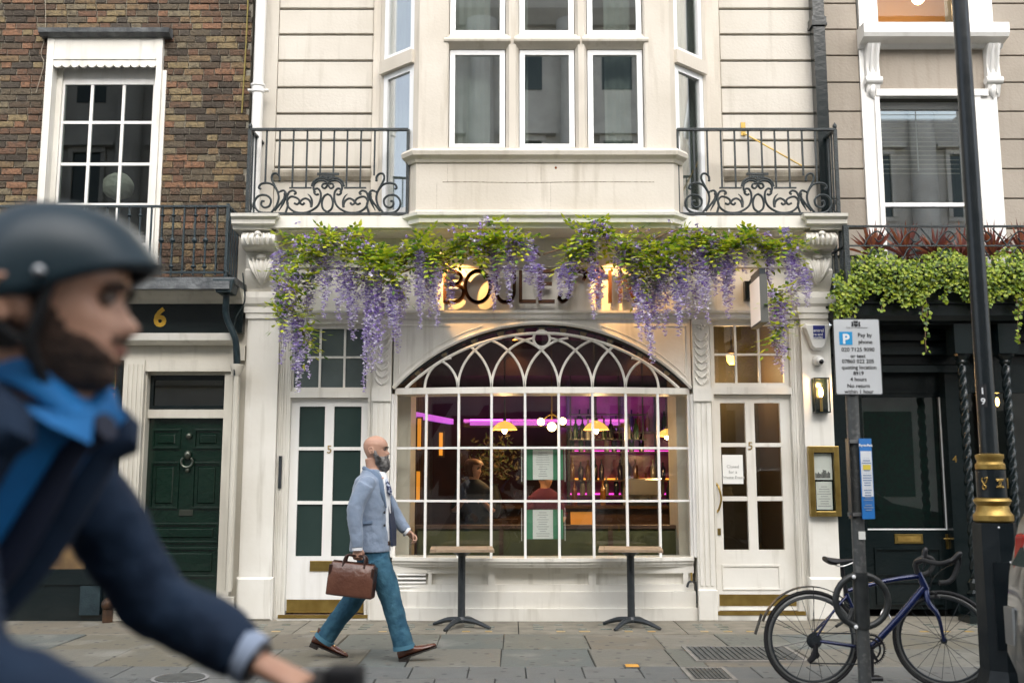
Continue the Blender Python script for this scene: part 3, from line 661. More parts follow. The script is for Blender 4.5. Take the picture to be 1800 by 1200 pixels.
# cants: tall balcony doors with a light above
for s_, xa in ((-1, bxa), (1, bxb)):
    nrm = (s_*.72, -.69); A = (xa+s_*.03, YB+.10); Bp = (xa+s_*(cdx-.02), YC-.01)
    z_d1 = Z(97, YB)-.06; z_t = z_d1 + .15
    casement(RB, A, Bp, zfl+.06, z_d1, nrm, pane_bay, .06); casement(RB, A, Bp, z_t, zu1, nrm, pane_bay, .055)
    mid = Vector(((A[0]+Bp[0])/2, (A[1]+Bp[1])/2, (z_d1+z_t)/2)); tv = Vector((Bp[0]-A[0], Bp[1]-A[1], 0))
    part('bay_transom', MB().obox(mid, tv, (*nrm,0), (0,0,1), tv.length/2+.02, .075, .07), stone_d if 0 else stone, RB)
    m = MB(); jx = xa+s_*cdx; wx = lw_ if s_ < 0 else rw_
    pth = [(jx, YC-.03), (jx+s_*.035, YC+.0), (jx+s_*.05, YC+.05), (jx+s_*.09, YC+.06), (wx, YC+.06)]
    poly = [(x, y) for x, y in pth] + [(wx, YC+.4), (jx, YC+.4)]
    part('bay_jamb', MB().prism(poly, zfl-.02, ZTOP, 'z'), stone, RB)
    pier = MB().prism([(xa, YB+.02), (xa+s_*.045, YB+.065), (xa+s_*.045, YB+.2), (xa, YB+.2)], zfl, ZTOP, 'z'); part('bay_pier_return', pier, stone, RB)
# room behind the bay with sheer curtains
part('upper_room', MB().strip([(bxa-.9, YC+2.2, zfl-.1), (bxb+.9, YC+2.2, zfl-.1)], [(bxa-.9, YC+2.2, ZTOP), (bxb+.9, YC+2.2, ZTOP)]).strip([(bxa-.9, YC+.3, zfl-.1), (bxa-.9, YC+2.2, zfl-.1)], [(bxa-.9, YC+.3, ZTOP), (bxa-.9, YC+2.2, ZTOP)])
     .strip([(bxb+.9, YC+.3, zfl-.1), (bxb+.9, YC+2.2, zfl-.1)], [(bxb+.9, YC+.3, ZTOP), (bxb+.9, YC+2.2, ZTOP)]), mat('upper_room_wall', (.30,.31,.29), .9), RB)
part('upper_ceiling', MB().box(xl0-.02, YB+.02, ZTOP, xr1+.06, YC+2.3, ZTOP+.12), room_dark, RB)
def drape(xa, xb, z0_, z1_, Yc, amp=.02, wl=.09):
    q = [xa+(xb-xa)*i/40 for i in range(41)]
    return MB().slab([(x, Yc+amp*math.sin(2*PI*x/wl), z0_) for x in q], [(x, Yc+amp*.8*math.sin(2*PI*x/wl+.3), z1_) for x in q], (0,.004,0))
part('curtain', drape(cxs[0][0]-.02, cxs[0][0]+.42, zfl+.1, ZTOP, YB+.3), curtain, RB, True)
part('curtain', drape(cxs[1][0]-.1, cxs[1][0]+.10, zfl+.1, ZTOP, YB+.3), curtain, RB, True)
part('curtain', drape(cxs[2][1]-.38, cxs[2][1]-.10, zfl+.1, ZTOP, YB+.32), curtain, RB, True)
for s_, xa in ((-1, bxa), (1, bxb)): part('curtain', drape(xa+s_*.02, xa+s_*.42, zfl+.1, ZTOP, YC+.12, .015, .06), curtain, RB, True)
for u in (866, 992): part('window_box', MB().cbox(X(u-10,250,YB+.3), YB+.2, zl0+.02, X(u+10,250,YB+.3), YB+.32, Z(242,YB), .01), upvc, RB)
# --- iron balcony railings --------------------------------------------------
SC = (1/6.0) * (X(1001,300,YR) - X(1000,300,YR))
curves = [
 ([(910,1000),(860,960),(848,890),(870,825),(910,800)], 'c'),
 ([(812,800),(790,810),(765,790),(770,750),(805,745),(832,790),(830,870),(790,945),(690,1000),(580,998),(505,950),(482,880),(520,830),(585,845),(612,880),(590,912),(555,900)], ''),
 ([(740,940),(722,880),(680,850),(640,862),(618,895),(645,915),(665,895)], ''),
 ([(735,720),(752,670),(800,632),(860,628),(905,650)], ''), ([(905,700),(875,740),(845,722),(858,690),(890,690)], ''), ([(905,690),(870,660),(815,655),(765,690),(755,745),(775,785)], ''),
 ([(330,1005),(210,1000),(150,950),(140,880),(185,820),(260,815),(310,860),(300,925),(250,948),(212,920),(218,880),(245,880)], ''),
 ([(320,1000),(370,930),(392,850),(380,780),(335,690),(312,630),(325,585),(360,580),(392,610),(396,655)], ''),
 ([(380,775),(330,705),(265,682),(200,695),(180,735),(205,748)], ''),
 ([(350,985),(430,880),(468,810),(445,765),(405,772)], ''), ([(470,1000),(490,920),(475,850),(500,780),(545,765),(570,790),(550,805)], ''),
 ([(735,945),(742,880),(725,830),(695,800)], 'f')]
def railing(cu, Yr, mirror):
    cxr = X(cu, 300, Yr); zb = zc1 + .03; ztop = Z(228, Yr)
    r = link('balcony_railing', bpy.data.meshes.new('x'), RB)
    L = 838*SC; m = MB(); so_ = -mirror
    xe = [cxr - L, cxr + L]
    m.bar((cxr-L, Yr, ztop), (cxr+L, Yr, ztop), .045, .022).bar((cxr-L, Yr, zb), (cxr+L, Yr, zb), .04, .022)
    xo = cxr + so_*L; xi = cxr - so_*L
    m.bar((xo, Yr, zb), (xo, Yr, ztop), .035, .035).bar((xo, Yr, ztop), (xo-so_*.02, YW-.0, ztop), .04, .02).bar((xo, Yr, zb), (xo-so_*.02, YW, zb), .04, .02).bar((xi, Yr, zb), (xi, Yr, ztop), .03, .03)
    m.sphere((xo, Yr, ztop+.035), (.022,.022,.03)).lathe([(.01,ztop),(.016,ztop+.02),(.01,ztop+.06),(0,ztop+.08)], (xo,Yr,0), 8)
    r.data = m.mesh('balcony_railing', iron)
    s6 = lambda px, py, f: (cxr + f*(px-905)*SC, Yr, zb + (1015-py)*SC)
    for pts, kind in curves:
        for f in (1, -1): part('scroll', MB().tube([s6(a, b, f) for a, b in pts], [.012]*len(pts) if kind != 'f' else [.014,.012,.009,.004], 6, 4), iron, r, True)
    for f in (1, -1): part('shelf_bar', MB().bar(s6(500,735,f), s6(735,735,f), .02, .014), iron, r)
    part('crown_plate', MB().bar(s6(790,585,1), s6(1020,585,1), .03, .022).bar(s6(835,612,1), s6(975,612,1), .025, .016).tube([s6(905,610,1), s6(905,660,1)], .012, 6), iron, r)
    for f in (1, -1):
        [part('leaf_boss', MB().sphere(s6(a_, b_, f), q_, 8, 6), iron, r, True) for a_, b_, q_ in ((460,800,(.02,.014,.022)),(388,780,(.018,.016,.014)),(395,655,(.015,.015,.012)))]; part('leaf_stem', MB().tube([s6(460,820,f), s6(440,900,f), s6(400,980,f)], [.018,.014,.004], 5, 3), iron, r, True)
    for px, py in ((245,680),(385,600),(530,735),(675,735),(820,640),(960,640),(1100,735),(1245,735),(1390,600),(1530,680)):
        part('baluster', MB().bar((cxr+(px-905)*SC, Yr, ztop), (cxr+(px-905)*SC, Yr, zb+(1015-py)*SC), .017, .017), iron, r)
    for i in range(1, 4):
        yy_ = Yr + (YW-Yr)*i/4; part('baluster', MB().bar((xo-so_*.004*i, yy_, zb), (xo-so_*.004*i, yy_, ztop), .016, .016), iron, r)
        part('scroll', MB().tube([(xo-so_*.004*i, yy_-.04, zb+.03), (xo-so_*.004*i, yy_+.03, zb+.10), (xo-so_*.004*i, yy_-.02, zb+.17), (xo-so_*.004*i, yy_-.03, zb+.12)], .01, 5, 3), iron, r, True)
    return r
railing(577, YR, 1); railing(1331, YR, -1)
# brass stay and bracket on the right hand balcony wall
bk = thing('brass_flag_bracket', 'brass plate bracket with slanting rod on the wall behind the balcony rail', 'bracket', (X(1305,225,YW), YW, Z(240,YW)))
part('plate', MB().box(X(1302,225,YW), YW-.012, Z(239,YW), X(1310,225,YW), YW-.0005, Z(216,YW)), brass, bk); part('rod', MB().tube([(X(1306,236,YW), YW-.03, Z(236,YW)), (X(1412,293,YR+.1), YR+.1, Z(293,YR+.1))], .009, 6), brass, bk)
# --- rainwater pipes
def pipe(name, u, Y, r, mat_, z0_, z1_, cv, square=False, label=None):
    x = X(u, 150, Y); p = link(name, bpy.data.meshes.new('x'), RB); m = MB()
    if square: m.box(x-r, Y-r, z0_, x+r, Y+r, z1_)
    else: m.tube([(x, Y, z0_), (x, Y, z1_)], r, 12)
    p.data = m.mesh(name, mat_, True)
    for v in cv:
        z = Z(v, Y); m = MB()
        if square: m.box(x-r-.02, Y-r-.02, z-.05, x+r+.02, Y+r+.02, z-.015).box(x-r-.015, Y-r-.015, z-.0149, x+r+.015, Y+r+.015, z+.05)
        else: m.lathe([(r+.001,z-.06),(r+.012,z-.05),(r+.012,z+.01),(r+.022,z+.015),(r+.022,z+.035),(r+.001,z+.04)], (x,Y,0), 12).box(x-r-.05, Y-.01, z-.03, x+r+.05, Y+.05, z-.01)
        part('collar', m, mat_, p, True)
pipe('white_downpipe', 454, 10.12, .058, white2, zc1-.6, ZTOP, [155])
pipe('black_downpipe', 1441, 10.17, .062, blackp, zc1-.1, ZTOP, [42], True)
# ================================================================== brick house (number 6)
BH = thing('brick_house', 'old brown brick house with white sash window, iron balcony and black shop fascia', 'building', (-4.6, YF, 0))
YBK = 10.32; bxR = X(441, 100, YBK); bxL = -7.4; zB0 = Z(500, 10.0); ZT2 = 7.6
wx0, wx1 = X(84, 200, YBK)-.0, X(283, 200, YBK); wz1, wz0 = Z(70, YBK), Z(480, YBK)   # opening of the sash window
wall_b = part('brick_wall', MB().box(bxL, YBK+.012, zB0-.5, wx0, YBK+.4, ZT2).box(wx1, YBK+.012, zB0-.5, bxR, YBK+.4, ZT2).box(wx0, YBK+.012, wz1, wx1, YBK+.4, ZT2).box(wx0, YBK+.012, zB0-.5, wx1, YBK+.4, wz0), mortar, BH)
variants = []
for q in range(6):
    r = random.Random(40+q); j = lambda s=.02: r.uniform(-s, s)
    v_ = [(-.5+j(.01),-.5,-.5+j(.05)),(.5+j(.01),-.5,-.5+j(.05)),(.5,.5,-.5),(-.5,.5,-.5),(-.5+j(.01),-.5+j(.1),.5+j(.05)),(.5+j(.01),-.5+j(.1),.5+j(.05)),(.5,.5,.5),(-.5,.5,.5),(j(.1),-.62+j(.1),j(.1))]
    variants.append(MB().add(v_, [(4,5,6,7),(0,1,5,8) if 0 else (0,1,8),(1,5,8),(5,4,8),(4,0,8),(1,2,6,5),(3,0,4,7),(0,3,2,1)]).mesh('brick', brick_o))
cand = []; z = zB0 - .45; k = 0
while z < ZT2 - .07:
    x = bxL + (-.08 if k % 2 else 0.03); i = k
    while x < bxR - .02:
        w = (.215 if i % 2 else .103) * random.uniform(.93, 1.07); x2 = min(x + w, bxR); i += 1
        if z + .05 > wz0 and z < wz1 and x2 > wx0 and x < wx1:
            if x < wx0 - .03: cand.append((x, wx0, z))
            if x2 > wx1 + .03: cand.append((wx1, x2, z))
        elif x2 - x > .04: cand.append((x, x2, z))
        x = x2 + .0115
    z += .0745; k += 1
vis = [c for c in cand if X(-20,200,YBK) < c[1] and zB0 < c[2] < 6.25]; hid = [c for c in cand if c not in vis]
vis.sort(key=lambda c: -((c[1]-c[0]) + (.06 if c[0] > wx1 else 0)))
stuffb = MB()
for i, (a, b, z) in enumerate(vis + hid):
    dz = random.uniform(-.003,.003); y0 = YBK + random.uniform(-.004,.004)
    if i < 300: place('brick', random.choice(variants), ((a+b)/2, y0+.012, z+.032+dz), wall_b, (b-a, .03, .0625))
    else: stuffb.cbox(a, y0-.003, z+dz, b, y0+.027, z+.063+dz, .004)
part('brickwork', stuffb, brick_i, wall_b, kind='stuff')
# sash window
sw = part('sash_window', MB().box(wx0-.0, YBK+.07, wz0, wx0+.10, YBK+.2, wz1).box(wx1-.11, YBK+.07, wz0, wx1, YBK+.2, wz1).box(wx0+.1, YBK+.07, wz1-.06, wx1-.11, YBK+.2, wz1), white, BH)
part('surround', MB().box(wx0-.03, YBK-.05, wz0, wx0+.045, YBK+.069, wz1-.0).box(wx1-.06, YBK-.05, wz0, wx1+.0, YBK+.069, wz1).box(wx1+.002, YBK-.02, wz0, wx1+.045, YBK+.02, Z(125,YBK)), white, sw)
pelm = MB().box(wx0+.046, YBK-.045, Z(116,YBK), wx1-.061, YBK-.02, wz1).box(wx0+.046, YBK-.055, Z(108,YBK), wx1-.061, YBK-.0451, Z(103,YBK))
nsc = 12
for i in range(nsc):
    xa = wx0+.046 + (wx1-wx0-.107)*(i+.5)/nsc; r_ = (wx1-wx0-.107)/nsc/2
    pelm.prism([(xa + r_*math.cos(PI+PI*q/8), Z(116,YBK)+.75*r_*math.sin(PI+PI*q/8)) for q in range(9)], YBK-.045, YBK-.02)
part('scalloped_pelmet', pelm, white, sw)
part('hood', MB().sweep([(wx0-.10, YBK), (wx1+.09, YBK)], [(-.02,wz1-.0),(.08,wz1+.0),(.13,wz1+.03),(.14,wz1+.075),(-.02,wz1+.11)]), lead, sw)
gx = [X(u, 230, YBK+.12) for u in (111, 159, 215, 267)]; gz = [Z(v, YBK+.12) for v in (150, 216, 289, 360, 430)]
sm_ = MB(); sm_.box(wx0+.1, YBK+.1, gz[0], wx1-.11, YBK+.14, wz1-.06).box(wx0+.1, YBK+.1, wz0, gx[0], YBK+.14, gz[0]).box(gx[-1], YBK+.1, wz0, wx1-.11, YBK+.14, gz[0])
for x in gx[1:-1]: sm_.box(x-.016, YBK+.106, wz0, x+.016, YBK+.136, gz[0])
for z in gz[1:]: sm_.box(gx[0], YBK+.11, z-.016, gx[-1], YBK+.133, z+.016)
part('glazing_bars', sm_, white2, sw)
for i in range(3):
    for j in range(4): part('pane', MB().box(gx[i], YBK+.118, gz[j+1], gx[i+1], YBK+.123, gz[j]), pane_dark, sw)
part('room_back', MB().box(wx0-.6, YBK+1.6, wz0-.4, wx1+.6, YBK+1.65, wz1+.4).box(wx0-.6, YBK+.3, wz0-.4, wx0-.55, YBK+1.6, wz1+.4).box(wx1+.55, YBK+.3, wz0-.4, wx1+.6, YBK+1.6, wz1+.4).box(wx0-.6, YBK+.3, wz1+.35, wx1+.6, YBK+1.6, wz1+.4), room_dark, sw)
ld = thing('paper_lampshade', 'crumpled white paper lampshade behind the sash window', 'lamp', (X(208,330,YBK+.35), YBK+.35, wz0))
shm = MB().sphere((0,0,0), 1, 18, 12); r = random.Random(3)
shm.v = [tuple(c*(1+r.uniform(-.07,.07)) for c in p) for p in shm.v]; lx, lz = X(208,328,YBK+.4), Z(328,YBK+.4)
shm.v = [(lx+p[0]*.17, YBK+.4+p[1]*.17, lz+p[2]*.15) for p in shm.v]
part('shade', shm, mat('crumpled_paper', (.72,.69,.62), .9, (.6,.57,.5), 9), ld); part('stem', MB().tube([(lx, YBK+.4, lz-.12), (lx+.03, YBK+.4, wz0-.1)], .02, 8), white, ld)
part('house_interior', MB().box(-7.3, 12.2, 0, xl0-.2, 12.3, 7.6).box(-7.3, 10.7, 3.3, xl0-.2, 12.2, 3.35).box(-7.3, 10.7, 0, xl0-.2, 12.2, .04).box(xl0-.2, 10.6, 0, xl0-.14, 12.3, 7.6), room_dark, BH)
part('party_wall', MB().box(xl0-.14, YF+.05, 0, xl0-.001, YF+.4, 4.1), cream, BH)
# balcony rail of number 6
YR6 = 9.86; z60, z61 = Z(484, YR6), Z(363, YR6); xr6 = X(399, 420, YR6); xl6 = -7.2
rl = part('balcony_railing', MB().bar((xl6, YR6, z61), (xr6, YR6, z61), .035, .02).bar((xr6, YR6, z61), (xr6, YBK, z61), .035, .02).bar((xl6, YR6, z60+.03), (xr6, YR6, z60+.03), .03, .02).bar((xr6, YR6, z60+.03), (xr6, YBK, z60+.03), .03, .02).bar((xr6, YR6, z60-.03), (xr6, YR6, z61+.03), .03, .03), iron_b, BH)
xx = xr6 - .105; i = 0
balm = MB().bar((0,0,z60+.0), (0,0,z61), .017, .017).mesh('baluster', iron_b)
balk = MB().bar((0,0,z60+.0), (0,0,z61), .017, .017).lathe([(.012,z61-.11),(.026,z61-.095),(.012,z61-.08)], (0,0,0), 8).lathe([(.012,z60+.33),(.03,z60+.36),(.012,z60+.39)], (0,0,0), 8).lathe([(.012,z60+.07),(.028,z60+.09),(.012,z60+.11)], (0,0,0), 8).mesh('baluster', iron_b)
while xx > xl6:
    place('baluster', balk if i % 3 else balm, (xx, YR6, 0), rl); xx -= .112; i += 1
for i in range(1, 5): place('baluster', balm, (xr6, YR6 + (YBK-YR6)*i/5, 0), rl)
# shop front of number 6
xs6 = xl0 - .02
part('lead_roof', MB().box(xl6-.3, YR6-.06, z60-.10, xs6-.02, YBK+.2, z60-.03).box(xl6-.3, YR6-.12, z60-.16, xs6-.06, YR6-.0601, z60-.08), lead, BH)
part('rainwater_head', MB().prism([(xs6-.24, z60-.05), (xs6-.02, z60-.05), (xs6-.05, z60-.19), (xs6-.2, z60-.19)], YR6-.10, YR6+.12), iron_b, BH, bevel=.01)
Y6 = 10.12
part('fascia_cornice', MB().sweep([(xl6, Y6), (xs6-.02, Y6)], [(-.2,Z(534,Y6)),(.02,Z(534,Y6)),(.04,Z(528,Y6)),(.12,Z(516,Y6)),(.14,Z(510,Y6)),(-.2,Z(508,Y6))]), cream, BH)
fas = part('fascia_board', MB().box(xl6, Y6, Z(585,Y6), xs6-.02, Y6+.1, Z(533,Y6)-.002), blackp, BH)
part('fascia_number', text_mb('6', .265, (X(281,570,Y6), Y6-.004, Z(573,Y6)), .003, bold=.009), goldleaf, fas); part('fascia_letter', text_mb('e', .26, (X(10,570,Y6), Y6-.004, Z(572,Y6)), .003, bold=.007), goldleaf, fas)
part('fascia_shelf', MB().sweep([(xl6, Y6), (xs6-.10, Y6)], [(-.2,Z(606,Y6)),(.02,Z(606,Y6)),(.10,Z(600,Y6)),(.12,Z(588,Y6)),(-.2,Z(585,Y6)-.001)]), white, BH)
part('frieze_board', MB().box(xl6, Y6+.06, Z(632,Y6), xs6, Y6+.3, Z(606,Y6)-.001), cream, BH)
dX0, dX1 = X(262,760,YD), X(397,760,YD)
part('door_architrave', MB().box(X(212,760,Y6), Y6, 0, X(248,760,Y6), Y6+.3, Z(632,Y6)-.001).box(X(402,760,Y6), Y6, 0, xs6-.06, Y6+.3, Z(632,Y6)-.001).box(X(248,760,Y6)+.001, Y6+.02, Z(652,Y6), X(402,760,Y6)-.001, Y6+.3, Z(632,Y6)-.001)
     .box(X(248,760,Y6)+.001, Y6+.06, 0, dX0-.002, Y6+.3, Z(652,Y6)-.001).box(dX1+.002, Y6+.06, 0, X(402,760,Y6)-.001, Y6+.3, Z(652,Y6)-.001), cream, BH)
fl = MB()
for u0, u1 in ((212,248),(402,421)):
    a, b = X(u0,760,Y6), X(u1,760,Y6)
    for i in range(4): x = a+(b-a)*(.14+.22*i); fl.box(x, Y6-.01, .32, x+(b-a)*.1, Y6-.0005, Z(640,Y6))
    fl.cbox(a-.01, Y6-.03, 0, b+.01, Y6-.0005, .24, .008)
part('fluting', fl, cream, BH)
part('rear_pipe', MB().tube([(xs6-.03, 10.02, Z(790,10)), (xs6-.03, 10.02, .3)], .03, 8).lathe([(.035,Z(660,10)),(.07,Z(645,10)),(.07,Z(640,10)),(.03,Z(640,10))], (xs6-.03,10.02,0), 10).tube([(xs6-.03,10.02,Z(660,10)),(xs6-.03,10.02,Z(790,10))], .03, 8), cream, BH, True)
part('black_swan_neck', MB().tube([(xs6-.12, YR6, z60-.19), (xs6-.13, 9.92, Z(555,9.9)), (xs6-.05, 9.96, Z(590,9.9)), (xs6-.03, 10.0, Z(620,9.9)), (xs6-.03, 10.02, Z(645,9.9))], .034, 10, 5), iron_b, BH, True)
part('cable', MB().tube([(xs6+.0, 9.99, Z(480,10)), (xs6+.03, 9.99, Z(530,10)), (xs6-.06, 9.97, Z(570,10)), (xs6-.04, 9.97, Z(660,10))], .008, 5, 4), iron, BH)
# transom light and green door
tl = part('transom_light', MB().box(dX0, YD-.03, Z(668,YD), dX1, YD+.02, Z(660,YD)).box(dX0, YD-.03, Z(720,YD), dX1, YD+.02, Z(713,YD)).box(dX0, YD-.03, Z(713,YD), dX0+.035, YD+.02, Z(668,YD)).box(dX1-.035, YD-.03, Z(713,YD), dX1, YD+.02, Z(668,YD)), blackp, BH)
part('pane', MB().box(dX0+.03, YD-.005, Z(714,YD), dX1-.03, YD, Z(667,YD)), pane_dark, tl)
part('transom_bar', MB().box(dX0, YD-.06, Z(735,YD), dX1, YD+.05, Z(720,YD)-.001), cream, BH); part('transom_head', MB().box(dX0, YD-.05, Z(660,YD)+.001, dX1, YD+.05, Z(652,YD)+.03), cream, BH)
gd = part('door', MB().box(X(255,760,YD), YD, .10, dX1, YD+.05, Z(735,YD)-.002), greenp, BH)
dx0, dx1 = X(255,760,YD), dX1
def dpanel(u0, u1, v0, v1):
    a, b, z1_, z0_ = X(u0,760,YD), X(u1,760,YD), Z(v0,YD), Z(v1,YD)
    p = MB().box(a-.02, YD-.018, z0_-.02, a, YD-.0005, z1_+.02).box(b, YD-.018, z0_-.02, b+.02, YD-.0005, z1_+.02).box(a, YD-.018, z1_, b, YD-.0005, z1_+.02).box(a, YD-.018, z0_-.02, b, YD-.0005, z0_)
    p.cbox(a+.035, YD-.014, z0_+.03, b-.035, YD-.0005, z1_-.03, .012); part('door_panel', p, greenp, gd, bevel=.004)
for a in ((272,315,757,785), (345,388,757,785), (272,315,815,890), (345,388,815,890), (268,388,922,950), (268,388,965,1010)): dpanel(*a)
kn = mat('aged_knocker', (.10,.11,.09), .3, metal=.8)
kx, kz = X(331,810,YD), Z(808,YD)
part('knocker', MB().tube([(kx+.06*math.sin(q), YD-.045, kz-.055*math.cos(q)-.02) for q in [(-2.4+4.8*i/10) for i in range(11)]], .011, 8).sphere((kx, YD-.03, kz+.05), (.035,.03,.045)).sphere((kx, YD-.02, Z(766,YD)), (.03,.02,.03)).sphere((kx, YD-.02, Z(826,YD)), (.025,.02,.025)), kn, gd, True)
part('letterplate', MB().cbox(kx-.07, YD-.012, Z(906,YD), kx+.07, YD-.0005, Z(895,YD), .004), kn, gd)
part('threshold', MB().box(X(248,1050,Y6)+.001, Y6+.02, 0, X(402,1050,Y6)-.001, YD+.1, .098), mat('worn_step', (.3,.28,.24), .85, (.2,.19,.16), 5), BH)
# display window of number 6 (mostly behind the cyclist)
sx1 = X(209,760,Y6); sx0 = -7.0
swd = part('shop_window', MB().box(sx1-.07, Y6+.02, 0, sx1-.002, Y6+.1, Z(632,Y6)-.002).box(sx0, Y6+.02, .35, sx1-.07, Y6+.1, .50).box(sx0, Y6+.02, Z(690,Y6), sx1-.07, Y6+.08, Z(683,Y6)).box(sx0, Y6+.02, Z(640,Y6), sx1-.07, Y6+.1, Z(632,Y6)-.002)
     .box(sx1-.27, Y6+.025, .50, sx1-.24, Y6+.08, Z(640,Y6)).box(-5.2, Y6+.025, .50, -5.15, Y6+.08, Z(640,Y6)).box(-6.1, Y6+.025, .50, -6.05, Y6+.08, Z(640,Y6)), blackp, BH)
part('pane', MB().box(sx0, Y6+.05, .5, sx1-.07, Y6+.055, Z(640,Y6)), pane_clear, swd)
part('stall_board', MB().box(sx0, Y6+.04, .0, sx1-.071, Y6+.12, .349), blackp, swd)
part('basement_grille', MB().box(sx1-.30, Y6-.0, .06, sx1-.1, Y6+.035, .34), iron_b, swd)
part('display_back', MB().box(sx0, Y6+.9, 0, sx1, Y6+.95, Z(632,Y6)), mat('display_wall', (.35,.22,.10), .8, (.2,.12,.06), 6), swd)
for i, (u, v, c) in enumerate(((182,700,(.55,.10,.02)),(186,655,(.16,.4,.2)),(176,660,(.5,.1,.1)),(184,760,(.75,.5,.12)),(183,830,(.7,.45,.2)))):
    part('display_card', MB().cbox(X(u-14,v,Y6+.3), Y6+.3, Z(v+26,Y6+.3), X(u+16,v,Y6+.3), Y6+.32, Z(v-22,Y6+.3), .01), mat('display_card_%d' % i, c, .7), swd)
for i in range(2):
    dl_ = bpy.data.lights.new('display_lamp', 'POINT'); dl_.energy = 12; dl_.color = (1,.72,.4); dl_.shadow_soft_size = .08
    dlo = bpy.data.objects.new('display_lamp', dl_); COL.objects.link(dlo); dlo.location = (-4.45 - i*1.2, Y6+.45, 2.55); dlo.parent = swd; dlo.matrix_parent_inverse = wmat(swd).inverted()
bollard = part('ball_stop', MB().sphere((X(194,1058,Y6), Y6-.05, .17), .065, 14, 10).lathe([(.05,0),(.05,.12),(0,.12)], (X(194,1058,Y6), Y6-.05, 0), 12), mat('rusty_ball', (.10,.05,.025), .5, (.05,.03,.02), 20, metal=.4), BH, True)
# loose cable on the bricks
part('thin_cable', MB().tube([(X(80,0,YBK), YBK-.02, Z(-20,YBK)), (X(81,60,YBK), YBK-.02, Z(60,YBK)), (X(74,90,YBK), YBK-.02, Z(95,YBK)), (X(78,120,YBK), YBK-.02, Z(115,YBK)), (X(65,160,YBK), YBK-.02, Z(165,YBK))], .004, 5, 5), mat('old_cable', (.3,.26,.2), .8), BH)
part('edge_cable', MB().tube([(bxR-.06, YBK-.02, ZT2), (bxR-.05, YBK-.02, Z(40,YBK)), (bxR-.07, YBK-.02, Z(200,YBK))], .008, 5, 3), mat('ochre_cable', (.25,.2,.05), .7), BH)

# ================================================================== taupe building with black shopfront (number 4)
TB = thing('taupe_building', 'taupe rendered building with white window surround above a black shopfront', 'building', (5.2, YF, 0))
YT = 10.38; tx0, tx1 = xr1 + .075, 9.6
core = MB(); wL, wR = X(1547,250,YT), X(1714,250,YT); wT, wB = Z(172,YT), Z(460,YT); uL, uR, uB = X(1541,25,YT), X(1690,25,YT), Z(50,YT)
zS = Z(548, YT)
core.box(tx0, YT+.03, zS, wL, YT+.4, 7.6).box(wR, YT+.03, zS, tx1, YT+.4, 7.6).box(wL, YT+.03, wT, wR, YT+.4, uB).box(wL, YT+.03, zS, wR, YT+.4, wB).box(wL, YT+.03, uB, uL, YT+.4, 7.6).box(uR, YT+.03, uB, wR, YT+.4, 7.6)
part('wall_core', core, groove, TB)
zz = sorted(Z(v, YT) for v in (-40, 6.5, 52, 98, 145, 196, 245, 297, 349, 402)); zz = [zz[0]-.3] + zz
while zz[-1] < 7.5: zz.append(zz[-1]+.29)
o0, o1 = X(1514,200,YT), X(1752,200,YT)
for a, b in zip(zz, zz[1:]):
    part('stone_block', MB().cbox(tx0, YT, a+.007, o0, YT+.029, b-.007, .005), taupe, TB); part('stone_block', MB().cbox(o1, YT, a+.007, tx1, YT+.029, b-.007, .005), taupe, TB)
part('window_panel', MB().box(o0, YT-.005, Z(162,YT), o1, YT+.029, Z(88,YT)), taupe, TB)
wsur = part('window_surround', MB().box(o0, YT-.03, zS+.2, X(1540,280,YT), YT+.03, Z(165,YT)).box(X(1727,280,YT), YT-.03, zS+.2, o1, YT+.03, Z(165,YT)).box(X(1540,280,YT)+.001, YT-.05, zS+.2, wL, YT+.2, wT).box(wR, YT-.05, zS+.2, X(1727,280,YT)-.001, YT+.2, wT)
     .box(X(1537,165,YT), YT-.06, wT+.001, X(1733,165,YT), YT+.2, Z(160,YT)).box(o0, YT-.02, Z(165,YT)+.001, o0+.05, YT+.029, Z(88,YT)).box(o1-.05, YT-.02, Z(165,YT)+.001, o1, YT+.029, Z(88,YT)), white2, TB)
part('hood_sill', MB().sweep([(X(1506,60,YT), YT), (X(1757,60,YT), YT)], [(-.05,Z(88,YT)),(.04,Z(88,YT)),(.07,Z(82,YT)),(.20,Z(78,YT)),(.22,Z(72,YT)),(.22,Z(55,YT)),(-.05,Z(53,YT))]), white2, TB)
for u in (1530, 1740):
    cx_ = X(u,120,YT); zt, zb = Z(86,YT), Z(172,YT); hh = zt-zb
    prof = [(YT, zb)] + [(YT - .03 - .12*(i/10)**1.3 - .03*math.sin(2*PI*i/10), zb + hh*i/10) for i in range(11)] + [(YT, zt)]
    c_ = part('console', MB().prism(prof, cx_-.07, cx_+.07, 'x'), white2, TB, True)
    part('scroll', MB().lathe([(0,-.09),(.045,-.09),(.045,.09),(0,.09)], (cx_, YT-.065, zb+hh*.30), 12, 'x').tube([(cx_-.03, YT-.07, zb+hh*.45), (cx_-.03, YT-.12, zb+hh*.7), (cx_-.03, YT-.17, zt-.02)], .016, 6, 3).tube([(cx_+.03, YT-.07, zb+hh*.45), (cx_+.03, YT-.12, zb+hh*.7), (cx_+.03, YT-.17, zt-.02)], .016, 6, 3)
         .tube([(cx_, YT-.05, zb+hh*.22), (cx_-.02, YT-.06, zb+hh*.1), (cx_, YT-.04, zb-.02)], [.03,.035,.01], 6, 3).tube([(cx_+.03, YT-.05, zb+hh*.2), (cx_+.04, YT-.05, zb+hh*.05)], [.02,.008], 6), white2, c_, True)
part('upper_jamb', MB().box(X(1508,20,YT), YT-.03, Z(53,YT)+.004, uL, YT+.2, 7.6), white2, TB); part('upper_jamb', MB().box(uR, YT-.03, Z(53,YT)+.004, X(1742,20,YT), YT+.2, 7.6), white2, TB)
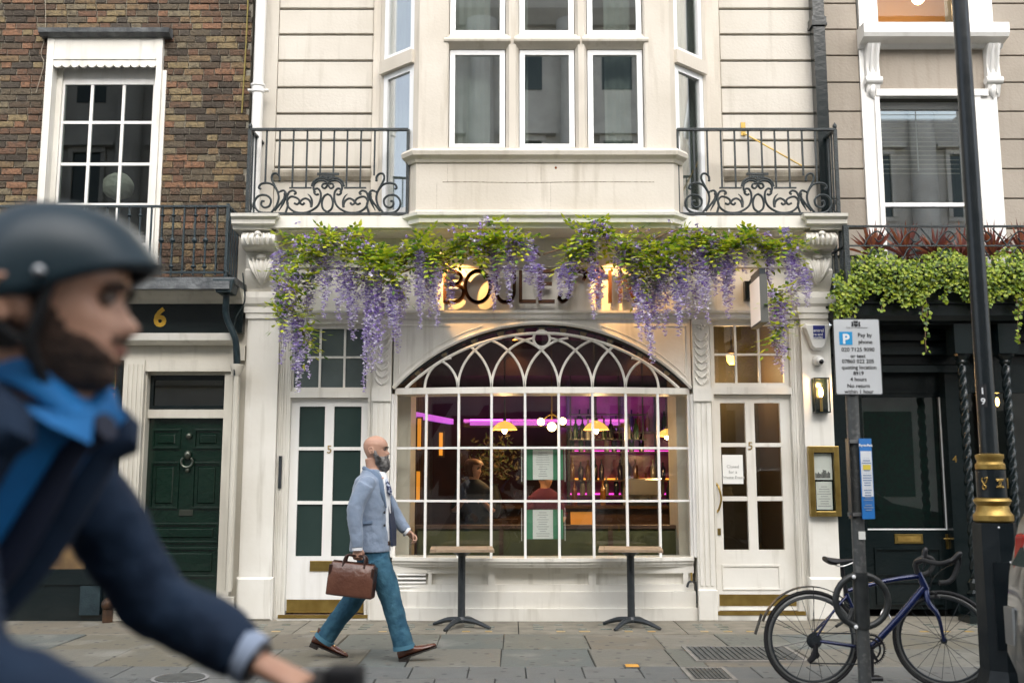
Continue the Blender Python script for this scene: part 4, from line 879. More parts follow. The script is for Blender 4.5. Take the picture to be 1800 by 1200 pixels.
tw = part('sash_window', MB().box(wL, YT+.14, wB, wL+.05, YT+.19, wT).box(wR-.05, YT+.14, wB, wR, YT+.19, wT).box(wL+.05, YT+.14, wT-.08, wR-.05, YT+.19, wT).box(wL+.05, YT+.13, Z(364,YT+.15), wR-.05, YT+.18, Z(357,YT+.15)), upvc, TB)
part('pane', MB().box(wL+.04, YT+.16, wB, wR-.04, YT+.165, wT-.07), pane_bay, tw)
for i in range(17):
    z = Z(302,YT+.3) + i*.052; part('blind_slat', MB().obox(((wL+wR)/2, YT+.30, z - .02), (1,0,0), (0,1,.5), (0,-.5,1), (wR-wL)/2-.05, .024, .002), mat('blind_slat', (.62,.56,.44), .6) if 'blind_slat' not in MATS else MATS['blind_slat'], tw)
part('blind_cord', MB().tube([((wL+wR)/2, YT+.27, wT), ((wL+wR)/2, YT+.27, Z(302,YT+.3))], .006, 5), upvc, tw)
uw = part('upper_window', MB().box(uL, YT+.12, uB, uL+.03, YT+.17, 7.6).box(uR-.03, YT+.12, uB, uR, YT+.17, 7.6).box(uL+.03, YT+.12, uB, uR-.03, YT+.17, uB+.04), blackp, TB)
part('pane', MB().box(uL+.03, YT+.14, uB+.04, uR-.03, YT+.145, 7.6), glass('upper_window_glass', (.95,.95,.93), .012), uw)
part('upper_room', MB().box(uL-.6, YT+1.6, uB-.3, uR+.8, YT+1.7, 8.0).box(uL-.6, YT+.2, uB-.3, uR+.8, YT+1.6, uB-.2).box(uL-.6, YT+.2, 7.7, uR+.8, YT+1.6, 7.75), mat('amber_room', (.42,.24,.10), .9), uw)
ul = thing('ceiling_globe', 'small lit globe lamp in the upper window of the taupe building', 'lamp', (X(1614,8,YT+1), YT+1.0, 6.9))
gx_, gz_ = X(1614,-3,YT+.8), Z(-3,YT+.8)
part('globe', MB().sphere((gx_, YT+.8, gz_), .075), mat('lit_globe', (.9,.8,.6), .4, emit=(1,.78,.45), es=6), ul, True); part('rod', MB().tube([(gx_, YT+.8, gz_+.07), (gx_, YT+.8, 7.7)], .008, 6), darkmetal, ul)
l_ = bpy.data.lights.new('globe_light', 'POINT'); l_.energy = 14; l_.color = (1,.7,.4); l_.shadow_soft_size = .08; lo = bpy.data.objects.new('globe_light', l_); COL.objects.link(lo); lo.location = (gx_, YT+.8, gz_-.15); lo.parent = ul; lo.matrix_parent_inverse = wmat(ul).inverted()
part('room_back', MB().box(wL-.5, YT+1.5, wB-.3, wR+.5, YT+1.55, wT+.3).box(wL-.5, YT+.4, wB-.3, wL-.45, YT+1.5, wT+.3).box(wR+.45, YT+.4, wB-.3, wR+.5, YT+1.5, wT+.3), room_dark, TB)
# black shopfront
YS = 9.95; sx0_ = xr1 + .03
zl1_, zl0_ = Z(528, YS-.15), Z(560, YS-.15)
part('shop_cornice', MB().sweep([(sx0_+.0, YS+.25), (sx0_+.16, YS), (tx1, YS)], [(-.4,zl0_),(.02,zl0_),(.06,zl0_+.05),(.06,zl1_-.03),(.09,zl1_-.02),(.09,zl1_),(-.4,zl1_)]), blackp, TB)
part('shop_soffit', MB().box(sx0_, YS+.1, zl0_-.02, tx1, YT+.5, zl0_-.001), blackp, TB)
part('shop_wall', MB().box(sx0_, YT-.05, 0, X(1512,800,YT), YT+.3, zl0_-.021).box(X(1512,800,YT), YT-.0, Z(640,YT), tx1, YT+.3, zl0_-.021).box(X(1512,800,YT), YT+.18, Z(688,YT), X(1672,800,YT), YT+.3, Z(640,YT)-.001).box(X(1672,800,YT), YT+.05, 0, X(1700,800,YT), YT+.3, Z(640,YT)-.001), blackp, TB)
part('frieze_mouldings', MB().box(sx0_+.1, YT-.06, Z(655,YT), X(1700,650,YT), YT-.0501, Z(643,YT)).box(sx0_, YT-.12, Z(625,YT), tx1, YT-.0501, Z(612,YT)).box(sx0_, YT-.09, Z(600,YT), tx1, YT-.0501, Z(590,YT)), blackp, TB)
d4a, d4b = X(1514,820,YT+.2), X(1670,820,YT+.2); Y4 = YT+.2
d4 = part('door', MB().box(d4a, Y4, .06, X(1520,820,Y4), Y4+.05, Z(690,Y4)).box(X(1661,820,Y4), Y4, .06, d4b, Y4+.05, Z(690,Y4)).box(X(1520,820,Y4), Y4, Z(698,Y4), X(1661,820,Y4), Y4+.05, Z(690,Y4)).box(X(1520,820,Y4), Y4, .06, X(1661,820,Y4), Y4+.05, Z(929,Y4)), blackp, TB)
part('pane', MB().box(X(1520,820,Y4), Y4+.02, Z(930,Y4), X(1661,820,Y4), Y4+.026, Z(697,Y4)), pane_dark, d4)
part('pane_bead', MB().box(X(1657.5,820,Y4), Y4-.004, Z(929,Y4), X(1660,820,Y4), Y4+.015, Z(698,Y4)).box(X(1520,820,Y4), Y4-.004, Z(931,Y4), X(1660,820,Y4), Y4+.015, Z(928.5,Y4)), upvc, d4)
part('tartan_blind', MB().box(X(1518,820,Y4+.1), Y4+.1, Z(932,Y4+.1), X(1662,820,Y4+.1), Y4+.11, Z(690,Y4+.1)), mat('green_tartan', (.012,.05,.042), .9, (.02,.025,.03), 30), d4)
part('letterplate', MB().cbox(X(1572,946,Y4), Y4-.014, Z(955,Y4), X(1622,946,Y4), Y4-.0005, Z(938,Y4), .005), brass, d4); part('letter_flap', MB().box(X(1577,946,Y4), Y4-.02, Z(951.5,Y4), X(1617,946,Y4), Y4-.0145, Z(941.5,Y4)), goldp, d4)
part('handle_plate', MB().box(X(1662,950,Y4), Y4-.012, Z(964,Y4), X(1671,950,Y4), Y4-.0005, Z(938,Y4)).tube([(X(1666,945,Y4), Y4-.01, Z(946,Y4)), (X(1666,945,Y4), Y4-.05, Z(946,Y4)), (X(1655,945,Y4), Y4-.055, Z(946,Y4))], .008, 6), brass, d4)
pm = MB()
for a, b, c, d in ((1538,1655,962,1010),(1538,1655,1020,1062)):
    xa, xb, z1_, z0_ = X(a,1000,Y4), X(b,1000,Y4), Z(c,Y4), Z(d,Y4)
    pm.box(xa, Y4-.02, z1_-.02, xb, Y4-.0005, z1_).box(xa, Y4-.02, z0_, xb, Y4-.0005, z0_+.02).box(xa, Y4-.02, z0_+.02, xa+.02, Y4-.0005, z1_-.02).box(xb-.02, Y4-.02, z0_+.02, xb, Y4-.0005, z1_-.02)
part('door_panels', pm, blackp, d4)
part('door_number', text_mb('4', .10, (X(1678,806,YT+.05), YT+.045, Z(812,YT+.05)), .003), goldp, TB)
# barley-twist columns
for u, v0 in ((1700, 640), (1778, 640)):
    Yc = YS + .12; xc = X(u, 800, Yc); z0_, z1_ = .42, Z(v0, Yc); m = MB()
    nseg = 130; rings = []
    for i in range(nseg+1):
        z = z0_ + (z1_-z0_)*i/nseg; rings.append([(xc + (.036+.010*math.cos(3*a - z*52))*math.cos(a), Yc + (.036+.010*math.cos(3*a - z*52))*math.sin(a), z) for a in [2*PI*k_/18 for k_ in range(18)]])
    m.loft(rings); cm = part('twisted_column', m, blackp, TB, 'all')
    part('column_base', MB().box(xc-.11, Yc-.11, 0, xc+.11, Yc+.11, .25).box(xc-.13, Yc-.13, 0, xc+.13, Yc+.13, .08).lathe([(.075,.25),(.085,.28),(.06,.31),(.07,.35),(.075,.38),(.045,.42)], (xc,Yc,0), 16), blackp, cm)
    part('column_capital', MB().lathe([(.045,z1_),(.06,z1_+.02),(.05,z1_+.04),(.085,z1_+.08),(.09,z1_+.1)], (xc,Yc,0), 16).box(xc-.1, Yc-.1, z1_+.1, xc+.1, Yc+.1, zl0_-.022), blackp, cm)
# shop window to the right of the door: dark glass, stall, lit lamp inside
wx0_ = X(1706,800,YT)
part('shop_window', MB().box(wx0_, YT, 0, tx1, YT+.1, .55).box(wx0_, YT, Z(690,YT), tx1, YT+.08, Z(640,YT)-.001).box(wx0_+1.0, YT, .55, wx0_+1.05, YT+.08, Z(690,YT)), blackp, TB)
part('shop_pane', MB().box(wx0_, YT+.04, .55, tx1, YT+.046, Z(690,YT)), pane_dark, TB)
part('shop_back', MB().box(sx0_+.3, YT+1.8, 0, tx1, YT+1.85, zl0_).box(wx0_, YT+.4, 2.9, tx1, YT+1.8, 2.95).box(sx0_+.3, YT+.5, 0, sx0_+.35, YT+1.8, zl0_).box(sx0_+.3, YT+.6, 0, tx1, YT+1.8, .04), room_dark, TB)
sc4 = thing('shop_wall_lamp', 'small lit lamp inside the black shop window beside a twisted column', 'lamp', (X(1753,720,YT+.5), YT+.5, Z(730,YT+.5)))
lx, lz = X(1753,706,YT+.5), Z(706,YT+.5)
part('flame_bulb', MB().sphere((lx, YT+.5, lz), (.022,.022,.05), 10, 8), mat('lit_bulb', (1,.6,.2), .4, emit=(1,.5,.12), es=14), sc4, True)
part('bracket', MB().box(lx-.04, YT+.53, lz-.16, lx+.04, YT+.56, lz-.04).tube([(lx, YT+.54, lz-.1), (lx, YT+.5, lz-.07), (lx, YT+.5, lz-.05)], .01, 6), darkmetal, sc4)
# ================================================================== restaurant interior
IN = RB
warmwall = mat('plum_wall', (.10,.03,.025), .8, (.06,.022,.022), 2); woodd = mat('dark_wood', (.055,.026,.014), .45, (.08,.04,.02), 9, bump=.2)
ceilm = mat('brown_ceiling', (.07,.04,.025), .5, (.05,.03,.02), 2)
YI0, YI1 = YF+.32, 15.2; ix0, ix1 = xl1+.1, xr0-.02
part('interior_floor', MB().box(ix0, YI0-.2, -.02, ix1, YI1, .08), woodd, IN)
part('interior_wall', MB().box(ix0, YI1, 0, ix1, YI1+.1, 3.4), warmwall, IN); part('interior_wall', MB().box(ix0-.1, YI0, 0, ix0, YI1+.1, 3.4), warmwall, IN); part('interior_wall', MB().box(ix1, YI0, 0, ix1+.1, YI1+.1, 3.4), warmwall, IN)
part('interior_ceiling', MB().box(ix0, YI0-.15, 3.22, ix1, YI1, 3.3), ceilm, IN)
part('lowered_ceiling', MB().box(ix0, 13.2, 2.75, ix1, YI1-.001, 3.21), ceilm, IN)
part('window_reveal', MB().box(bx0-.05, YF+.33, .08, bx0+.14, YF+.9, 3.2), cream, IN); part('window_reveal', MB().box(bx1-.10, YF+.33, .08, bx1+.05, YF+.9, 3.2), cream, IN)
part('lobby_back', MB().box(dr[0]-.1, YD+1.5, .08, xr0-.03, YD+1.54, 3.2), mat('lobby_olive', (.075,.068,.045), .6, (.05,.045,.03), 3), IN)
part('lobby_side', MB().box(xr0-.07, YD+.2, .08, xr0-.04, YD+1.49, 3.2), mat('lobby_brown', (.10,.075,.05), .6), IN)
part('lobby_screen', MB().box(dr[0]-.12, YD+1.0, .08, dr[0]-.08, YD+2.2, 3.2), woodd, IN)
part('lobby_wall', MB().box(dl[0]-.1, YD+.3, .08, dl[1]+.12, YD+.34, 3.2), frosted, IN)
# violet cove lighting
vio = mat('violet_strip_light', (.6,.2,.9), .5, emit=(.62,.10,1.0), es=.24)
cove = thing('cove_light', 'violet strip light glowing under the lowered ceiling inside the restaurant', 'strip light', (.3, 13.1, 2.6))
[part('diffuser', MB().box(X(ua,742,13.1), 13.10, Z(747,13.1), X(ub,742,13.1), 13.16, Z(va,13.1)), vio, cove) for ua, ub, va in ((826,896,737),(900,962,741),(996,1044,739),(1048,1090,742))]; part('side_diffuser', MB().obox((X(760,730,12.2), 12.3, Z(735,12.3)), (.25,1,0), (1,-.25,0), (0,0,1), .75, .03, .035), vio, cove)
part('trough', MB().box(X(815,742,13.16), 13.161, Z(750,13.1), X(1100,742,13.16), 13.3, Z(736,13.1)), woodd, cove)
vl = bpy.data.lights.new('violet_light', 'AREA'); vl.energy = 16; vl.color = (.72,.16,1.0); vl.shape = 'RECTANGLE'; vl.size = 2.4; vl.size_y = .2
vo = bpy.data.objects.new('violet_light', vl); COL.objects.link(vo); vo.location = (.5, 13.05, Z(735,13.1)); vo.rotation_euler = (math.radians(150), 0, 0); vo.parent = cove; vo.matrix_parent_inverse = wmat(cove).inverted()
# pendants
shade_m = mat('amber_glass_shade', (.55,.33,.10), .3, (.4,.22,.06), 12, emit=(1,.50,.10), es=.55); bulb_m = mat('lit_filament_bulb', (1,.7,.3), .3, emit=(1,.62,.22), es=30)
def pendant(u, v, Y, w, label, e=9):
    x, z = W(u, v, Y); s_ = w; t = thing('pendant_lamp', label, 'pendant lamp', (x, Y, z), 'pendant lamps in the restaurant')
    part('shade', MB().lathe([(s_*.08,s_*.62),(s_*.2,s_*.55),(s_*.55,s_*.38),(s_*.85,s_*.12),(s_,-.12*s_),(s_*1.02,-.15*s_),(s_*.97,-.13*s_),(s_*.82,s_*.10),(s_*.5,s_*.34),(s_*.1,s_*.5)], (x,Y,z), 20), shade_m, t, True)
    part('bulb', MB().sphere((x, Y, z-s_*.15), (s_*.2, s_*.2, s_*.3), 10, 8), bulb_m, t, True); part('cord', MB().tube([(x, Y, z+s_*.6), (x, Y, 3.22)], .008, 6), darkmetal, t); part('cap', MB().lathe([(s_*.14,s_*.5),(s_*.16,s_*.72),(.01,s_*.8)], (x,Y,z), 12), darkmetal, t)
    l = bpy.data.lights.new('pendant_light', 'POINT'); l.energy = e; l.color = (1,.62,.28); l.shadow_soft_size = .05; lo = bpy.data.objects.new('pendant_light', l); COL.objects.link(lo); lo.location = (x, Y, z-s_*.6); lo.parent = t; lo.matrix_parent_inverse = wmat(t).inverted()
pendant(887, 752, 11.9, .15, 'amber dome pendant hanging left of the globe cluster'); pendant(1048, 752, 11.7, .15, 'amber dome pendant hanging in front of the bottle shelves')
pendant(1172, 764, 12.6, .13, 'amber dome pendant hanging at the far side of the bar', 8); pendant(1196, 756, 11.6, .13, 'amber dome pendant hanging beside the window reveal', 8)
x0, z0 = W(970, 745, 12.2); ch = thing('globe_chandelier', 'cluster of three lit glass globes hanging between amber pendants', 'chandelier', (x0, 12.2, z0))
gm = mat('lit_opal_globe', (1,.85,.5), .3, emit=(1,.70,.25), es=7)
for u, v, r_ in ((951,741,.045),(970,750,.055),(989,740,.045)): part('globe', MB().sphere((X(u,v,12.2), 12.2, Z(v,12.2)), r_, 14, 10), gm, ch, True)
part('stem', MB().tube([(x0, 12.2, z0+.05), (x0, 12.2, 3.2)], .009, 6).tube([(X(951,741,12.2), 12.2, z0+.03), (x0, 12.2, z0+.12), (X(989,741,12.2), 12.2, z0+.03)], .008, 6, 4), goldp, ch)
# pendant in the lobby (seen through the transom light)
x0, z0 = W(1286, 627, 11.3); lp = thing('lobby_lantern', 'glowing acorn shaped glass lantern hanging behind the transom over the right door', 'lamp', (x0, 11.3, z0))
part('glass', MB().lathe([(.0,-.09),(.03,-.085),(.055,-.05),(.06,.0),(.058,.03),(.05,.04)], (x0,11.3,z0), 14), mat('lit_acorn_glass', (1,.6,.15), .3, emit=(1,.5,.08), es=3.5), lp, True)
part('cap', MB().lathe([(.06,.035),(.05,.06),(.02,.08),(.01,.1)], (x0,11.3,z0), 14), goldp, lp); part('chain', MB().tube([(x0, 11.3, z0+.1), (x0, 11.3, 3.22)], .007, 5), darkmetal, lp)
l = bpy.data.lights.new('lantern_light', 'POINT'); l.energy = 9; l.color = (1,.6,.25); l.shadow_soft_size = .05; lo = bpy.data.objects.new('lantern_light', l); COL.objects.link(lo); lo.location = (x0, 11.3, z0-.2); lo.parent = lp; lo.matrix_parent_inverse = wmat(lp).inverted()
# banquette under the window
olive = mat('olive_leather', (.085,.085,.028), .45, (.06,.06,.02), 5)
bq = thing('banquette', 'olive green upholstered bench back with wooden rail inside the bow window', 'bench', (.2, 10.75, 0))
zb1 = Z(924, 10.72); zb0 = Z(985, 10.72)
part('backrest', MB().cbox(bx0+.2, 10.70, .1, bx1-.05, 10.80, zb1-.03, .02), olive, bq); part('top_rail', MB().box(bx0+.18, 10.68, zb1-.028, bx1-.04, 10.84, zb1+.01), woodd, bq)
for u in (881, 1073): part('post', MB().box(X(u-4,950,10.7), 10.685, .1, X(u+4,950,10.7), 10.699, zb1-.03), woodd, bq)
part('seat', MB().box(bx0+.2, 10.801, .1, bx1-.05, 11.3, .45), olive, bq)
# back bar with shelves and bottles
bar = thing('back_bar', 'dark shelving of the bar stacked with bottles under violet light', 'bar', (1.2, 13.6, 0))
Yb = 13.9; bxs = [X(u, 800, Yb) for u in (1000, 1042, 1096, 1158, 1206)]
frame = MB()
for x in bxs: frame.box(x-.015, Yb-.02, .9, x+.015, Yb+.02, 2.75).box(x-.015, Yb+.28, .9, x+.015, Yb+.32, 2.75)
part('upright_frame', frame, darkmetal, bar)
shz = [Z(v, Yb) for v in (758, 793, 843, 870)]
for z in shz: part('shelf', MB().box(bxs[0]-.02, Yb-.03, z-.02, bxs[-1]+.02, Yb+.33, z), woodd, bar)
for si_, z in enumerate(shz[1:]): part('shelf_light', MB().box(bxs[0]+.02, Yb+.335, z+.002, bxs[-1]-.02, Yb+.350, z+.022), (mat('magenta_shelf_light', (.9,.15,.7), .5, emit=(1.0,.06,.62), es=.9) if si_ == 0 else MATS['magenta_shelf_light']) if si_ != 1 else mat('amber_shelf_light', (1,.5,.1), .5, emit=(1,.36,.04), es=.9), bar)
part('mirror_back', MB().box(bxs[0]-.1, Yb+.36, 1.0, bxs[-1]+.1, Yb+.38, 2.7), mat('rosy_panel', (.30,.07,.20), .25, (.2,.05,.12), 5), bar)
part('counter', MB().box(X(880,900,12.9), 12.7, 0, ix1-.3, 13.3, Z(893,12.8)), woodd, bar); part('counter_top', MB().box(X(875,900,12.9), 12.62, Z(893,12.8)+.001, ix1-.25, 13.35, Z(888,12.8)), mat('bar_top', (.10,.055,.03), .2), bar)
part('counter_front_panel', MB().box(X(1003,910,12.69), 12.685, .4, X(1045,910,12.69), 12.699, Z(899,12.7)), mat('backlit_amber_panel', (.6,.25,.05), .5, emit=(1,.4,.06), es=.16), bar)
bcols = [(.02,.05,.02),(.25,.10,.01),(.01,.01,.015),(.12,.03,.01),(.30,.28,.25),(.03,.02,.06)]
bmats = [mat('bottle_glass_%d' % i, c, .12, coat=.5) for i, c in enumerate(bcols)]
BNAME = ['green','amber','black','dark brown','pale clear','deep violet']
bots = [MB().lathe([(.0,0),(.037,0),(.038,.18),(.03,.215),(.013,.24),(.012,.30),(.014,.30),(.014,.315),(0,.315)], (0,0,0), 10).mesh('bottle', m_, True) for m_ in bmats]
for si, z in enumerate(shz):
    x = bxs[0] + .05; kk = 0
    while x < bxs[-1] - .03:
        if random.random() < .82:
            b = place('bottle', random.choice(bots), (x, Yb+.12, z+.001), None, (1,1,random.uniform(.75,1.05)))
            tag(b, BNAME[b.data.name.split('.')[-1] if 0 else bots.index(b.data)] + ' bottle on the %s shelf of the back bar' % ('lowest upper third second'.split()[0] if 0 else ['top','second','third','lowest'][si]), 'bottle', 'bottles on the back bar')
        x += random.uniform(.085, .15)
for u in (1010, 1060, 1100, 1125, 1150, 1176):
    b = place('bottle', random.choice(bots), (X(u,880,12.9), 12.9, Z(888,12.8)+.001), None); tag(b, BNAME[bots.index(b.data)] + ' bottle standing on the long bar counter', 'bottle', 'bottles on the bar counter')
# foliage arrangement and dark coat rail in the room, left
vs_ = thing('flower_vase', 'dark bushy plant arrangement in a vase behind the window glass', 'plant', (X(868,820,12.6), 12.6, .9))
vx = X(868,810,12.6); part('vase', MB().lathe([(.05,.9),(.09,1.0),(.10,1.15),(.05,1.3),(.06,1.33)], (vx,12.6,0), 14), darkmetal, vs_, True)
lf = MB()
for i in range(420):
    a, el, rr = random.uniform(0,2*PI), random.uniform(-.4,1.4), random.uniform(.1,.45); c = Vector((vx+rr*math.cos(a)*math.cos(el), 12.6+rr*.7*math.sin(a)*math.cos(el), 1.5+rr*math.sin(el)*1.1)); d = Vector((random.uniform(-1,1),random.uniform(-1,1),random.uniform(-1,1))).normalized()*.035; e = d.orthogonal().normalized()*.014
    lf.add([c-d, c+e, c+d, c-e], [(0,1,2,3)])
part('foliage', lf, leafmat('dark_leaves', [(.03,.05,.012),(.05,.07,.015),(.10,.07,.02)]), vs_, kind='stuff')
part('console_table', MB().box(vx-.3, 12.4, .08, vx+.3, 12.8, .899), woodd, vs_)
sl_ = thing('slatted_screen', 'screen of dark vertical timber slats along the left wall inside', 'screen', (ix0+.4, 12, 0))
for i in range(16):
    y = YF + 1.0 + i*.24; part('slat', MB().box(bx0-.02, y, .08, bx0+.03, y+.05, 2.75), woodd, sl_)
part('top_rail', MB().box(bx0-.03, YF+.95, 2.751, bx0+.04, 14.8, 2.82), goldp, sl_)
# warm downlights in the ceiling and slim amber wall lights on the left
for i, (u, Yd) in enumerate(((760,12.4),(905,13.0),(1060,12.6),(1135,13.0))):
    t = thing('ceiling_downlight', ('recessed warm downlight over the slatted screen','recessed warm downlight over the vase','recessed warm downlight over the bar counter','recessed warm downlight by the far shelves')[i], 'downlight', (X(u,720,Yd), Yd, 2.75))
    zz3 = 3.215 if Yd < 13.2 else 2.745; xx3 = X(u,700,Yd)
    part('trim', MB().lathe([(.05,zz3),(.06,zz3-.01),(.04,zz3-.012),(.04,zz3)], (xx3,Yd,0), 14), goldp, t); part('lens', MB().lathe([(0,zz3-.004),(.038,zz3-.004),(.038,zz3-.001),(0,zz3-.001)], (xx3,Yd,0), 14), bulb_m, t)
    l = bpy.data.lights.new('down_beam', 'SPOT'); l.energy = 14; l.color = (1,.55,.22); l.spot_size = math.radians(110); l.spot_blend = .6; l.shadow_soft_size = .04; lo = bpy.data.objects.new('down_beam', l); COL.objects.link(lo); lo.location = (xx3, Yd, zz3-.03); lo.parent = t; lo.matrix_parent_inverse = wmat(t).inverted()
amb = mat('amber_strip', (1,.5,.1), .5, emit=(1,.36,.03), es=.3)
for i, (u, va, vb, Ya) in enumerate(((737,735,790,11.6),(735,828,878,11.5),(775,760,800,12.6))):
    t = thing('amber_wall_strip', ('tall amber light strip on the slatted screen beside the window bars','lower amber light strip on the slatted screen','short amber light strip further along the slatted screen')[i], 'wall light', (X(u,va,Ya), Ya, Z(vb,Ya)))
    part('diffuser', MB().box(X(u-3,va,Ya), Ya, Z(vb,Ya), X(u+3,va,Ya), Ya+.03, Z(va,Ya)), amb, t); part('housing', MB().box(X(u-6,va,Ya), Ya+.0301, Z(vb+3,Ya), X(u+6,va,Ya), Ya+.06, Z(va-3,Ya)), woodd, t)
for i, dx in enumerate((.28, .55)): part('ceiling_track', MB().box(bx0+dx, YF+.6, 3.14, bx0+dx+.04, 13.1, 3.18), goldp, IN)
# hanging rack over the bar, stand-in espresso machine, glasses
hrk = thing('hanging_rack', 'black metal rack hanging above the bar with bottles on it', 'rack', (X(1080,740,12.7), 12.7, Z(770,12.7)))
hx_ = [X(u,740,12.7) for u in (1003,1045,1088,1130)]; hz_a, hz_b = Z(772,12.7), Z(728,12.7)
for x in hx_: part('hanger', MB().box(x-.008, 12.69, hz_a, x+.008, 12.71, 3.2), darkmetal, hrk)
for z in (hz_a, hz_b): part('bar', MB().box(hx_[0]-.03, 12.60, z-.01, hx_[-1]+.03, 12.80, z), darkmetal, hrk)
for i, u in enumerate((1012,1024,1034,1062,1074,1104,1118)):
    b = place('bottle', bots[(i*2) % 6], (X(u,772,12.7), 12.7, hz_a+.001), None, (.9,.9,.85)); tag(b, BNAME[(i*2) % 6] + ' bottle standing on the hanging rack above the bar', 'bottle', 'bottles on the hanging rack')
em_ = thing('stand_in_machine', 'silver espresso machine shape added on the bar counter for a bright reflection', 'coffee machine', (X(1130,880,12.75), 12.75, Z(888,12.8)))  # added machine shape, stands in for a bright reflected panel
ex0, ex1, ez0 = X(1100,870,12.75), X(1162,870,12.75), Z(888,12.8)
silv = mat('brushed_steel', (.55,.56,.55), .3, metal=1.0)
part('case', MB().cbox(ex0, 12.65, ez0+.12, ex1, 12.95, ez0+.34, .02), silv, em_); part('drip_tray', MB().box(ex0+.01, 12.65, ez0+.001, ex1-.01, 12.95, ez0+.05), darkmetal, em_); part('rear_case', MB().box(ex0+.02, 12.82, ez0+.05, ex1-.02, 12.94, ez0+.12), silv, em_)
for q in (.3, .7): part('group_head', MB().lathe([(.03,ez0+.07),(.035,ez0+.12)], (ex0+(ex1-ex0)*q, 12.73, 0), 12), silv, em_)
gl_ = MB().lathe([(.03,0),(.03,.004),(.004,.008),(.004,.08),(.03,.11),(.034,.15),(.028,.19)], (0,0,0), 12).mesh('wine_glass', glass('stem_glass', (.9,.9,.9), .12))
for i in range(9):
    b = place('wine_glass', gl_, (X(905+i*10,880,12.8), 12.8 + .03*(i % 2), Z(888,12.8)+.001), None); tag(b, 'stemmed glass standing on the bar counter', 'glass', 'glasses on the bar counter')
# menus in the window
menu_g = mat('green_menu_holder', (.10,.30,.17), .25, (.09,.26,.15), 4); paper = mat('menu_paper', (.74,.75,.70), .7)
for i, (v0, v1, lab) in enumerate(((790,843,'upper green window menu holder with white printed menu card'), (895,947,'lower green window menu holder with white printed menu card'))):
    Ym = 10.16; t = thing('window_menu', lab, 'menu', (X(955,v1,Ym), Ym, Z(v1,Ym)))
    part('holder', MB().box(X(922,v0,Ym), Ym, Z(v1,Ym), X(990,v0,Ym), Ym+.008, Z(v0,Ym)), menu_g, t); part('menu_card', MB().box(X(936.5,v0,Ym), Ym-.005, Z(v1-.5,Ym), X(972,v0,Ym), Ym-.001, Z(v0+.5,Ym)), paper, t)
    pr = MB()
    for j in range(11):
        hwid = random.uniform(.03,.075); z = Z(v0+6+j*4.1,Ym); pr.box(X(954,v0,Ym)-hwid, Ym-.0065, z, X(954,v0,Ym)+hwid, Ym-.0051, z+.007)
    part('printed_lines', pr, mat('menu_print', (.42,.42,.40), .8) if 'menu_print' not in MATS else MATS['menu_print'], t)
    part('wire', MB().tube([(X(917,v0,Ym), Ym+.01, Z(v0-3,Ym)), (X(917,v0,Ym), Ym+.01, Z(v1+3,Ym))], .003, 5).tube([(X(993,v0,Ym), Ym+.01, Z(v0-3,Ym)), (X(993,v0,Ym), Ym+.01, Z(v1+3,Ym))], .003, 5), upvc, t)
# ================================================================== building across the street (seen only as a reflection)
OB = thing('opposite_building', 'pale stone classical building across the street seen mirrored in the bay glass', 'building', (0, -12, 0))
YO = -12.0; ostone = mat('opposite_stone', (.60,.58,.53), .8, (.48,.46,.42), 1.5, bump=.1)
part('wall', MB().box(-22, YO-1, 0, 24, YO, 17.0), ostone, OB); part('cornice', MB().sweep([(24, YO), (-22, YO)], [(-.2,16.4),(.2,16.4),(.6,16.8),(.7,17.1),(-.2,17.2)]), ostone, OB)
# the terrace goes on above the frame
for x0_,x1_,zb_ in ((-22, xl0-.16, 7.62), (xl0-.1, xr1+.06, ZTOP+.13), (xr1+.09, 24, 7.62)): part('upper_storeys', MB().box(x0_, 10.4, zb_, x1_, 16, 14.5), render_c if x0_ > -20 else mortar, RB if -20 < x0_ < 0 else (BH if x0_ < 0 else TB))
part('side_storeys', MB().box(-22, 10.4, 0, -7.45, 16, 7.6), mortar, BH); part('side_storeys', MB().box(9.65, 10.4, 0, 24, 16, 7.6), taupe, TB)
for zz_o in (4.4, 8.4): part('string_course', MB().sweep([(24, YO), (-22, YO)], [(-.1,zz_o),(.15,zz_o),(.3,zz_o+.3),(.3,zz_o+.5),(-.1,zz_o+.55)]), ostone, OB)
for i in range(-6, 8):
    xc = i*3.0 + 2.0
    part('column', MB().lathe([(.50,8.95),(.54,9.2),(.44,9.4),(.42,12),(.38,15.2),(.42,15.5),(.54,16.0),(.54,16.4)], (xc, YO+.36, 0), 18), ostone, OB, True)
    xw = xc + 1.5
    for zb, zt in ((5.6, 7.6), (10.2, 12.4)):
        w = part('window', MB().box(xw-.62, YO-.02, zb-.15, xw+.62, YO+.06, zb).box(xw-.62, YO, zb+.0001, xw-.48, YO+.12, zt).box(xw+.48, YO, zb+.0001, xw+.62, YO+.12, zt).box(xw-.62, YO, zt, xw+.62, YO+.14, zt+.2), ostone, OB)
        part('pediment', MB().prism([(xw-.95,zt+.2),(xw+.95,zt+.2),(xw+.95,zt+.32),(xw,zt+.95),(xw-.95,zt+.32)], YO, YO+.3), ostone, w); part('pane', MB().box(xw-.48, YO+.01, zb, xw+.48, YO+.03, zt), frosted, w)
    part('upper_window', MB().box(xw-.5, YO+.01, 14.2, xw+.5, YO+.03, 15.8), frosted, OB)
    part('ground_window', MB().box(xw-.8, YO+.01, .8, xw+.8, YO+.03, 3.6), frosted, OB)
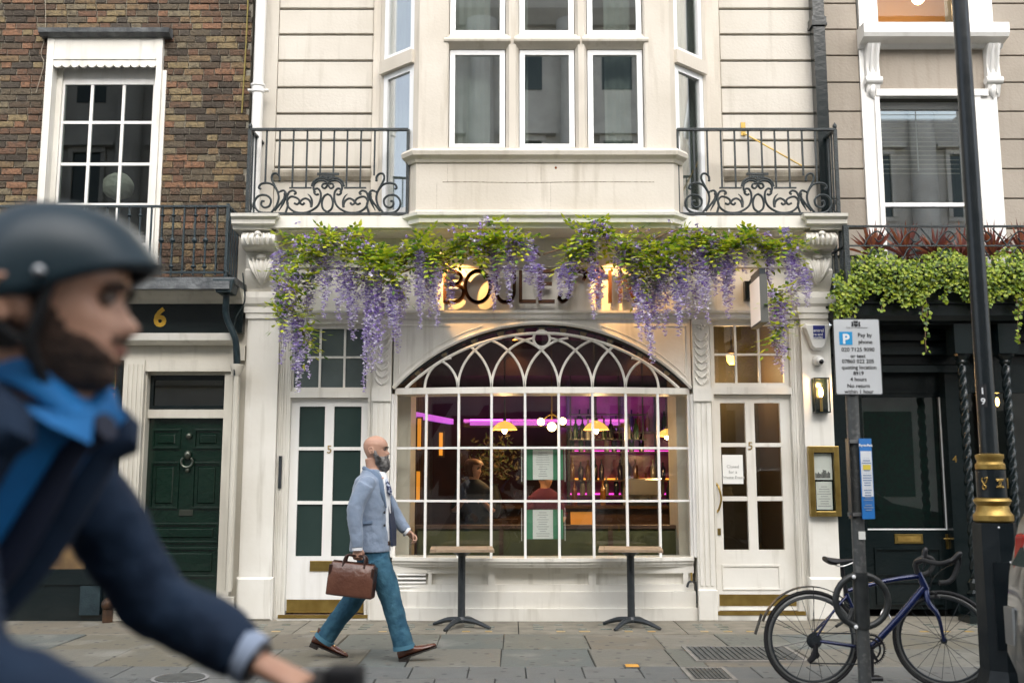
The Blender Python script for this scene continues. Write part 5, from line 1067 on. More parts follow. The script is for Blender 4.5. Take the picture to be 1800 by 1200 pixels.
# ================================================================== shop sign letters
sg = thing('restaurant_sign', 'bronze art deco letters reading BOULESTIN on the white sign band', 'sign', (X(950,510,YF), YF+.07, Z(545,YF)))
bronze = mat('dark_bronze', (.095,.040,.018), .42, (.13,.055,.022), 8, metal=.35)
YL = YF - .02
def ltr(name, strokes, label):
    m = MB()
    for st in strokes:
        pts = [(X(u, v, YL), YL, Z(v, YL)) for u, v in st]; pts = [Vector(p) for p in pts]
        if len(pts) > 2: pts, _ = catmull(pts, [1]*len(pts), 5)
        for a, b in zip(pts, pts[1:]):
            d = (b-a).normalized()*.008; m.bar(a-d, b+d, .05, .036, up=(0,1,0)) if 0 else m.obox((a+b)/2, (b-a), (0,1,0), (b-a).cross(Vector((0,1,0))), (b-a).length/2+.006, .03, .017)
    part(name, m, bronze, sg)
v0, v1, vm = 477, 531, 500
ltr('letter_b', [[(782,v0),(782,v1)], [(782,v0),(797,v0),(808,482),(811,489),(807,497),(797,vm),(782,vm)], [(782,vm),(800,vm),(812,506),(815,515),(811,525),(799,v1),(782,v1)]], '')
ltr('letter_o', [[(818+22*(1+math.cos(a)), 504-27.5*math.sin(a)) for a in [2*PI*i/16 for i in range(17)]]], '')
ltr('letter_u', [[(872,v0),(872,505),(874,520),(881,529),(889,531),(897,528),(903,518),(904,505),(904,v0)]], '')
ltr('letter_l', [[(915,v0),(915,v1-1)], [(914,v1-1),(941,v1-1)]], '')
ltr('letter_e', [[(949,v0),(949,v1-1)], [(948,v0),(973,v0)], [(948,vm-1),(969,vm-1)], [(948,v1-1),(974,v1-1)]], '')
ltr('letter_s', [[(1026,491),(1029,484),(1025,478),(1014,477),(1006,484),(1003,498),(1001,514),(996,526),(988,530),(983,524),(986,518)]], '')
ltr('letter_t', [[(1031,v0),(1062,v0)], [(1050,v0),(1050,v1)]], '')
ltr('letter_i', [[(1072,v0),(1072,v1)]], '')
ltr('letter_n', [[(1090,v1),(1090,v0)], [(1090,v0),(1118,v1)], [(1118,v1),(1118,v0)]], '')
spot_m = mat('spot_housing', (.05,.05,.05), .4)
for i, (u, e) in enumerate(((815, 32), (1085, 26), (1300, 3))):
    t = thing('sign_spotlight', ('small spotlight over the letters B and O of the sign', 'small spotlight over the letters I and N of the sign', 'small spotlight over the hanging sign board')[i], 'spotlight', (X(u,440,YF-.25), YF-.25, Z(440,YF-.25)))
    p0 = Vector((X(u-44,440,YF-.36), YF-.36, Z(440,YF-.36))); tg = Vector((X(u+2,506,YF+.07), YF+.07, Z(515,YF+.07))); d = (tg-p0).normalized()
    part('housing', MB().tube([p0-d*.06, p0+d*.02], [.022,.03], 10), spot_m, t); part('arm', MB().tube([p0-d*.05, (p0.x, YF+.03, p0.z+.1)], .007, 6), spot_m, t)
    part('lens', MB().tube([p0+d*.0202, p0+d*.024], [.026,.026], 10), mat('lit_spot_lens_%d' % i, (1,.7,.4), .4, emit=(1,.6,.2), es=10), t)
    l = bpy.data.lights.new('spot_beam', 'SPOT'); l.energy = e; l.color = (1,.52,.16); l.spot_size = math.radians(62); l.spot_blend = .3; l.shadow_soft_size = .015
    lo = bpy.data.objects.new('spot_beam', l); COL.objects.link(lo); lo.location = p0+d*.03; lo.rotation_euler = (-d).to_track_quat('Z','Y').to_euler(); lo.parent = t; lo.matrix_parent_inverse = wmat(t).inverted()
# ================================================================== wisteria garlands
petal = leafmat('wisteria_petals', [(.27,.16,.52),(.42,.31,.68),(.64,.57,.84),(.34,.23,.60),(.78,.74,.90),(.50,.40,.74)], .6, .3)
petal_w = leafmat('wisteria_pale_petals', [(.62,.56,.76),(.80,.78,.85),(.45,.36,.64),(.85,.84,.88),(.55,.46,.72)], .6, .3)
leaf_y = leafmat('wisteria_leaves', [(.50,.56,.03),(.40,.50,.03),(.64,.66,.05),(.18,.32,.025),(.50,.56,.04),(.10,.22,.02)], .45, .35)
stemm = mat('brown_vine', (.16,.10,.055), .8, (.10,.06,.03), 20)
def floret(m, c, r, s_):
    for k in range(3):
        a = Vector((r.uniform(-1,1), r.uniform(-1,1), r.uniform(-.9,.5))).normalized(); b = a.orthogonal().normalized(); b.rotate(Matrix.Rotation(r.uniform(0,6.28), 3, a)); n_ = a.cross(b)
        w = s_*r.uniform(.55,.9); m.add([c, c + a*s_*.6 + b*w*.6 + n_*s_*.2, c + a*s_*1.1, c + a*s_*.6 - b*w*.6 + n_*s_*.2], [(0,1,2),(0,2,3)])
def raceme(seed):
    r = random.Random(seed); top, bot = MB(), MB(); n_ = 72
    for i in range(n_):
        t_ = i/n_; rad = .043*(1-t_)**.55*(.55+.45*min(1, t_*6)) + .008
        for q in range(2 if t_ < .75 else 1):
            a = r.uniform(0, 2*PI); rr = rad*math.sqrt(r.random()); c = Vector((rr*math.cos(a), rr*math.sin(a), -t_ - r.uniform(0,.015)))
            floret(bot if r.random() < .25 + .75*t_**1.1 else top, c, r, .029*(1-.3*t_))
    # z is scaled by the length, so squash petals back by giving them unit proportions at length .5
    return top, bot
RAC = []
for q in range(7):
    a, b = raceme(100+q); me = bpy.data.meshes.new('flower_raceme'); vv = a.v + b.v; o = len(a.v); ff = a.f + [tuple(i+o for i in f) for f in b.f]
    me.from_pydata([(x, y, z) for x, y, z in vv], [], ff); me.materials.append(petal); me.materials.append(petal_w)
    for i, p in enumerate(me.polygons): p.material_index = 0 if i < len(a.f) else 1
    RAC.append(me)
def leafspray(m, c, r, s_=.05):
    """a compound leaf: leaflets in pairs along a drooping stalk"""
    d = Vector((r.uniform(-1,1), r.uniform(-1,.5), r.uniform(-.7,.5))).normalized(); sd = d.cross(Vector((0,0,1))).normalized() if abs(d.z) < .95 else Vector((1,0,0)); up = sd.cross(d)
    for k in range(5):
        p = c + d*s_*.75*k + Vector((0,0,-.006*k*k*s_*8)); 
        for q in ((-1, 1) if k < 4 else (0,)):
            t_ = (d*.6 + sd*q*.9 + up*r.uniform(-.3,.3)).normalized() if q else d; w = t_.cross(up).normalized()*s_*.27*r.uniform(.8,1.2); L_ = s_*r.uniform(.75,1.1)
            m.add([p, p+t_*L_*.45+w, p+t_*L_, p+t_*L_*.45-w, p+t_*L_*.5+up*s_*.05], [(0,1,4),(1,2,4),(2,3,4),(3,0,4)])
def garland(label, racs, clumps, stems, seed):
    r = random.Random(seed); Yg_ = YF - .54
    t = thing('wisteria_garland', label, 'garland', (X(racs[0][0],450,Yg_), Yg_, Z(600,Yg_)))
    fo = MB(); fl = MB()
    for u, v, rad in clumps:
        c0 = P3(u, v, Yg_ + r.uniform(-.03,.1)); R_ = rad*.0047
        for i in range(int(8 + rad*.62)):
            a = Vector((r.gauss(0,.46), r.gauss(0,.26), r.gauss(0,.42))); leafspray(fo, c0 + a*R_*1.0, r, r.uniform(.062,.085))
        for i in range(int(rad*1.0)):
            a = Vector((r.gauss(0,.6), r.gauss(-.3,.4), r.gauss(0,.55))); floret(fl, c0 + a*R_, r, .034)
    part('foliage', fo, leaf_y, t, kind='stuff'); part('loose_blossom', fl, petal, t, kind='stuff')
    for u, va, vb in racs:
        for q in range(2 if (vb-va > 70 and r.random() < .35) else 1):
            uu = u + (r.uniform(-9,9) if q else 0); L_ = (Z(va,Yg_)-Z(vb,Yg_))*(r.uniform(.55,.9) if q else 1.0); w = r.uniform(1.0,1.45)*(1.0 if L_ > .3 else .8)
            o = place('flower_raceme', r.choice(RAC), tuple(P3(uu, va, Yg_ + r.uniform(-.05,.10))), t, (w, w, L_), (r.uniform(-.07,.07), r.uniform(-.07,.07), r.uniform(0,6.28)))
    for st in stems: part('vine_stem', MB().tube([P3(u, v, Yg_+.08+.03*r.uniform(-1,1)) for u, v in st], .010, 6, 4), stemm, t, True)
    return t
garland('wisteria garland over the door with dark panes, reaching to the letters U and L',
 [(487,440,560),(503,500,640),(527,560,690),(517,480,600),(537,480,665),(552,470,560),(570,430,560),(580,450,520),(600,460,565),(612,470,580),(625,470,600),(640,480,560),(650,500,625),(661,480,650),(669,490,640),(690,500,600),(702,500,620),(712,490,560),(735,440,545),(746,450,580),(757,450,560),(770,470,575),(792,470,545),(862,430,530),(876,430,545),(890,420,540),(905,420,500),(925,420,500),(937,430,498),(947,465,525),(648,560,690),(560,440,500),(500,440,520)],
 [(530,440,34),(560,428,34),(600,430,30),(640,442,24),(516,500,28),(505,545,18),(660,468,24),(690,478,26),(705,452,18),(735,430,24),(752,445,18),(772,458,9),(818,420,28),(858,415,32),(888,420,28),(912,418,20),(842,438,12),(530,585,14),(797,432,8),(650,450,16)],
 [[(500,430),(560,412),(640,440),(700,470),(740,430),(790,455),(820,425),(900,410),(950,450)], [(690,485),(730,470),(770,455),(800,440)], [(535,415),(600,412),(650,420)]], 5)
garland('wisteria garland over the lantern lit right door, starting at the letter S',
 [(985,470,520),(1001,460,525),(1010,420,480),(1022,420,480),(1040,440,560),(1047,390,450),(1052,470,545),(1085,430,530),(1100,430,530),(1120,470,600),(1130,490,632),(1139,500,640),(1150,480,580),(1157,460,550),(1170,460,590),(1195,460,590),(1202,470,560),(1220,430,560),(1232,430,568),(1245,450,530),(1255,420,520),(1280,460,560),(1287,440,500),(1305,430,480),(1320,400,450),(1352,440,500),(1357,510,640),(1376,530,655),(1386,420,555),(1396,440,540),(1414,470,540),(1380,400,470),(1270,450,540)],
 [(1005,448,16),(1030,420,24),(1060,408,20),(1046,397,12),(1100,432,32),(1122,452,28),(1130,482,22),(1160,440,28),(1200,428,32),(1240,428,28),(1270,432,24),(1300,430,18),(1345,430,20),(1385,432,20),(1366,520,16),(1172,460,22),(1320,415,14),(1365,580,8)],
 [[(955,447),(1010,430),(1060,410),(1110,440),(1180,420),(1250,420),(1320,410),(1360,420),(1400,440)], [(1130,430),(1190,405),(1260,415)], [(1330,425),(1348,440),(1350,490),(1372,530)]], 9)
# strings of cable under the cornice
cb = thing('fairy_cable', 'thin black cable strung along the frieze under the cornice', 'cable', (.3, YF, Z(412,YF)))
part('wire', MB().tube([P3(u, v, YF-.0) for u, v in ((430,420),(520,405),(640,418),(720,405),(930,405),(985,402),(1120,398),(1180,408),(1300,400),(1410,412))], .006, 5, 5), iron, cb)
# ================================================================== ivy box and red cordylines on the black shopfront
ivm = leafmat('ivy_leaves', [(.20,.29,.012),(.27,.35,.018),(.11,.19,.01),(.35,.40,.03),(.05,.10,.008),(.23,.31,.015)], .45, .25)
YV = YS - .02
px0, px1 = X(1482,420,9.86), 9.4
pl = thing('planter_trough', 'black trough with low iron rail above the black shopfront', 'planter', ((px0+px1)/2, YV, zl1_))
zr1, zr0 = Z(398, 9.78), Z(432, 9.78)
part('trough', MB().box(px0+.02, YV-.02, zl1_, px1, YV+.38, Z(470,YV)), blackp, pl)
rlm = MB().bar((px0,9.78,zr1),(px1,9.78,zr1),.03,.018).bar((px0,9.78,zr0),(px1,9.78,zr0),.02,.014).bar((px0,9.78,zr1),(px0-.06,YT,zr1),.03,.018).bar((px0,9.78,zr0),(px0-.06,YT,zr0),.03,.014).bar((px0,9.78,zl1_),(px0,9.78,zr1+.01),.05,.05)
part('rail', rlm, iron, pl)
for i in range(15):
    x = px0 + .18 + i*.36
    part('scroll', MB().tube([(x,9.78,zr0),(x+.06,9.78,zr0+.10),(x+.14,9.78,zr0+.15),(x+.2,9.78,zr0+.09),(x+.15,9.78,zr0+.04),(x+.11,9.78,zr0+.08)], .008, 5, 3), iron, pl); part('scroll', MB().tube([(x+.36,9.78,zr0),(x+.30,9.78,zr0+.08),(x+.22,9.78,zr1-.02)], .008, 5, 3).tube([(x+.02,9.78,zr0-.14),(x+.1,9.78,zr0-.02),(x+.18,9.78,zr0-.14)], .008, 5, 3), iron, pl)
for i in range(4): part('baluster', MB().bar((px0-.012*i-.01, 9.78+.13*(i+1), zl1_), (px0-.012*i-.01, 9.78+.13*(i+1), zr1), .03, .03), iron, pl)
iv = thing('ivy', 'yellow green ivy spilling over the edge of the black planter trough', 'ivy', ((px0+px1)/2, YV-.1, zl1_))
r = random.Random(21); m = MB()
def ivyleaf(c, s_):
    n_ = Vector((r.gauss(0,.35), -1, r.gauss(.35,.4))).normalized(); a = n_.orthogonal().normalized(); a.rotate(Matrix.Rotation(r.uniform(0,6.28),3,n_)); b = n_.cross(a)
    m.add([c - a*s_*.5, c + b*s_*.5 - a*s_*.15 + n_*s_*.12, c + a*s_*.65, c - b*s_*.5 - a*s_*.15 + n_*s_*.12, c+n_*s_*.05], [(0,1,4),(1,2,4),(2,3,4),(3,0,4)])
zi1 = Z(448, YV); zi0 = Z(515, YV)
for i in range(10500):
    x = r.uniform(px0-.15, px1); wob = .5+.5*math.sin(x*7)*math.sin(x*3.1+1); t_ = r.random()**.8
    depth = .30 + .16*wob; z = zi1 + .06*math.sin(x*9) - t_*(zi1-zi0+.02+.22*wob*r.random())
    if x < px0+.1 : z -= (px0+.1-x)*.8
    y = YV - .02 - .16*math.sin(min(1,t_*1.3)*PI*.75) - r.uniform(0,.07); ivyleaf(Vector((x, y, z)), r.uniform(.022,.046))
part('foliage', m, ivm, iv, kind='stuff')
for u, va, vb, du in ((1560,505,548,-10),(1627,520,618,2),(1620,520,560,4),(1480,500,522,-22),(1487,530,542,-25),(1665,500,530,-6),(1785,520,600,8),(1795,520,560,-4),(1580,500,530,-12),(1725,500,530,5)):
    m = MB(); st = []
    for i in range(11):
        t_ = i/10; c = P3(u+du*t_+2*math.sin(t_*6), va+(vb-va)*t_, YV-.16); st.append(c)
        for q in range(2): ivyleaf(c + Vector((r.uniform(-.03,.03), r.uniform(-.02,.02), r.uniform(-.02,.02))), r.uniform(.03,.05))
    part('trailing_strand', m, ivm, iv, kind='stuff'); part('strand_stem', MB().tube(st, .005, 5), stemm, iv)
redm = leafmat('red_strap_leaves', [(.13,.03,.02),(.18,.045,.025),(.09,.025,.02),(.22,.07,.03)], .4, .2)
for i, (u, lab) in enumerate(((1535,'nearest the white console bracket'),(1590,'in front of the blind window, first of the row'),(1645,'beside the lamp post shaft'),(1745,'under the right hand white window jamb'),(1798,'at the far end of the trough'),(1690,'partly behind the lamp post shaft'))):
    c0 = P3(u, 450, YV+.12 + .05*(i % 2)); m = MB(); t = thing('cordyline', 'spiky dark red cordyline plant ' + lab, 'plant', tuple(c0), 'red spiky plants in the trough')
    for k in range(34):
        a = r.uniform(0,2*PI); el = r.uniform(.15,1.5); d = Vector((math.cos(a)*math.cos(el), .6*math.sin(a)*math.cos(el), math.sin(el))); L_ = r.uniform(.26,.42); sd = d.cross(Vector((.1,.9,.2))).normalized()*.013
        p1 = c0 + d*L_*.55; p2 = c0 + d*L_ + Vector((0,0,-.10*math.cos(el)*L_)); m.add([c0-sd*.6, c0+sd*.6, p1+sd, p1-sd, p2], [(0,1,2,3),(3,2,4)])
    part('leaf_rosette', m, redm, t, kind='stuff'); part('stem', MB().tube([c0-Vector((0,0,.12)), c0], .02, 6), stemm, t)
# ================================================================== bistro tables
def table(u, label, yaw):
    Yt = 9.72; x = X(u, 1098, Yt); zt = Z(966, Yt-.25); t = thing('bistro_table', label, 'table', (x, Yt, 0), 'bistro tables outside the window')
    c, s_ = math.cos(yaw), math.sin(yaw); R_ = lambda px, py: (x + c*px - s_*py, Yt + s_*px + c*py)
    hw, hd = .30, .27
    top = link('table_top', bpy.data.meshes.new('x'), t); m = MB()
    m.obox((*R_(0, 0), zt-.030), (c,s_,0), (-s_,c,0), (0,0,1), hw-.06, .03, .008)
    top.data = m.mesh('table_top', darkmetal)
    for q in (-1, 1): part('end_batten', MB().obox((*R_(q*(hw-.025), 0), zt-.012), (c,s_,0), (-s_,c,0), (0,0,1), .025, hd, .012), wood_t, top)
    n_ = 7
    for i in range(n_): yy_ = -hd + 2*hd*(i+.5)/n_; part('slat', MB().obox((*R_(0, yy_), zt-.011), (c,s_,0), (-s_,c,0), (0,0,1), hw-.053, hd/n_-.004, .011), wood_t, top)
    part('column', MB().tube([(x, Yt, .07), (x, Yt, zt-.05)], .036, 14), darkmetal, t, True)
    part('top_plate', MB().lathe([(.04,zt-.075),(.09,zt-.04),(.12,zt-.026)], (x,Yt,0), 12).box(x-.15, Yt-.03, zt-.04, x+.15, Yt+.03, zt-.0245), darkmetal, t)
    part('hub', MB().lathe([(.05,.045),(.055,.075),(.04,.10)], (x,Yt,0), 14), darkmetal, t)
    for k in range(4):
        a = yaw + PI/4 + k*PI/2 + .25; dx, dy = math.cos(a), math.sin(a); part('foot', MB().tube([(x+dx*.03, Yt+dy*.03, .07), (x+dx*.15, Yt+dy*.15, .062), (x+dx*.27, Yt+dy*.27, .025), (x+dx*.31, Yt+dy*.31, .012)], [.028,.024,.018,.014], 8, 3), darkmetal, t, True)
table(811, 'slatted teak bistro table standing beside the vent grille', .06); table(1110, 'slatted teak bistro table standing nearer the brass tap', -.10)
# ================================================================== fixtures on the right pilaster
# alarm box
t = thing('alarm_box', 'white pentagonal burglar alarm box with blue Central Fire and Security label', 'alarm', (X(1436,595,YF), YF, Z(615,YF)))
al = [(X(u,595,YF), Z(v,YF)) for u, v in ((1414,571),(1455,571),(1458,576),(1446,611),(1441,616),(1428,616),(1423,611),(1411,576))]
ins = [(x + (X(1435,595,YF)-x)*.14, z + (Z(592,YF)-z)*.14) for x, z in al]
part('case', MB().loft([[(x, YF-.001, z) for x, z in al], [(x, YF-.05, z) for x, z in al], [(x, YF-.075, z) for x, z in ins]]), white2, t)
lb = part('blue_label', MB().box(X(1425.5,585,YF), YF-.079, Z(597,YF), X(1446,585,YF), YF-.0755, Z(574,YF)), mat('label_blue', (.01,.02,.20), .5), t)
tm = MB()
for s_, v, sz in (('Central',583,.046),('Fire and',589.5,.037),('Security',595,.037)):
    q = text_mb(s_, sz, (X(1436,v,YF-.08), YF-.081, Z(v,YF-.08)), .0006, bold=.0006); tm.add(q.v, q.f)
part('label_text', tm, upvc, lb)
# dome camera
t = thing('security_camera', 'small white ball security camera on the pilaster under the alarm box', 'camera', (X(1437,635,YF), YF, Z(645,YF)))
cx_, cz_ = X(1437,635,YF), Z(635,YF)
part('ball', MB().sphere((cx_, YF-.06, cz_), .05, 16, 12), white2, t, True); part('mount', MB().lathe([(.055,YF-.001),(.055,YF-.03),(.035,YF-.05)], (cx_,0,cz_), 14, 'y'), white2, t); part('lens', MB().sphere((cx_+.008, YF-.098, cz_-.012), (.026,.018,.026), 12, 8), mat('black_lens', (.005,.005,.006), .1), t, True)
# wall lantern
t = thing('wall_lantern', 'slim black box wall lantern with glowing bulb on the white pilaster', 'wall lamp', (X(1440,695,YF), YF, Z(726,YF)))
a, b, z1_, z0_ = X(1427,695,YF), X(1454,695,YF), Z(665,YF), Z(726,YF)
part('back_plate', MB().box(a, YF-.012, z0_, b, YF-.001, z1_), blackp, t)
part('frame', MB().box(a, YF-.10, z0_, b, YF-.0121, z0_+.014).box(a, YF-.10, z1_-.014, b, YF-.0121, z1_).box(a, YF-.10, z0_+.0141, a+.01, YF-.09, z1_-.0141).box(b-.01, YF-.10, z0_+.0141, b, YF-.09, z1_-.0141), blackp, t)
part('glass', MB().box(a+.01, YF-.096, z0_+.014, b-.01, YF-.093, z1_-.014), pane_clear, t)
bx_, bz_ = (a+b)/2, Z(690,YF); part('bulb', MB().sphere((bx_, YF-.05, bz_), (.022,.022,.055), 12, 8), mat('lit_lantern_bulb', (1,.6,.2), .3, emit=(1,.55,.16), es=22), t, True); part('lampholder', MB().tube([(bx_, YF-.05, z0_+.014), (bx_, YF-.05, bz_-.05)], .014, 8), brass, t)
l = bpy.data.lights.new('lantern_light', 'POINT'); l.energy = 3; l.color = (1,.55,.2); l.shadow_soft_size = .03; lo = bpy.data.objects.new('lantern_light', l); COL.objects.link(lo); lo.location = (bx_, YF-.05, bz_+.08); lo.parent = t; lo.matrix_parent_inverse = wmat(t).inverted()
# menu case
t = thing('menu_case', 'brass framed menu case with two white sheets on the right pilaster', 'menu case', (X(1447,845,YF), YF, Z(906,YF)))
a, b, z1_, z0_ = X(1420,845,YF), X(1473,845,YF), Z(784,YF), Z(907,YF); fw = .052
part('frame', MB().box(a, YF-.07, z0_, a+fw, YF-.001, z1_).box(b-fw, YF-.07, z0_, b, YF-.001, z1_).box(a+fw, YF-.07, z0_, b-fw, YF-.001, z0_+fw).box(a+fw, YF-.07, z1_-fw*1.25, b-fw, YF-.001, z1_), brass, t, bevel=.004)
part('title', text_mb('BOULESTIN', .034, ((a+b)/2, YF-.0705, z1_-.045), .0008), mat('engraved', (.25,.17,.05), .5, metal=.6), t)
part('back', MB().box(a+fw, YF-.02, z0_+fw, b-fw, YF-.001, z1_-fw*1.25), blackp, t)
zm = (z0_+z1_)/2; part('upper_sheet', MB().box(a+fw+.01, YF-.026, zm+.015, b-fw-.012, YF-.0205, z1_-fw*1.4), paper, t); part('lower_sheet', MB().box(a+fw+.02, YF-.026, z0_+fw+.015, b-fw-.02, YF-.0205, zm-.005), paper, t)
pr = MB()
for j in range(9): hwid = random.uniform(.03,.07); pr.box((a+b)/2-hwid, YF-.0275, z0_+.1+j*.024, (a+b)/2+hwid, YF-.0262, z0_+.106+j*.024)
part('printed_lines', pr, ink, t)
r = random.Random(4); art = MB()
for j in range(12): x = a+fw+.02+j*(b-a-2*fw-.05)/12; art.box(x, YF-.0275, zm+.03, x+.009, YF-.0262, zm+.05+r.uniform(.02,.07))
part('drawing', art, black_ink, t)
part('cover_glass', MB().box(a+fw, YF-.062, z0_+fw, b-fw, YF-.058, z1_-fw*1.25), pane_clear, t)
# hanging box sign
t = thing('hanging_sign', 'pale square projecting sign board in a dark frame hanging by the right door', 'sign', (X(1335,545,YF-.35), YF-.4, Z(575,YF-.4)))
A = P3(1322, 530, YF-.62); hz = (Z(492,YF-.6)-Z(575,YF-.6))/2; xm = X(1337,535,YF-.4)
yaw = Vector((.03, 1, 0)).normalized(); cen = Vector((X(1334,535,YF-.48), YF-.48, Z(531,YF-.48)))
part('board', MB().obox(cen, yaw, yaw.cross(Vector((0,0,1))), (0,0,1), .235, .035, .235), mat('sign_frame_grey', (.10,.10,.09), .5), t)
nr = yaw.cross(Vector((0,0,1))).normalized(); nr = nr if nr.x < 0 else -nr
for q in (1, -1): part('face', MB().obox(cen + nr*q*.037, yaw, nr, (0,0,1), .215, .003, .215), mat('pale_sign_face', (.80,.72,.64), .5, emit=(1,.80,.66), es=.16) if 'pale_sign_face' not in MATS else MATS['pale_sign_face'], t)
part('bracket', MB().tube([cen+Vector((0,0,.235)), cen+Vector((0,0,.30)), (cen.x+.05, YF+.05, cen.z+.32)], .012, 6).obox(cen+Vector((0,0,.27)), yaw, nr, (0,0,1), .2, .03, .03), darkmetal, t)
t = thing('black_flood_lamp', 'small black box lamp on the sign band behind the hanging sign', 'lamp', (X(1315,507,YF), YF+.05, Z(522,YF)))
part('housing', MB().cbox(X(1309,507,YF), YF-.02, Z(527,YF), X(1322,507,YF), YF+.069, Z(494,YF), .01), blackp, t)
# ================================================================== parking sign post with cycle hoop
YP = 6.45; pu = 1516; xp = X(pu, 1100, YP); xpole = xp
t = thing('parking_sign_post', 'scuffed grey post with pay by phone parking sign, blue notice and black cycle hoop', 'sign post', (xp, YP, 0))
polem = mat('scuffed_grey_pole', (.085,.09,.09), .4, (.17,.17,.165), 30, contrast=(.52,.72), metal=.3); blackr = mat('black_rubber_paint', (.014,.017,.018), .4, (.03,.033,.033), 15)
zst = Z(692, YP); part('pole', MB().tube([(xp, YP, 0), (xp, YP, Z(560,YP))], .040, 18), polem, t, True)
zs0_, zs1_ = Z(1104,YP), Z(1005,YP); part('hoop_sleeve', MB().tube([(xp, YP, zs0_), (xp, YP, zs1_)], .047, 18), blackr, t, True)
hz_ = Z(1055,YP); hr = .165; hp = [(xp+hr*math.cos(2*PI*k/28), YP-.01, hz_+hr*.97*math.sin(2*PI*k/28)) for k in range(28)]
part('cycle_hoop', MB().tube(hp, .021, 10, closed=True), blackr, t, True)
part('bolt', MB().sphere((xp-.055, YP-.045, hz_+.15), .013, 8, 6), upvc, t); part('bolt', MB().sphere((xp-.055, YP-.045, hz_-.155), .013, 8, 6), upvc, t)
part('torn_sticker', MB().box(xp-.012, YP-.046, Z(947,YP), xp+.03, YP-.0405, Z(933,YP)), paper, t)
# main sign plate
Yq = YP - .05; a, b, z1_, z0_ = X(1466,625,Yq), X(1549,625,Yq), Z(560,Yq), Z(694,Yq)
def rrect(a, z0_, b, z1_, r_, n_=5):
    pts = []
    for cx_, cz_, a0 in ((b-r_, z1_-r_, 0), (a+r_, z1_-r_, PI/2), (a+r_, z0_+r_, PI), (b-r_, z0_+r_, 1.5*PI)):
        pts += [(cx_+r_*math.cos(a0+PI/2*i/n_), cz_+r_*math.sin(a0+PI/2*i/n_)) for i in range(n_+1)]
    return pts
plate = part('sign_plate', MB().prism(rrect(a, z0_, b, z1_, .012), Yq, Yq+.008), blackr, t)
part('sign_face', MB().prism(rrect(a+.006, z0_+.006, b-.006, z1_-.006, .010), Yq-.002, Yq-.0002), mat('pale_sign_sheet', (.60,.62,.63), .45, (.55,.57,.58), 4), plate)
part('p_symbol', MB().box(X(1475,594,Yq), Yq-.0035, Z(606,Yq), X(1498,594,Yq), Yq-.0022, Z(583,Yq)), mat('parking_blue', (.02,.30,.62), .45), plate)
part('p_letter', text_mb('P', .088, (X(1486.5,594,Yq), Yq-.0045, Z(603.5,Yq)), .0007, bold=.003), upvc, plate)
tm = MB(); mid = (a+b)/2
for s_, u, v, sz in (('Pay by',1520,592,.036),('phone',1521,604,.036),('020 7125 9090',1508,617.5,.0355),('or text',1508,628.5,.034),('07860 022 205',1508,638,.0345),('quoting location',1510,648.5,.0345),('8919',1509,659,.034),('4 hours',1509,669.5,.034),('No return',1509,681,.035),('within 1 hour',1510,691,.034)):
    q = text_mb(s_, sz, (X(u,v,Yq), Yq-.0035, Z(v,Yq)), .0006, bold=.0003); part('text_line', q, black_ink, plate)
tm = text_mb('City of Westminster', .017, (X(1506,577,Yq), Yq-.0035, Z(577,Yq)), .0005); part('council_name', tm, ink, plate)
cr = MB(); cx_, cz_ = X(1504,568,Yq), Z(568,Yq)
cr.prism([(cx_-.013,cz_-.004),(cx_+.013,cz_-.004),(cx_+.013,cz_-.016),(cx_,cz_-.026),(cx_-.013,cz_-.016)], Yq-.0035, Yq-.0022).box(cx_-.014, Yq-.0035, cz_+.0, cx_+.014, Yq-.0022, cz_+.012)
for q in (-1, 1): cr.prism([(cx_+q*.016,cz_-.02),(cx_+q*.03,cz_-.022),(cx_+q*.026,cz_),(cx_+q*.03,cz_+.006),(cx_+q*.02,cz_+.012),(cx_+q*.017,cz_)], Yq-.0035, Yq-.0022)
for q in range(4): cr.box(cx_-.012+q*.007, Yq-.0035, cz_+.013, cx_-.009+q*.007, Yq-.0022, cz_+.02)
part('crest', cr, black_ink, plate)
# blue pay-to-park notice, edge-on twin
for v in (776, 903): part('clamp', MB().box(X(1487,v,YP), YP-.05, Z(v+3,YP), X(1512,v,YP), YP-.035, Z(v-3,YP)).tube([(xp, YP, Z(v+2.5,YP)), (xp, YP, Z(v-2.5,YP))], .046, 14), mat('galvanised', (.45,.46,.46), .35, (.3,.3,.3), 12, metal=.8) if 'galvanised' not in MATS else MATS['galvanised'], t)
nd = Vector((1, .35, 0)).normalized(); n2 = Vector((.35,-1,0)).normalized(); xn = X(1523,840,YP-.05); zc_ = (Z(771,YP)+Z(911,YP))/2; hh = (Z(771,YP)-Z(911,YP))/2; cN = Vector((xn, YP-.055, zc_))
nb = part('pay_notice', MB().obox(cN, nd, n2, (0,0,1), .047, .003, hh), mat('notice_blue', (.02,.17,.50), .4), t)
part('notice_sheet', MB().obox(cN+n2*.004+Vector((0,0,.03)), nd, n2, (0,0,1), .042, .0008, hh-.11), mat('notice_white', (.72,.74,.76), .5), nb)
lns = MB(); 
for j in range(22): lns.obox(cN+n2*.0055+Vector((0,0,hh-.125-j*.0155)), nd, n2, (0,0,1), .036*(.6+.4*random.random()), .0006, .0035 if j % 6 else .0005)
part('notice_print', lns, mat('notice_ink', (.2,.28,.42), .7), nb); part('yellow_label', MB().obox(cN+n2*.0062+Vector((0,0,hh*.28)), nd, n2, (0,0,1), .03, .0006, .016), mat('yellow_label', (.7,.55,.05), .5), nb)
tmb = text_mb('Pay-to-Park', .022, (0,0,0), .0005, bold=.0006); ang = math.atan2(nd.y, nd.x)
tmb.v = [tuple(cN + n2*.0045 + nd*p[0] + Vector((0,0,p[2]+hh-.05))+n2*(-p[1])) for p in tmb.v]; part('notice_title', tmb, upvc, nb)
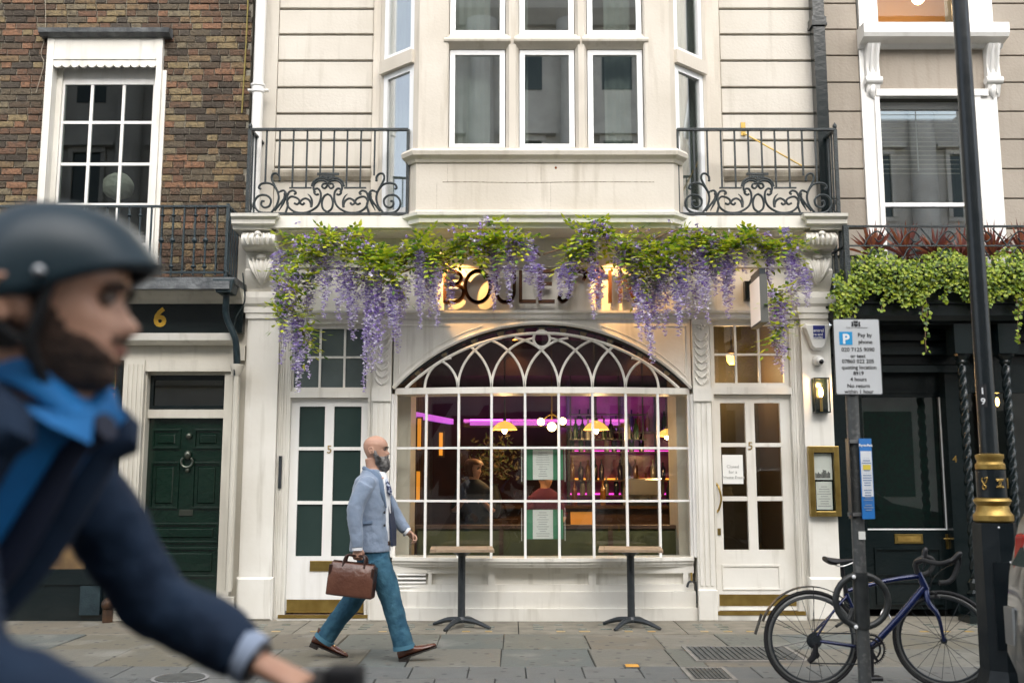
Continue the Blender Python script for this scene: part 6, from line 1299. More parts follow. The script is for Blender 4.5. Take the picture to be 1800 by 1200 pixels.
e = Vector((X(1489,840,YP), YP-.04, zc_)); part('rear_notice', MB().obox(e, Vector((.12,1,0)), Vector((1,-.12,0)), (0,0,1), .05, .003, hh), blackr, t)
# ================================================================== road bicycle chained to the hoop
def wheel(parent, c, R_, axis, dark=True, w=.013):
    """wheel in the plane normal to axis"""
    ax = Vector(axis).normalized(); u_ = Vector((0,0,1)); s_ = u_.cross(ax).normalized(); c = Vector(c)
    ring = lambda rr, off=0, n_=48: [c + s_*rr*math.cos(2*PI*k/n_) + u_*rr*math.sin(2*PI*k/n_) + ax*off for k in range(n_)]
    wl = part('wheel', MB().tube(ring(R_-w), w, 8, closed=True), mat('black_tyre', (.012,.012,.013), .75) if 'black_tyre' not in MATS else MATS['black_tyre'], parent, True)
    rimm = MATS.get('wheel_rim') or mat('wheel_rim', (.22,.225,.22), .35, metal=.7)
    part('rim', MB().tube(ring(R_-.036), .011, 8, closed=True), rimm, wl, True)
    part('rim_bed', MB().tube(ring(R_-.05), .009, 8, closed=True), darkmetal, wl, True)
    part('hub', MB().tube([c-ax*.04, c-ax*.034, c+ax*.034, c+ax*.04], [.02,.022,.022,.02], 12), darkmetal, wl, True)
    for k in range(20):
        a = 2*PI*k/20 + .1; off = (.03 if k % 2 else -.03); a2 = a + (.55 if k % 4 < 2 else -.55)
        h_ = c + ax*off + (s_*math.cos(a2) + u_*math.sin(a2))*.02; e_ = c + (s_*math.cos(a) + u_*math.sin(a))*(R_-.05); part('spoke', MB().tube([h_, e_], .0017, 4), darkmetal, wl)
    return wl
bluep = mat('blue_frame_paint', (.004,.011,.055), .25, (.008,.019,.095), 5, metal=.3, coat=.7); tape = mat('black_bar_tape', (.018,.019,.02), .7, bump=.4, bs=120); chrome = mat('silver_part', (.5,.5,.5), .3, metal=1.0); carbon = mat('black_component', (.014,.014,.016), .35)
Yb_ = 6.92; hubR, hubF = P3(1427,1123,Yb_), P3(1659,1123,Yb_-.02); wr = hubR.z
BK = thing('road_bicycle', 'blue road bicycle with drop handlebars and rear mudguard locked to the hoop post', 'bicycle', ((hubR.x+hubF.x)/2, Yb_, 0))
hubF.z = wr
wheel(BK, hubR, wr, (0,1,0)); wheel(BK, hubF, wr, Vector((.40,1,0)))
pp = lambda u, v, dy=0: P3(u, v, Yb_+dy)
seat_top, bb, head_t, head_b = pp(1484,1022), pp(1530,1138), pp(1614,1008), pp(1626,1030)
st_c = pp(1487, 1042)
part('top_tube', MB().tube([pp(1490,1038), pp(1560,1020), head_t+Vector((.005,0,-.015))], [.015,.016,.019], 12, 3), bluep, BK, True)
part('down_tube', MB().tube([head_b, pp(1580,1085), bb], [.024,.024,.022], 12, 3), bluep, BK, True)
part('seat_tube', MB().tube([bb, pp(1505,1085), st_c], [.02,.018,.016], 12, 3), bluep, BK, True)
part('head_tube', MB().tube([head_t+Vector((0,0,.01)), head_b+Vector((.004,0,-.02))], [.021,.026], 12), bluep, BK, True)
for s_ in (-1, 1):
    part('chain_stay', MB().tube([bb+Vector((-.02,s_*.03,0)), pp(1480,1132,s_*.06), hubR+Vector((0,s_*.062,0))], [.013,.011,.009], 10, 3), bluep, BK, True)
    part('seat_stay', MB().tube([st_c+Vector((0,s_*.012,-.02)), pp(1462,1078,s_*.045), hubR+Vector((0,s_*.062,.005))], [.010,.009,.008], 10, 3), bluep, BK, True)
fax = Vector((.40,1,0)).normalized()
for s_ in (-1, 1): part('fork_blade', MB().tube([head_b+Vector((.004,0,-.02)), head_b+fax*s_*.045+Vector((.02,0,-.11)), hubF+fax*s_*.05+Vector((-.03,0,.16)), hubF+fax*s_*.052], [.022,.017,.014,.009], 10, 4), bluep, BK, True)
part('seat_post', MB().tube([st_c, pp(1480,995)], .0135, 10), carbon, BK, True)
sd = MB(); rings = []
for i in range(9):
    t_ = i/8; cx_ = 1450 + t_*62; w = lerp([(0,.065),(.25,.07),(.45,.045),(.7,.02),(1,.016)], t_); z_ = Z(lerp([(0,977),(.12,979),(.5,982),(.85,981),(1,984)], t_), Yb_)
    x_ = X(cx_, 980, Yb_); rings.append([(x_, Yb_ + w*math.cos(a), z_ - (.03-.012*t_)*(1-math.sin(a))*.5*(1+.8*math.exp(-((t_-.2)/.2)**2)) ) for a in [2*PI*k/14 for k in range(14)]])
part('saddle', sd.loft(rings), mat('black_saddle', (.013,.014,.016), .5), BK, True); part('saddle_rail', MB().tube([pp(1463,990,-.02), pp(1480,995,-.02), pp(1503,987,-.02)], .0045, 6, 3).tube([pp(1463,990,.02), pp(1480,995,.02), pp(1503,987,.02)], .0045, 6, 3), chrome, BK)
# stem and drop bars, turned with the fork
sp = head_t + Vector((-.004,0,.03)); stv = Vector((1,-.40,0)).normalized(); bc = P3(1622, 984, Yb_-.05)
part('stem', MB().tube([head_t+Vector((-.003,0,.0)), P3(1609,993,Yb_), P3(1611,986,Yb_)], .019, 10).tube([P3(1610,988,Yb_), bc], [.019,.017], 10), carbon, BK, True)
hb = MB()
nearS = [bc, P3(1648,990,Yb_-.16), P3(1663,988,Yb_-.20), P3(1676,984,Yb_-.21), P3(1683,992,Yb_-.21), P3(1677,1012,Yb_-.21), P3(1667,1022,Yb_-.21), P3(1651,1024,Yb_-.21)]
farS = [bc, P3(1612,988,Yb_+.10), P3(1612,985,Yb_+.19), P3(1626,978,Yb_+.21), P3(1640,984,Yb_+.21), P3(1637,1000,Yb_+.21), P3(1626,1008,Yb_+.21), P3(1612,1010,Yb_+.21)]
part('handlebar', MB().tube(nearS, .0165, 10, 4), tape, BK, True); part('handlebar', MB().tube(farS, .0165, 10, 4), tape, BK, True)
for (a0, b0, c0) in (((1676,984,-.21),(1686,974,-.22),(1690,972,-.22)), ((1624,980,.21),(1626,968,.21),(1629,963,.21))):
    part('brake_hood', MB().tube([P3(a0[0]-6,a0[1]+2,Yb_+a0[2]), P3(*a0[:2],Yb_+a0[2]), P3(*b0[:2],Yb_+b0[2]), P3(*c0[:2],Yb_+c0[2])], [.017,.02,.019,.013], 10, 3), carbon, BK, True)
    part('brake_lever', MB().tube([P3(b0[0]+2,b0[1]+4,Yb_+b0[2]), P3(b0[0]+2,b0[1]+16,Yb_+b0[2]), P3(b0[0]-4,b0[1]+32,Yb_+b0[2])], [.008,.007,.004], 6, 3), carbon, BK, True)
part('brake_cable', MB().tube([P3(1640,985,Yb_-.12), P3(1634,1000,Yb_-.1), P3(1637,1020,Yb_-.05), P3(1634,1037,Yb_-.03)], .003, 5, 5).tube([P3(1680,988,Yb_-.2), P3(1650,1005,Yb_-.15), P3(1632,1030,Yb_-.05)], .003, 5, 5), carbon, BK)
part('front_brake', MB().obox(P3(1645,1045,Yb_-.06), (1,-.4,0), (.4,1,0), (0,0,1), .010, .012, .016).tube([P3(1638,1038,Yb_-.05), P3(1652,1050,Yb_-.08)], .006, 6), carbon, BK)
gm_ = MB(); n_ = 16
for i in range(n_):
    a0, a1 = math.radians(42+118*i/n_), math.radians(42+118*(i+1)/n_); R1 = wr+.022
    gm_.obox(hubR+Vector((R1*math.cos((a0+a1)/2), 0, R1*math.sin((a0+a1)/2))), (-math.sin((a0+a1)/2),0,math.cos((a0+a1)/2)), (0,1,0), (math.cos((a0+a1)/2),0,math.sin((a0+a1)/2)), R1*(a1-a0)/2*1.03, .024, .003)
gm_.obox(hubR+Vector((-(wr+.032), 0, .10)), (-.35,0,-1), (0,1,0), (1,0,-.35), .07, .024, .003)
part('mudguard', gm_, blackr, BK); part('mudguard_stay', MB().tube([hubR+Vector((0,-.06,0)), hubR+Vector((-(wr+.02)*.87,-.025,(wr+.02)*.5))], .0025, 5).tube([hubR+Vector((0,-.06,0)), hubR+Vector(((wr+.02)*.05,-.025,wr+.02))], .0025, 5), carbon, BK)
ck = pp(1530,1140,-.065)
ring_ = lambda c, R_, n_=40: [(c.x+R_*math.cos(2*PI*k/n_), c.y, c.z+R_*math.sin(2*PI*k/n_)) for k in range(n_)]
cs = part('crankset', MB().tube(ring_(ck, .092), .006, 6, closed=True).tube(ring_(ck, .065), .007, 6, closed=True), carbon, BK)
teeth = MB()
for k in range(44): a = 2*PI*k/44; teeth.obox(ck+Vector((.099*math.cos(a),0,.099*math.sin(a))), (math.cos(a),0,math.sin(a)), (0,1,0), (-math.sin(a),0,math.cos(a)), .006, .002, .003)
part('teeth', teeth, carbon, cs, kind='stuff')
for k in range(4): a = 2*PI*k/4+.5; part('spider_arm', MB().bar(ck, ck+Vector((.085*math.cos(a),0,.085*math.sin(a))), .018, .008, up=(0,1,0)), carbon, cs)
part('crank_arm', MB().bar(ck+Vector((0,-.02,0)), ck+Vector((-.01,-.03,-.165)), .026, .014, up=(0,1,0)), carbon, cs); part('pedal', MB().cbox(ck.x-.055, ck.y-.12, ck.z-.185, ck.x+.035, ck.y-.04, ck.z-.16, .006), carbon, cs)
part('crank_arm', MB().bar(ck+Vector((0,.14,0)), ck+Vector((.01,.15,.165)), .026, .014, up=(0,1,0)), carbon, cs)
hz2 = hubR + Vector((0,-.05,0))
cas = MB()
for k, R_ in enumerate((.052,.046,.040,.034,.028)): cas.tube([hz2+Vector((0,-.003-.006*k,0)), hz2+Vector((0,-.0055-.006*k,0))], R_, 22)
part('cassette', cas, darkmetal, BK)
rd = pp(1432,1150,-.06)
part('rear_derailleur', MB().tube([hubR+Vector((.005,-.07,-.01)), rd, pp(1421,1163,-.06)], [.014,.024,.018], 8, 3).tube([(rd.x+.005, rd.y-.012, rd.z), (rd.x+.005, rd.y+.012, rd.z)], .025, 12), carbon, BK, True)
part('chain', MB().tube([ck+Vector((0,0,.099)), hz2+Vector((.0,0,.05))], .005, 5).tube([ck+Vector((0,0,-.099)), pp(1424,1165,-.06)], .005, 5), darkmetal, BK)
part('bottle_cage', MB().tube([pp(1556,1095,.0)+Vector((.04,0,.03)), pp(1562,1080)+Vector((-.01,.03,.04)), pp(1548,1080), pp(1545,1098)], .004, 5, 3), chrome, BK)
lk = thing('bicycle_lock', 'thin black d-lock hanging across the hoop and bicycle seat stays', 'lock', tuple(pp(1480,1090,-.2)))
part('shackle', MB().tube([P3(1470,1100,YP+.05), P3(1482,1092,YP+.1), P3(1498,1080,YP+.12), P3(1500,1072,YP+.14)], .010, 8, 3), blackr, lk, True); part('body', MB().tube([P3(1490,1095,YP+.1), P3(1500,1070,YP+.14)], .018, 10), blackr, lk)
# ================================================================== lamp post
YLp = 6.35; xL0 = X(1752, 1000, YLp)
LP = thing('lamp_post', 'black street lamp post numbered 19 with gold painted collars', 'lamp post', (xL0, YLp, 0))
lpm = mat('black_post_paint', (.005,.009,.012), .30, (.011,.016,.019), 5, bump=.15, bs=12)
zz_ = lambda v: Z(v, YLp)
rb_ = .118
part('base', MB().lathe([(rb_*1.45,0),(rb_*1.45,.06),(rb_*1.32,.16),(rb_*1.12,.24),(rb_*1.10,zz_(918))], (xL0,YLp,0), 8, a0=PI/8+.15), lpm, LP)
part('base_door', MB().obox((xL0-.035, YLp-rb_*1.05, zz_(1060)), (1,-.15,0), (.15,1,0), (0,0,1), .045, .004, .26), lpm, LP)
part('lower_collar', MB().lathe([(.108,zz_(917)),(.118,zz_(914)),(.118,zz_(905)),(.098,zz_(898)),(.093,zz_(888)),(.104,zz_(884)),(.112,zz_(880)),(.104,zz_(876)),(.085,zz_(874))], (xL0,YLp,0), 24), goldp, LP, True)
part('crest_drum', MB().lathe([(.088,zz_(874)),(.088,zz_(826)),(.082,zz_(825))], (xL0,YLp,0), 24), lpm, LP, True)
part('upper_collar', MB().lathe([(.078,zz_(826)),(.088,zz_(824)),(.088,zz_(816)),(.076,zz_(812)),(.076,zz_(808)),(.084,zz_(805)),(.084,zz_(799)),(.058,zz_(797))], (xL0,YLp,0), 24), goldp, LP, True)
part('shaft', MB().tube([(xL0,YLp,zz_(798)), (xL0,YLp,zz_(500)), (xL0,YLp,6.6)], [.057,.053,.048], 24), lpm, LP, True)
part('lantern_arm', MB().tube([(xL0,YLp,6.6), (xL0,YLp,7.2), (xL0,YLp-.3,7.6), (xL0,YLp-1.0,7.7)], .035, 10, 4), lpm, LP, True)
part('lantern', MB().lathe([(.03,7.62),(.14,7.58),(.17,7.5),(.12,7.42)], (xL0,YLp-1.0,0), 16), lpm, LP)
def onpost(m_, R_):    # wrap a flat mesh (x right, z up) round the post
    m_.v = [(xL0 + (R_-p[1])*math.sin(p[0]/R_), YLp - (R_-p[1])*math.cos(p[0]/R_), p[2]) for p in m_.v]; return m_
sh = -.040
bg_ = MB()
for i in range(6): bg_.box(sh-.024+.008*i, -.0012, zz_(716), sh-.024+.008*(i+1), .0, zz_(676))
part('number_plate', onpost(bg_, .0558), black_ink, LP)
q = text_mb('1', .056, (sh, -.0025, zz_(693)), .0006, bold=.0015); q2 = text_mb('9', .056, (sh, -.0025, zz_(711)), .0006, bold=.0015); q.add(q2.v, q2.f); part('number', onpost(q, .0558), upvc, LP)
em = MB(); e0 = zz_(849)
for s_ in (-1, 1):
    em.tube([(.012+s_*.010+s_*.016*math.cos(a)*(-1), -.004, e0+.018*math.sin(a)) for a in [(-2.2+4.4*k/12) for k in range(13)]], .0035, 5)
em.tube([(-.012,-.004,e0+.024),(.036,-.004,e0+.024)], .004, 5).tube([(-.012,-.004,e0-.024),(.036,-.004,e0-.024)], .004, 5)
part('crest_emblem', onpost(em, .089), goldp, LP, True)
em = MB().tube([(-.075,-.004,e0+.03),(-.06,-.004,e0+.035),(-.068,-.004,e0+.005),(-.085,-.004,e0-.012),(-.088,-.004,e0-.032),(-.076,-.004,e0-.036),(-.070,-.004,e0-.022),(-.082,-.004,e0-.002),(-.092,-.004,e0+.022),(-.086,-.004,e0+.034)], .0042, 5, 4)
part('crest_letter', onpost(em, .089), goldp, LP, True)
em = MB().tube([(.085,-.004,e0+.03),(.09,-.004,e0+.01),(.1,-.004,e0+.03),(.10,-.004,e0-.03)], .0042, 5, 4); part('crest_letter', onpost(em, .089), goldp, LP, True)
part('bolt_head', MB().sphere((xL0+.03, YLp-rb_*1.06, zz_(985)), .008, 8, 6), upvc, LP); part('bolt_head', MB().sphere((xL0-.03, YLp-rb_*1.06, zz_(925)), .007, 8, 6), upvc, LP)
# ================================================================== parked car, rear corner at the right edge
CR = thing('parked_car', 'grey estate car parked at the kerb with red tail lamps and yellow plate', 'car', (5.2, 4.9, -.1))
carp = mat('grey_car_paint', (.14,.145,.145), .3, (.13,.135,.135), 3, metal=.7, coat=.8); blackpl = mat('black_trim', (.015,.015,.016), .5)
YK, YN = 5.72, 4.02; xr = X(1738, 1100, YK); zg = -.1
# side profile (x from the rear, z above the road), then a cross-section that tapers to the roof
prof_c = [(.10,.33),(.03,.55),(.05,.80),(.07,.98),(.11,1.25),(.19,1.46),(.42,1.60),(1.2,1.66),(2.2,1.64),(2.75,1.50),(3.25,1.12),(3.6,1.05),(4.25,.92),(4.42,.70),(4.40,.40),(4.2,.28),(.3,.28)]
def car_pt(x, z, s_):    # half width narrows upward
    w = .86 - (.0 if z < .95 else (z-.95)*.26) - (.05 if z < .4 else 0); w -= .05*max(0, (.35-x)/.35)**2; w -= .10*max(0, (x-4.0)/.45)**2
    return Vector((xr + x, (YK+YN)/2 + s_*w, zg + z))
n_ = 9; rings = []
for i in range(-n_, n_+1):
    s_ = i/n_; sq = math.copysign(min(1, abs(s_)**.8), s_); rings.append([tuple(car_pt(x + .07*max(0,abs(s_)-.6)*(1 if x < 1 else -1)*2, z - (0.05*max(0,abs(s_)-.75)*4 if z > 1.4 else 0), sq)) for x, z in prof_c])
cb_ = MB(); cb_.loft(rings); body = part('body', cb_, carp, CR, True)
part('bumper', MB().sweep([(xr+.9, YK+.02), (xr+.20, YK-.02), (xr+.10, YK-.16), (xr+.08, YK-.5), (xr+.08, YN+.5), (xr+.10, YN+.16), (xr+.20, YN+.02)], [(-.25,zg+.28),(.01,zg+.30),(.03,zg+.42),(.035,zg+.56),(.0,zg+.60),(-.25,zg+.61)]), mat('silver_bumper', (.20,.205,.205), .35, metal=.6, coat=.5), CR, True)
part('bumper_end_cap', MB().cbox(xr+.06, YK-.16, zg+.6, xr+.14, YK-.06, zg+.80, .01), mat('silver_trim', (.42,.43,.43), .3, metal=.8), CR)
for s_, Yt_ in ((1, YK-.10), (-1, YN+.10)):
    part('tail_lamp', MB().loft([[tuple(car_pt(xx_, zz2, s_*ww_)+Vector((.062 if xx_ < .2 else .04, s_*.008, 0))) for xx_, ww_ in ((.05,.80),(.055,.93),(.10,1.0),(.24,1.0),(.24,.9),(.10,.8))] for zz2 in (.74,.86,.98,1.10,1.2)]), mat('red_lens', (.45,.015,.012), .2, coat=.8) if 'red_lens' not in MATS else MATS['red_lens'], CR, bevel=.02)
part('rear_window', MB().strip([tuple(car_pt(.08,1.03,s_)-Vector((.012,0,0))) for s_ in (-.85,-.5,0,.5,.85)], [tuple(car_pt(.28,1.44,s_)-Vector((.018,0,0))) for s_ in (-.82,-.5,0,.5,.82)]), frosted, CR)
part('number_plate', MB().box(xr+.005, 4.60, zg+.68, xr+.06, 5.18, zg+.80), mat('yellow_plate', (.75,.52,.03), .5), CR)
tq = text_mb('LB58 KRE', .1, (0,0,0), .001, bold=.002); tq.v = [(xr-.0075-p[1]*0, 4.89-p[0], zg+.705+p[2]) for p in tq.v]; part('plate_text', tq, black_ink, CR)
part('tailgate_handle', MB().cbox(xr-.02, 4.5, zg+.84, xr+.06, 5.25, zg+.88, .01), chrome, CR)
for x, Yw_ in ((.85,YK-.02),(3.5,YK-.02),(.85,YN+.02),(3.5,YN+.02)):
    sg_ = -1 if Yw_ < 5 else 1; w_ = part('wheel', MB().lathe([(.2,Yw_-sg_*.2),(.31,Yw_-sg_*.2),(.325,Yw_-sg_*.16),(.325,Yw_-sg_*.02),(.31,Yw_+sg_*.015),(.2,Yw_+sg_*.015)], (xr+x,0,zg+.325), 28, 'y'), MATS['black_tyre'], CR, True); part('rim', MB().lathe([(0,Yw_+sg_*.0),(.05,Yw_+sg_*.018),(.2,Yw_+sg_*.02),(.2,Yw_-sg_*.05),(0,Yw_-sg_*.05)], (xr+x,0,zg+.325), 20, 'y'), chrome, w_)
for s_ in (-1, 1):
    A_ = [car_pt(x,1.0,s_*1.0)+Vector((0,s_*.004,0)) for x in (.45,1.3,2.2,3.0)]; B_ = [car_pt(x,z,s_*1.0)+Vector((0,s_*.004,0)) for x, z in ((.6,1.5),(1.3,1.56),(2.2,1.55),(2.7,1.42))]; part('side_window', MB().strip(A_, B_), frosted, CR)
# kerbside items: none further
# ================================================================== people
skin = mat('skin', (.52,.31,.22), .5, (.47,.26,.18), 18, bump=.05, bs=150); skin_c = mat('tanned_skin', (.60,.34,.23), .45, (.53,.28,.185), 18, bump=.05, bs=150)
HF = [(-.118,.045),(-.112,.070),(-.10,.088),(-.085,.086),(-.072,.094),(-.064,.091),(-.056,.096),(-.045,.090),(-.03,.088),(0,.084),(.012,.090),(.024,.096),(.05,.092),(.075,.078),(.092,.058),(.104,.034),(.112,.0)]
HBk = [(-.118,-.0),(-.10,-.03),(-.08,-.055),(-.05,-.075),(-.02,-.090),(.01,-.099),(.04,-.100),(.07,-.088),(.09,-.066),(.104,-.036),(.112,.0)]
HWd = [(-.118,.022),(-.11,.036),(-.095,.048),(-.075,.056),(-.05,.063),(-.02,.070),(.01,.074),(.04,.076),(.07,.068),(.09,.050),(.104,.028),(.112,.0)]
NS = [(-.052,.0),(-.046,.012),(-.040,.026),(-.032,.031),(-.024,.026),(-.010,.015),(.004,.006),(.014,.0)]
def head_pt(z, a, grow=0.0):
    f, bk, w = lerp(HF, z), lerp(HBk, z), lerp(HWd, z); cx_ = (f+bk)/2*.35; ca, sa = math.cos(a), math.sin(a)
    e = .86; x = math.copysign(abs(ca)**e, ca); y = math.copysign(abs(sa)**e, sa)
    px = cx_ + x*((f-cx_) if x > 0 else (cx_-bk)); py = y*w
    if x > 0:
        nw = .010 + .008*math.exp(-((z+.036)/.014)**2); px += lerp(NS, z)*math.exp(-(py/nw)**2)
        px -= .010*math.exp(-((abs(py)-.031)/.013)**2 - ((z-.002)/.011)**2)                # eye sockets
        px += .004*math.exp(-((abs(py)-.042)/.016)**2 - ((z+.028)/.014)**2)                # cheekbones
        px += .003*math.exp(-(py/.02)**2 - ((z+.074)/.004)**2) + .003*math.exp(-(py/.022)**2 - ((z+.060)/.004)**2)
    return px*(1+grow), py*(1+grow)
def head_mb(M, nz=58, na=48):
    rings = []
    for i in range(nz):
        t_ = i/(nz-1); z = -.118 + .2295*(.5-.5*math.cos(PI*t_))**1.0 if 0 else -.118 + .2298*t_
        rings.append([M @ Vector((*head_pt(z, 2*PI*k/na), z)) for k in range(na)])
    m = MB(); m.loft(rings); return m
def ear(m, M, s_):
    c = Vector((-.006, s_*.073, -.012))
    pts = [c+Vector((-.004,0,-.028)), c+Vector((.004,s_*.006,-.02)), c+Vector((-.004,s_*.010,.0)), c+Vector((-.006,s_*.014,.02)), c+Vector((-.022,s_*.020,.026)), c+Vector((-.034,s_*.022,.012)), c+Vector((-.030,s_*.018,-.01)), c+Vector((-.016,s_*.012,-.028))]
    m.tube([M @ p for p in pts], [.007,.006,.006,.006,.0065,.007,.007,.008], 8, 3); m.tube([M @ (c+Vector((-.004,-s_*.004,-.01))), M @ (c+Vector((-.020,s_*.011,.004)))], [.016,.015], 10); return m
def remesh(o, vox, smooth=6, fac=.5):
    r_ = o.modifiers.new('remesh', 'REMESH'); r_.mode = 'VOXEL'; r_.voxel_size = vox; r_.use_smooth_shade = True
    if smooth: s_ = o.modifiers.new('smooth', 'SMOOTH'); s_.iterations = smooth; s_.factor = fac
    return o
def ell(c, ax, ay, rx, ry, n_=20, p=2.0):
    c, ax, ay = Vector(c), Vector(ax), Vector(ay); out = []
    for k in range(n_):
        a = 2*PI*k/n_; ca, sa = math.cos(a), math.sin(a); e = 2/p
        out.append(c + ax*rx*math.copysign(abs(ca)**e, ca) + ay*ry*math.copysign(abs(sa)**e, sa))
    return out
def mat_face(c, fwd, s_=1.0, tilt=0.0):      # head placement: fwd is the direction of the nose, tilt lowers the chin
    f = Vector(fwd).normalized(); z = Vector((0,0,1)); l = z.cross(f).normalized()
    R_ = Matrix((f, l, z)).transposed(); return Matrix.Translation(c) @ (R_ @ Matrix.Rotation(tilt, 3, 'Y')).to_4x4() @ Matrix.Scale(s_, 4)
def eyes(M, parent, dark, eyem):
    for s_ in (-1, 1):
        part('eye', MB().sphere(M @ Vector((.079, s_*.031, .001)), .0118, 12, 8), eyem, parent, True)
        part('iris', MB().sphere(M @ Vector((.0892, s_*.031, .001)), .0030, 8, 6), dark, parent, True)
        part('eyebrow', MB().tube([M @ Vector((.096, s_*.013, .015)), M @ Vector((.095, s_*.03, .019)), M @ Vector((.082, s_*.048, .014))], [.0045,.0055,.0035], 6, 3), dark, parent, True)
        part('eyelid', MB().tube([M @ Vector((.088, s_*.018, .004)), M @ Vector((.092, s_*.031, .009)), M @ Vector((.083, s_*.044, .003))], [.0018,.0022,.0018], 6, 3), dark, parent, True)
eye_w = mat('shaded_eye_white', (.20,.15,.125), .3); hair_d = mat('dark_hair', (.018,.013,.010), .8, (.03,.022,.017), 60, bump=.6, bs=180)  # eye whites coloured dark to stand in for the shadow under the brow
def hand_mb(m, wrist, fdir, pdir, s_=1.0, curl=1.2, thumb=1):
    """palm and five fingers; fdir along the fingers, pdir out of the palm side"""
    f = Vector(fdir).normalized(); p = Vector(pdir); p = (p - f*p.dot(f)).normalized(); sd = f.cross(p)*thumb; w = Vector(wrist)
    m.loft([ell(w, sd, p, .026*s_, .019*s_, 14), ell(w+f*.03*s_, sd, p, .034*s_, .017*s_, 14), ell(w+f*.07*s_, sd, p, .042*s_, .015*s_, 14), ell(w+f*.092*s_, sd, p, .040*s_, .012*s_, 14)])
    for k, (off, L_) in enumerate(((-.030,.072),(-.010,.082),(.010,.076),(.028,.060))):
        b0 = w + f*.085*s_ + sd*off*s_; pts = [w + f*.06*s_ + sd*off*.9*s_, b0]; d = f.copy(); c = b0
        for q, fr in enumerate((.45,.32,.25)):
            d = (Matrix.Rotation(curl*(.55 if q == 0 else .5), 3, p.cross(f)) @ d) if 0 else (d*math.cos(curl*(.5+.12*q)) + p*math.sin(curl*(.5+.12*q))).normalized() if q == 0 else (d*math.cos(curl*.62) + (p*math.cos(curl*(.5+.31*q)) - f*math.sin(curl*(.5+.31*q)))*math.sin(curl*.62)).normalized()
            c = c + d*L_*fr*s_; pts.append(c)
        m.tube(pts, [.009*s_,.0095*s_,.0088*s_,.008*s_,.0065*s_], 10, 3)
    t0 = w + f*.025*s_ - sd*.028*s_; m.tube([t0, t0 - sd*.016*s_ + f*.028*s_ + p*.012*s_, t0 - sd*.012*s_ + f*.05*s_ + p*.030*s_, t0 + f*.062*s_ + p*.045*s_ + sd*.006*s_], [.013*s_,.012*s_,.010*s_,.007*s_], 10, 3)
    return m
# ------------------------------------------------------------------ walking man
YM = 8.05; PM = lambda u, v, dy=0.0: P3(u, v, YM+dy)
wk = thing('person', 'bald man with grey beard in light blue blazer and jeans striding past the white door', 'person', tuple(PM(655,1160)))
wk.location.z = 0
FX, FY = Vector((1,0,0)), Vector((0,1,0))
Mh = mat_face(PM(660.5, 789.5), (1,-.06,0), 1.0, .02)
b = head_mb(Mh); ear(b, Mh, 1); ear(b, Mh, -1)
b.loft([ell(PM(655,806), FX, FY, .062, .058), ell(PM(657,822), FX, FY, .060, .058), ell(PM(661,840), FX, FY, .075, .085)])
b.loft([ell(PM(661,838), FX, FY, .09, .11), ell(PM(655,870), FX, FY, .11, .15), ell(PM(653,930), FX, FY, .10, .13), ell(PM(655,975), FX, FY, .10, .13)])
b.tube([PM(640,848,-.17), PM(627,905,-.22), PM(628,958,-.24), PM(628,964,-.24)], [.045,.038,.027,.026], 12, 3); b.tube([PM(668,848,.17), PM(694,900,.23), PM(715,932,.20), PM(719,937,.20)], [.045,.038,.027,.026], 12, 3)
b.tube([PM(658,980,-.08), PM(690,1052,-.09), PM(709,1140,-.09)], [.08,.055,.04], 12, 3); b.tube([PM(652,980,.08), PM(620,1056,.08), PM(572,1122,.08)], [.08,.055,.04], 12, 3)
body = part('body', b, skin, wk); remesh(body, .005, 2, .4)
hb_ = hand_mb(MB(), PM(628.5,959,-.24), (-.02,0,-1), (.15,1,0), .95, 1.5, -1); remesh(part('hand', hb_, skin, wk), .0045, 3)
hb_ = hand_mb(MB(), PM(715.5,934,.20), (.75,0,-.62), (-.4,-.6,-.5), .92, 1.35, 1); remesh(part('hand', hb_, skin, wk), .0045, 3)
eyes(Mh, wk, hair_d, eye_w)
greyb = mat('grizzled_beard', (.27,.26,.25), .9, (.045,.04,.037), 20, contrast=(.40,.60), bump=1.0, bs=130)
bd = MB(); T = lambda x, y, z: Mh @ Vector((x, y, z))
bd.loft([[T(x*s1+ox, y*s1, z) for x, y in [(math.cos(a), math.sin(a)) for a in [2*PI*k/20 for k in range(20)]]] for z, s1, ox in ((-.046,.042,.050),(-.070,.060,.046),(-.10,.068,.048),(-.130,.062,.058),(-.158,.046,.070),(-.182,.016,.078))])
for s_ in (-1, 1): bd.tube([T(.004, s_*.070, -.010), T(.014, s_*.069, -.045), T(.035, s_*.060, -.08), T(.06, s_*.035, -.10)], [.010,.016,.024,.03], 10, 3)
bd.tube([T(.066, .040, -.066), T(.093, .022, -.054), T(.101, 0, -.050), T(.093, -.022, -.054), T(.066, -.040, -.066)], [.007,.009,.009,.009,.007], 8, 3)
crease(remesh(part('beard', bd, greyb, wk), .005, 2, .4), .018, .018)
blaz = mat('blue_blazer_cloth', (.225,.28,.37), .85, (.19,.245,.33), 14, bump=.25, bs=40, sheen=.3); navyl = mat('navy_lining', (.018,.028,.06), .7); wshirt = mat('white_shirt', (.78,.79,.80), .8, (.7,.71,.73), 12, bump=.2, bs=30)
j = MB()
T0, T1, T2, T3, T4, T5 = [(654,824,.074,.078),(654,833,.092,.115),(651,843,.118,.175),(650,858,.132,.195),(650,885,.145,.197),(651,920,.142,.18),(651,950,.155,.185),(650,968,.163,.19)], 0, 0, 0, 0, 0
j.loft([ell(PM(u, v), FX, FY, rx, ry, 24, 2.4) for u, v, rx, ry in T0])
for q in (-1, 1): j.sphere(PM(645 if q < 0 else 660, 850, q*.165), (.078,.062,.062), 14, 10)
j.tube([PM(643,852,-.185), PM(629,880,-.215), PM(623,908,-.235), PM(627,940,-.24), PM(628,963,-.24)], [.070,.069,.062,.052,.047], 14, 3)
